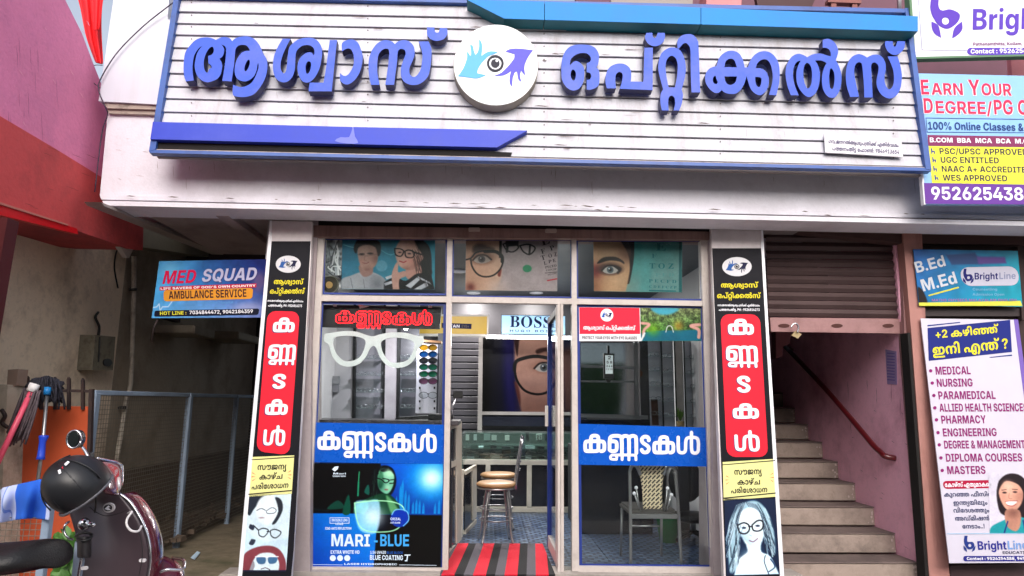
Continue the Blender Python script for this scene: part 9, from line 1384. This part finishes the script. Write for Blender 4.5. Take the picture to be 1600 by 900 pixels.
bx('base', P(650, 646, 1.6)[0], P(686, 646, 1.6)[0], 1.55, 1.7, 0, P(650, 646, 1.6)[2], M_idark, ds)
for y in (606, 627, 638):
    for x in (656, 679): prism('peg', YD, [rect(x - 1.2, y - 1.8, x + 1.2, y + 1.8)], .02, M_black, ds, off=.02)
for (y, c, lab) in ((543, (150, 110, 24), 'gold lensed sunglasses, topmost on the white stand'), (553.5, (14, 70, 130), 'blue lensed sunglasses under the gold pair'), (563.5, (20, 24, 34), 'dark lensed sunglasses in the third row of the stand'), (573.5, (24, 110, 84), 'dark green lensed sunglasses in the fourth row of the stand'), (584.5, (14, 130, 90), 'bright green mirrored sunglasses in the fifth row'), (595.5, (150, 90, 130), 'pale pink sunglasses below the green rows'), (617.5, None, 'clear black rimmed glasses low on the white stand')):
    p = P(669, y, 1.55); ml_ = M_clear if c is None else mat('lens_%02x%02x%02x' % c, c, .12, spec=.8, clear=.6); eyeglasses('sunglasses' if c else 'eyeglasses', lab, p, .168, M_rim if c != (150, 110, 24) else ink((120, 90, 30)), ml_)
# LED word sign, lit
ld = thing('led_sign', 'red lit LED word sign hanging inside the left window', 'LED sign'); YE = PY(.06)
prism('case', YE, [[(500, 476), (690, 480), (687, 514), (498, 511)]], .03, mat('led_case', (34, 30, 34), .4), ld)
fE = lambda x, y: (524.5 + (x - 88) / 1467 * 151, 482.5 + (y - 105) / 372 * 29.5 + (x - 88) * .0012)
V = []; Fc = []; M_led = mat('led_red', (255, 18, 28), .5, var=.0, emit=6)
for rs in band_word(fE):
    for r_ in rs:
        r_ = r_ + [r_[0]]; acc = 0
        for (xa_, ya_), (xb_, yb_) in zip(r_[:-1], r_[1:]):
            d_ = math.hypot(xb_ - xa_, yb_ - ya_)
            while acc < d_:
                u = acc / max(d_, 1e-6); c = YE.at(xa_ + (xb_ - xa_) * u, ya_ + (yb_ - ya_) * u, .003); n0 = len(V); s = .0027
                V += [c + np.array(k) for k in ((-s, 0, -s), (s, 0, -s), (s, 0, s), (-s, 0, s))]; V.append(c + np.array((0, -.002, 0))); Fc += [(n0, n0 + 1, n0 + 4), (n0 + 1, n0 + 2, n0 + 4), (n0 + 2, n0 + 3, n0 + 4), (n0 + 3, n0, n0 + 4)]; acc += 1.5
            acc -= d_
kind(mobj('led_dots', V, Fc, M_led, ld), 'stuff')
for c in ([(560, 475), (577, 479), (562, 482)], [(521, 474), (526, 474), (526, 479), (521, 479)], [(669, 476), (675, 476), (675, 481), (669, 481)]): prism('hook', YE, [c], .01, ink((214, 214, 214)), ld, off=.006)
# white spectacles cutout
sp_o = [(88,215,1),(95,205),(140,198),(200,190),(260,195),(310,212),(345,218),(380,208),(440,198),(510,200),(560,212),(590,218),(605,215,1),(607,250),(590,268),(575,290),(560,335),(520,372),(460,383),(410,365),(378,325),(360,280),(343,268),(325,285),(305,325),(270,362),(215,377),(165,362),(130,320),(112,262),(88,245)]
h1 = [(135,245),(150,222),(210,215),(270,222),(302,240),(298,280),(275,325),(235,346),(190,345),(155,315),(138,280)]; h2 = [(385,250),(410,232),(470,225),(530,235),(558,255),(550,300),(525,340),(480,355),(430,350),(400,315),(386,280)]
zz = lambda pts: [(480 + x / 3.335, 460 + y / 3.335) for x, y in smooth_outline(pts, 4)]
tag(prism('spectacles_cutout', PY(.03), [zz(sp_o), zz(h1), zz(h2)], .012, mat('cutout_white', (238, 240, 240), .4)), 'big white spectacles shaped cutout inside the left window', 'cutout')
# ---- behind the right window
mr_ = thing('reflection_panel', 'added mirror panel behind the right window standing in for trees reflected in the pane', 'mirror'); YM = PY(1.5)
prism('mirror_glass', YM, [[(906, 536), (1000, 536), (1000, 650), (906, 650)]], .01, M_mirror, mr_)  # added mirror sheet in place of the street reflection on the window pane
M_fg = mat('mirror_frame_grey', (120, 122, 124), .4, metal=.4)
for c in ([(903, 532), (907, 532), (907, 655), (903, 655)], [(908, 570), (992, 573), (992, 577), (908, 574)], [(908, 594), (992, 595), (992, 598), (908, 597)], [(990, 534), (996, 534), (998, 650), (992, 650)], [(904, 646), (1012, 649), (1012, 655), (904, 652)]): prism('frame_bar', YM, [c], .03, M_fg, mr_, off=.012)
bx('base_cabinet', P(904, 660, 1.5)[0], P(1014, 660, 1.5)[0], 1.45, 1.6, 0, P(904, 655, 1.5)[2], M_smoke, mr_)
ec = thing('eye_chart', 'small lit number eye chart in a black case behind the right window', 'eye chart'); YC = PY(.5)
prism('case', YC, [[(943, 552), (960, 552.5), (959.5, 592), (944, 591)]], .03, M_black, ec); prism('lit_face', YC, [[(945.5, 555), (957.8, 555.3), (957.4, 584), (946, 584)]], .004, mat('chart_face', (206, 214, 214), .4, emit=.35), ec, off=.003)
for s_, a, b, h in (("2", (949, 561.5), (955, 561.5), 5), ("5 8", (947.5, 568), (956.5, 568), 4), ("3 4 6", (947, 573.5), (957, 573.5), 3), ("7 2 9 5", (947, 578), (957, 578), 2.2)): lettering(ec, YC, s_, a, b, h, bk, .005)
bx('hanger', P(951, 552, .5)[0] - .01, P(951, 552, .5)[0] + .01, .5, .52, P(951, 552, .5)[2], P(951, 540, .5)[2], M_black, ec); prism('foot', YC, [[(946, 592), (956, 592), (953, 598), (949, 598)]], .02, M_black, ec)
rs_ = thing('frame_rack', 'grey shelf panels with rows of clear frames and white column at right', 'display wall'); YR = PY(1.7)
for nm, x0, x1, m_ in (('side_panel', 998, 1012, M_idark), ('shelf_back', 1012, 1031, mat('rack_grey', (176, 178, 186), .35)), ('shelf_back', 1032, 1051, _M['rack_grey']), ('white_column', 1053, 1065, mat('rack_column', (184, 176, 170), .5)), ('shelf_back', 1068, 1100, mat('rack_pale', (196, 198, 206), .35))):
    prism(nm, YR, [[(x0, 532), (x1, 532), (x1 + 4, 668), (x0 + 4, 668)]], .04, m_, rs_, off=.03 if 'column' in nm else 0)
for x in (1031, 1051.5, 1066): prism('edge_strip', YR, [[(x, 532), (x + 1.6, 532), (x + 5.6, 668), (x + 4, 668)]], .02, M_black, rs_, off=.04)
proto2 = None
for col, (x0, x1) in enumerate(((1013, 1031), (1033, 1051), (1069, 1099))):
    for r_ in range(5):
        ys = 556 + r_ * 23 + col * 2; p = P(x0 + r_ * .8, ys, 1.62); q_ = P(x1 + r_ * .8, ys - 2, 1.62)
        bx('rack_shelf', p[0], q_[0], 1.58, 1.68, p[2] - .005, p[2], M_glass_in, rs_, bev=0)
        copy_thing(proto, 'clear glasses in the %s row of the %s rack panel behind the right window' % (('top', 'second', 'middle', 'fourth', 'bottom')[r_], ('left', 'middle', 'right')[col]), ((p[0] + q_[0]) / 2, 1.6, p[2] + .018), random.uniform(-.3, .3))
prism('wood_patch', YR, [[(994, 572), (1003, 582), (1002, 588), (994, 590)]], .02, ink((84, 56, 44)), rs_, off=.04); prism('door_panel', YR, [[(1016, 624), (1026, 624), (1028, 664), (1018, 664)]], .02, mat('rack_brown', (70, 42, 32), .5), rs_, off=.04)
# patterned chair, seen from behind
mw = bpy.data.materials.new('woven_back_fabric'); mw.use_nodes = True; t_ = mw.node_tree; bs = t_.nodes['Principled BSDF']; bs.inputs['Roughness'].default_value = .8; L_ = t_.links.new
ge = t_.nodes.new('ShaderNodeNewGeometry'); mpp = t_.nodes.new('ShaderNodeMapping'); mpp.inputs['Rotation'].default_value = (0, math.radians(45), 0); L_(ge.outputs['Position'], mpp.inputs[0]); mp2 = t_.nodes.new('ShaderNodeMapping'); mp2.inputs['Rotation'].default_value = (math.radians(90), 0, 0); L_(mpp.outputs[0], mp2.inputs[0]); br = t_.nodes.new('ShaderNodeTexBrick'); br.inputs['Scale'].default_value = 1; br.inputs['Brick Width'].default_value = .05; br.inputs['Row Height'].default_value = .022; br.inputs['Mortar Size'].default_value = .006; br.inputs['Color1'].default_value = (*lin((60, 52, 48)), 1); br.inputs['Color2'].default_value = (*lin((40, 34, 34)), 1); br.inputs['Mortar'].default_value = (*lin((216, 200, 168)), 1); L_(mp2.outputs[0], br.inputs['Vector']); L_(br.outputs[0], bs.inputs['Base Color'])
ch = thing('dining_chair', 'steel tube chair with woven patterned back behind the right window', 'chair'); yb, yf = .1, .52
pB = PY(yb); zf = .0
def pt(x, y, yy=yb): return P(x, y, yy)
tube('back_frame', [np.array((pt(984, 800)[0], yb, 0)), pt(985, 800), pt(984, 745), pt(984.5, 735), pt(988, 728), pt(994, 728), pt(997, 733), pt(1001, 742)], .013, M_steel, ch, 8, 4); tube('back_frame', [np.array((pt(1062, 800)[0], yb, 0)), pt(1060, 800), pt(1056, 745), pt(1055, 736), pt(1050, 729), pt(1044, 729), pt(1041, 734), pt(1037, 742)], .013, M_steel, ch, 8, 4)
loft('backrest', [[P(x0 + (x1 - x0) * u / 5, y, yb + .015 + .02 * math.sin(u / 5 * 3.14)) for u in range(6)] for y, x0, x1 in ((727, 994, 1043), (738, 998, 1039), (750, 1001, 1036), (765, 1003, 1035), (780, 1004, 1035), (799, 1004, 1036))], mw, ch, .022, 1)
zs_ = pt(1020, 800)[2]; xa_, xb_ = pt(984, 800)[0], pt(1058, 800)[0]
bx('seat', xa_, xb_, yb, yf, zs_ - .03, zs_ + .02, mat('seat_grey', (74, 70, 68), .7), ch, bev=.015); bx('seat_rail', xa_, xb_, yb - .012, yb + .012, zs_ - .05, zs_ - .015, M_steel, ch)
for x in (xa_ + .02, xb_ - .02): tube('leg', [(x, yf - .02, zs_ - .03), (x - (.01 if x < 1.4 else -.0), yf + .02, 0)], .011, M_steel, ch)
tube('stretcher', [pt(986, 822), pt(1030, 822)], .007, M_steel, ch)
for x0, x1, y in ((1000, 994, 762), (1001, 991, 771), (1038, 1043, 763), (1041, 1049, 773)): tube('rod', [pt(x0, 798), pt((x0 + x1) / 2, (798 + y) / 2 + 1), pt(x1, y)], .006, M_steel, ch); blob('ball_tip', pt(x1, y), (.014,) * 3, W_, ch, 10, 6)
gb = thing('waste_bin', 'green plastic waste bin behind the patterned chair', 'bin'); cbn = P(1044, 856, 1.1); k_ = 1 / (1050 / 6.4)
lathe('bin_body', [(0, 0.0), (14 * k_ * .9, 0), (17.5 * k_, 38 * k_), (18 * k_, 38.5 * k_), (16.6 * k_, 38 * k_), (13 * k_, .02)], mat('bin_green', (50, 130, 66), .45), gb, (P(1044, 840, 1.1)[0], 1.1, 0), 24); lathe('bin_lip', [(17.2 * k_, 37 * k_), (18.8 * k_, 37 * k_), (18.8 * k_, 39 * k_), (17.2 * k_, 39 * k_)], _M['bin_green'], gb, (P(1044, 840, 1.1)[0], 1.1, 0), 24)
dc = thing('dark_cabinet', 'dark brown cabinet with brass trim deep behind the patterned chair', 'cabinet'); a = P(968, 745, 2.0); b = P(1005, 745, 2.0)
bx('body', a[0], b[0] + .1, 2.0, 2.4, 0, a[2] + .3, mat('cabinet_brown', (66, 40, 32), .5), dc); prism('trim', PY(1.99), [[(969, 741), (1000, 742), (1000, 744), (969, 743)]], .01, ink((140, 110, 80)), dc); bx('shelf', a[0] - .5, a[0], 2.1, 2.4, .0, .8, M_idark, dc)
cx_ = thing('office_chair', 'black office chair deep behind the right window, right of the patterned chair', 'chair'); c = P(1075, 790, 1.3)
blob('backrest', (c[0], 1.35, c[2] + .22), (.17, .04, .2), M_black, cx_); blob('seat', (c[0], 1.15, c[2] - .08), (.22, .2, .05), M_black, cx_); tube('stem', [(c[0], 1.15, c[2] - .1), (c[0], 1.15, .08)], .025, M_steel, cx_)
for k in range(5): a = k * 2 * math.pi / 5; tube('leg', [(c[0], 1.15, .08), (c[0] + .24 * math.cos(a), 1.15 + .24 * math.sin(a), .03)], .018, M_black, cx_)
ip = thing('indoor_plant', 'small potted plant before the white column behind the right window', 'plant'); p = P(1063, 655, 1.35); zb = p[2]
bx('stand', p[0] - .05, p[0] + .05, 1.3, 1.4, 0, zb - .1, M_idark, ip); lathe('pot', [(0, 0), (.03, 0), (.04, .08), (.03, .08), (0, .07)], ink((150, 130, 90)), ip, (p[0], 1.35, zb - .1), 14)
V = []; Fc = []
for k in range(34):
    a = random.uniform(0, 6.28); l = random.uniform(.05, .16); w_ = .012; d = np.array((math.cos(a) * .35, math.sin(a) * .35, random.uniform(.6, 1))); s = np.cross(d, (0, 0, 1)); s = s / max(np.linalg.norm(s), .01) * w_; o = np.array((p[0], 1.35, zb - .02)); n0 = len(V)
    V += [o, o + d * l * .5 + s, o + d * l, o + d * l * .5 - s, o + d * l * .5 + np.array((0, 0, .006))]; Fc += [(n0, n0 + 1, n0 + 4), (n0 + 1, n0 + 2, n0 + 4), (n0 + 2, n0 + 3, n0 + 4), (n0 + 3, n0, n0 + 4)]
kind(mobj('leaves', V, Fc, mat('plant_leaf', (84, 120, 40), .5, var=.3, scale=30), ip), 'stuff')
# ================================================================== SCOOTER (front at right, seen from its rear left)
M_mar = mat('scooter_maroon', (86, 10, 36), .2, var=.05, clear=.8, metal=.25); M_sgrey = mat('scooter_inner_grey', (74, 62, 68), .3, var=.06); M_seatb = mat('seat_vinyl_black', (26, 25, 27), .45, var=.15, bump=.25, bscale=160); M_tyre = mat('tyre_rubber', (22, 22, 22), .85)
sct = thing('scooter', 'maroon scooter parked at the lower left, inner leg shield towards us', 'scooter')
YS0 = -2.35
def S(x, y, yy=YS0): return P(x, y, yy)
ROW = [ # y, left x, right x, bulge
 (770, 142, 186), (782, 110, 197), (796, 106, 208), (812, 112, 219), (830, 117, 226), (850, 122, 232), (872, 127, 234), (900, 122, 231), (940, 112, 224), (990, 104, 214)]
rows = []
for y, a, b in ROW:
    r = []
    for k in range(11):
        u = k / 10; r.append(S(a + (b - a) * u, y - 5 * math.sin(u * math.pi) * (y < 830), YS0 + .02 + .13 * u + .05 * math.sin(u * math.pi)))
    rows.append(r)
loft('leg_shield', rows, M_sgrey, sct, .02, 1)
edge = [S(x, y, YS0 + .13 + .02) for x, y in ((186, 772), (196, 778), (206, 788), (216, 804), (224, 820), (231, 840), (234, 860), (234, 880), (231, 900), (226, 940), (216, 990))]
tube('shield_trim', edge, .0075, M_chrome, sct, 8, 4)
rows = []
for i, p in enumerate(edge): rows.append([p + np.array((.0, .0, 0)), p + np.array((.012, .05, 0)), p + np.array((.002, .12, 0))])
loft('front_apron', rows, M_mar, sct, .012, 1)
# headlamp nacelle and console
loft('handlebar_cover', [[S(x, y, YS0 + yy) for x, y, yy in r] for r in (
 [(150, 716, .02), (165, 718, .12), (178, 720, .2), (188, 724, .26)], [(150, 728, .0), (166, 730, .08), (180, 734, .16), (191, 740, .24)], [(154, 742, -.01), (168, 746, .05), (180, 752, .12), (190, 756, .22)], [(158, 760, -.01), (170, 764, .04), (181, 767, .1), (186, 768, .18)], [(162, 772, .0), (172, 774, .04), (180, 775, .08), (184, 775, .14)])], M_mar, sct, .02, 1)
loft('headlamp', [[S(x, y, YS0 + yy) for x, y, yy in r] for r in ([(172, 724, .17), (180, 726, .22), (188, 729, .28)], [(174, 737, .15), (182, 740, .2), (190, 743, .27)], [(175, 742, .15), (183, 745, .2), (190, 749, .26)])], mat('lamp_glass_grey', (150, 146, 150), .1, clear=1), sct, .012, 1)
loft('indicator', [[S(x, y, YS0 + yy) for x, y, yy in r] for r in ([(180, 744, .12), (191, 742, .2)], [(181, 756, .11), (191, 758, .19)], [(184, 765, .1), (189, 764, .17)])], mat('indicator_clear', (206, 196, 196), .12, clear=1), sct, .015, 1)
tube('nacelle_trim', [S(152, 716, YS0 + .0), S(168, 719, YS0 + .1), S(182, 722, YS0 + .2), S(190, 728, YS0 + .27), S(191, 742, YS0 + .24), S(190, 756, YS0 + .2), S(184, 767, YS0 + .12)], .006, M_chrome, sct, 6, 4)
tube('handlebar_grip', [S(150, 742, YS0 - .02), S(120, 750, YS0 - .1), S(92, 760, YS0 - .2)], .02, M_black, sct, 10)
tube('steering_column', [S(158, 772, YS0 + .2), S(150, 830, YS0 + .24), S(170, 960, YS0 + .3)], .035, M_black, sct, 12)
# mirror
tube('mirror_stem', [S(139, 727, YS0 - .02), S(138, 716, YS0 - .02), S(134, 706, YS0 - .01), S(128, 698, YS0)], .006, M_chrome, sct, 8, 4)
YQ_ = PY(YS0); mi = prism('mirror_housing', YQ_, [ell(118.5, 686, 11.5, 14.5, 30, .25)], .03, mat('mirror_black', (30, 28, 32), .2, clear=.5), sct, off=.012); prism('mirror_face', YQ_, [ell(117.2, 686, 8.6, 12.6, 30, .25)], .003, M_mirror, sct, off=.0145)
tube('mirror_rim', [YQ_.at(x, y, .013) for x, y in ell(118.5, 686, 11, 14, 24, .25)] + [YQ_.at(*ell(118.5, 686, 11, 14, 24, .25)[0], .013)], .004, M_chrome, sct, 6)
prism('brake_lever_mount', YQ_, [rrect(134, 707, 141, 718, 2)], .03, M_black, sct)
tube('panel_gap', [S(x, y, YS0 - .012 + .03) for x, y in ((140, 792), (150, 800), (166, 806), (186, 802), (200, 796))], .0016, M_black, sct, 5, 4); tube('panel_gap', [S(x, y, YS0 + .045) for x, y in ((214, 822), (221, 846), (222, 872), (217, 900))], .0016, M_black, sct, 5, 4)
tube('brake_cable', [S(140, 740, YS0 - .04), S(146, 762, YS0 - .06), S(150, 782, YS0 - .04), S(148, 800, YS0)], .004, M_black, sct, 6, 4)
prism('side_strip', PY(YS0 - .02), [[(117, 846), (122, 850), (128, 878), (124, 900), (118, 960), (106, 960), (112, 900)]], .02, mat('strip_blue_grey', (140, 152, 172), .35), sct)
# badge, hook, lock, pocket
YBd = YS0 - .045; prism('badge', PY(YBd), [ell(169.5, 793.5, 9, 7.6, 24, -.15)], .01, ink((196, 190, 192)), sct); prism('badge_mark', PY(YBd), [ell(169, 793.5, 6.6, 5.2, 20, -.15)], .006, ink((54, 50, 56)), sct, off=.002); shapes(sct, PY(YBd), [[[(164, 795), (170, 789.5), (173, 792), (170, 793), (174, 796.5), (169, 797)]]], W_, .0035, 'badge_emblem')
tube('bag_hook', [S(200, 802, YS0 + .05), S(206, 800, YS0 + .0), S(199, 810, YS0 - .03), S(198, 820, YS0 - .04), S(205, 829, YS0 - .04), S(216, 830, YS0 - .02), S(221, 822, YS0 + .06)], .0045, ink((226, 222, 224)), sct, 8, 5)
tube('bag_hook', [S(108, 815, YS0), S(102, 820, YS0 - .02), S(100, 830, YS0 - .02), S(106, 840, YS0 - .02), S(114, 843, YS0)], .005, M_chrome, sct, 6, 5)
lathe('ignition_lock', [(0, .02), (.014, .02), (.022, .012), (.026, 0)], M_chrome, sct, S(132, 819, YS0 - .01), 18, Matrix.Rotation(math.radians(90), 3, 'X')); blob('key_hand', S(142, 820, YS0 - .015), (.02, .012, .012), M_chrome, sct, 10, 6)
loft('glove_pocket', [[S(120 + 22 * u / 6, y, YS0 + .0 - .05 * math.sin(u / 6 * 3.14)) for u in range(7)] for y in (838, 846, 856, 866, 872)], mat('pocket_black', (34, 31, 34), .5), sct, .01, 1)
tube('pocket_rim', [S(118, 838, YS0 + .0), S(124, 834, YS0 - .03), S(134, 832, YS0 - .05), S(143, 835, YS0 - .02), S(141, 841, YS0 - .04), S(130, 845, YS0 - .06), S(120, 842, YS0 - .03)], .006, M_black, sct, 6, 4)
tube('panel_trim', [S(118, 850, YS0 - .0), S(127, 868, YS0 - .02), S(124, 890, YS0 - .02), S(118, 930, YS0 - .02)], .006, M_chrome, sct, 6, 4)
for x, y in ((131, 888), (222, 876)): prism('clip', PY(YS0 - .03 if x < 200 else YS0 + .05), [rrect(x - 5, y - 2.5, x + 5, y + 2.5, 2)], .01, ink((214, 210, 214)), sct)
# front fender low right
rows = []
for xt, yt in ((229, 862), (238, 864), (250, 867), (264, 871), (276, 877), (285, 886), (288, 898)):
    rows.append([S(xt - .5 * k, yt + (930 - yt) * (k / 6) ** 1.2, YS0 + .34 - .12 * math.sin(k / 6 * 1.57)) for k in range(7)])
loft('front_fender', rows, M_mar, sct, .012, 1)
tube('fender_guard', [S(250, 894, YS0 + .18), S(262, 890, YS0 + .18), S(284, 890, YS0 + .22), S(288, 880, YS0 + .27), S(284, 874, YS0 + .3), S(270, 872, YS0 + .34)], .007, M_chrome, sct, 8, 5)
tube('side_wire_rack', [S(204, 778, YS0 + .18), S(214, 776, YS0 + .22), S(226, 798, YS0 + .26), S(238, 826, YS0 + .28), S(240, 842, YS0 + .26), S(232, 846, YS0 + .2)], .004, M_chrome, sct, 6, 4); tube('side_wire_rack', [S(210, 790, YS0 + .2), S(222, 798, YS0 + .24), S(232, 820, YS0 + .26), S(238, 838, YS0 + .24)], .003, M_chrome, sct, 6, 4)
# seat
rows = []
for x, yt, hh, dy in ((-60, 858, 46, .02), (-20, 852, 50, .0), (20, 850, 52, .0), (50, 846, 52, .02), (70, 844, 50, .05), (84, 846, 44, .08), (94, 856, 34, .1), (99, 872, 18, .1)):
    r = []
    for k in range(10):
        a = 2 * math.pi * k / 10; r.append(S(x, yt + hh / 2, -2.62 + dy) + np.array((0, .15 * math.cos(a) * (hh / 52), hh / 1050 * 2.7 / 2 * math.sin(a) * (1 if math.sin(a) > 0 else .7))))
    rows.append(r)
loft('seat', rows, M_seatb, sct, 0, 1, True)
gz = G0
# unseen lower body, so the scooter stands on its wheels
rearx = S(-20, 880, -2.6)[0] - .25; fx = S(255, 900, YS0 + .28)[0]; zfl = G0
bx('floorboard', rearx + .5, fx - .3, -2.75, -2.25, G0 + .28, G0 + .33, M_sgrey, sct, bev=.02); loft('rear_body', [[np.array((rearx + dx, -2.6 + .18 * w_ * math.cos(a), G0 + .55 + .16 * math.sin(a))) for a in [2 * math.pi * k / 10 for k in range(10)]] for dx, w_ in ((-.35, .4), (-.2, .9), (.1, 1), (.45, .9), (.6, .6))], M_mar, sct, 0, 1, True)
for x, y in ((fx, YS0 + .28), (rearx - .05, -2.6)):
    R = Matrix.Rotation(math.radians(90), 3, 'X'); wh = lathe('wheel', [(.15, -.045), (.2, -.045), (.23, -.02), (.23, .02), (.2, .045), (.15, .045)], M_tyre, sct, (x, y, G0 + .23), 28, R); lathe('rim', [(0, -.03), (.15, -.04), (.155, 0), (.15, .04), (0, .03)], M_steel, sct, (x, y, G0 + .23), 20, R)
# helmet
hl = thing('helmet', 'matt black open helmet hanging on the scooter handlebar', 'helmet'); hc = S(121, 757, -2.5); M_hel = mat('helmet_black', (30, 31, 35), .38, var=.12)
nrm = Vector((.5, .42, -.76)).normalized(); blob('shell', hc, (.122, .125, .11), M_hel, hl, 36, 22, Matrix.Rotation(.5, 3, 'Y'), (Vector((0, 0, 0)) + nrm * .055, nrm)); hcv = Vector(tuple(hc))
blob('lining', hc, (.112, .115, .1), M_black, hl, 24, 14, Matrix.Rotation(.5, 3, 'Y'), (nrm * .05, nrm))
t1 = nrm.cross(Vector((0, 1, 0))).normalized(); t2 = nrm.cross(t1); rp = [hcv + nrm * .055 + t1 * .105 * math.cos(a) + t2 * .108 * math.sin(a) for a in [2 * math.pi * k / 28 for k in range(29)]]
tube('rim_trim', rp, .006, mat('helmet_trim', (96, 96, 104), .3), hl, 6)
for a0 in (-1.1, -.5, -.1, .35, .9): tube('ridge', [hcv + (-nrm * math.cos(b) * .118 + (t1 * math.cos(1.57 + a0) + t2 * math.sin(1.57 + a0)) * math.sin(b) * .121) for b in np.linspace(-.4, 1.7, 10)], .0028, M_hel, hl, 6)
YH = PY(-2.63)
for c, m_ in (([(100, 725), (106, 720), (109, 722), (103, 728)], W_), ([(90, 735), (94, 733), (96, 739), (92, 741)], W_), ([(96, 731), (98, 728), (99, 733)], ink((190, 40, 60)))):
    vs_ = []
    for x, y in c:
        v = ray(x, y); o_ = CAM - hc; R_ = .125; bq = v @ o_; aq = v @ v; cq = o_ @ o_ - R_ * R_; D_ = max(bq * bq - aq * cq, 0); t = (-bq - math.sqrt(D_)) / aq; vs_.append(CAM + v * t)
    n_ = len(vs_); mobj('sticker', vs_, [tuple(range(n_))], m_, hl)
tube('strap', [hcv + nrm * .05 + t2 * .08, hcv + nrm * .07 + t2 * .02, hcv + nrm * .05 - t2 * .06], .006, M_black, hl, 6, 4)

# ================================================================== ACROSS THE STREET (seen in the window reflections)
ob = thing('opposite_building', 'grey two storey building across the street, seen only in reflections', 'building')
bx('block', -14, 16, -22, -17.5, G0, 7.6, mat('opposite_plaster', (104, 102, 98), .8), ob, bev=0)  # height and dark plaster set to block bright sky in the glass reflections
for k in range(9): bx('window', -12.5 + k * 3, -10.6 + k * 3, -17.5, -17.4, 3.5, 4.9, mat('opposite_window', (40, 46, 54), .3), ob); 
bx('awning', -14, 16, -17.5, -16.2, 3.0, 3.2, mat('opposite_awning', (190, 196, 200), .5), ob)
M_lf = mat('street_leaf', (62, 92, 40), .6, var=.4, scale=3); M_tr = mat('street_bark', (80, 66, 54), .9)
def tree(x, y, h, sd, lab):
    t = thing('street_tree', lab, 'tree', group='trees across the street'); r = random.Random(sd)
    tube('trunk', [(x, y, G0), (x + .1, y, h * .35), (x - .1, y + .1, h * .7)], [.2, .15, .08], M_tr, t, 8)
    V = []; Fc = []
    for c in range(26):
        a = r.uniform(0, 6.28); rr = r.uniform(.2, 2.2); cz = h * .18 + r.uniform(0, h * .7); cx, cy = x + rr * math.cos(a), y + rr * math.sin(a) * .8
        for k in range(70):
            o = np.array((cx + r.gauss(0, .45), cy + r.gauss(0, .45), cz + r.gauss(0, .4))); s = r.uniform(.07, .14); u = _n((r.gauss(0, 1), r.gauss(0, 1), r.gauss(0, 1))); w2 = _n(np.cross(u, (r.gauss(0, 1), 1, .3))); n0 = len(V)
            V += [o + u * s, o + w2 * s * .6, o - u * s, o - w2 * s * .6]; Fc.append((n0, n0 + 1, n0 + 2, n0 + 3))
    kind(mobj('crown', V, Fc, M_lf, t), 'stuff')
for i, (x, y, h) in enumerate(((-5.5, -13.5, 3.6), (3.9, -13.2, 3.4), (9.5, -13.2, 3.8))): tree(x, y, h, 40 + i, ['leafy street tree across the road, reflected left of the doorway', 'leafy street tree across the road, reflected behind the eye chart', 'leafy street tree across the road, reflected at the far right'][i])

# ------------------------------------------------------------------ origins: every thing stands at its own base
bpy.context.view_layer.update()
for o in list(sc.objects):
    if o.parent is None and 'category' in o.keys() and not o.get('own'):
        ms_ = [o] if o.type == 'MESH' else [c for c in o.children if c.type == 'MESH']
        if not ms_: continue
        if o.type == 'EMPTY' and o.name.split('.')[0] in ('eyeglasses', 'sunglasses'): continue
        C_ = np.array([(c.matrix_world if o.type == 'EMPTY' else o.matrix_world) @ Vector(b) for c in ms_ for b in c.bound_box]); lo_, hi_ = C_.min(0), C_.max(0); base = Vector(((lo_[0] + hi_[0]) / 2, (lo_[1] + hi_[1]) / 2, lo_[2]))
        if o.type == 'MESH': o.data.transform(Matrix.Translation(-base)); o.location = o.location + base
        else:
            o.location = base
            for c in o.children: c.location = c.location - base
for o in sc.objects:
    if 'own' in o.keys(): del o['own']
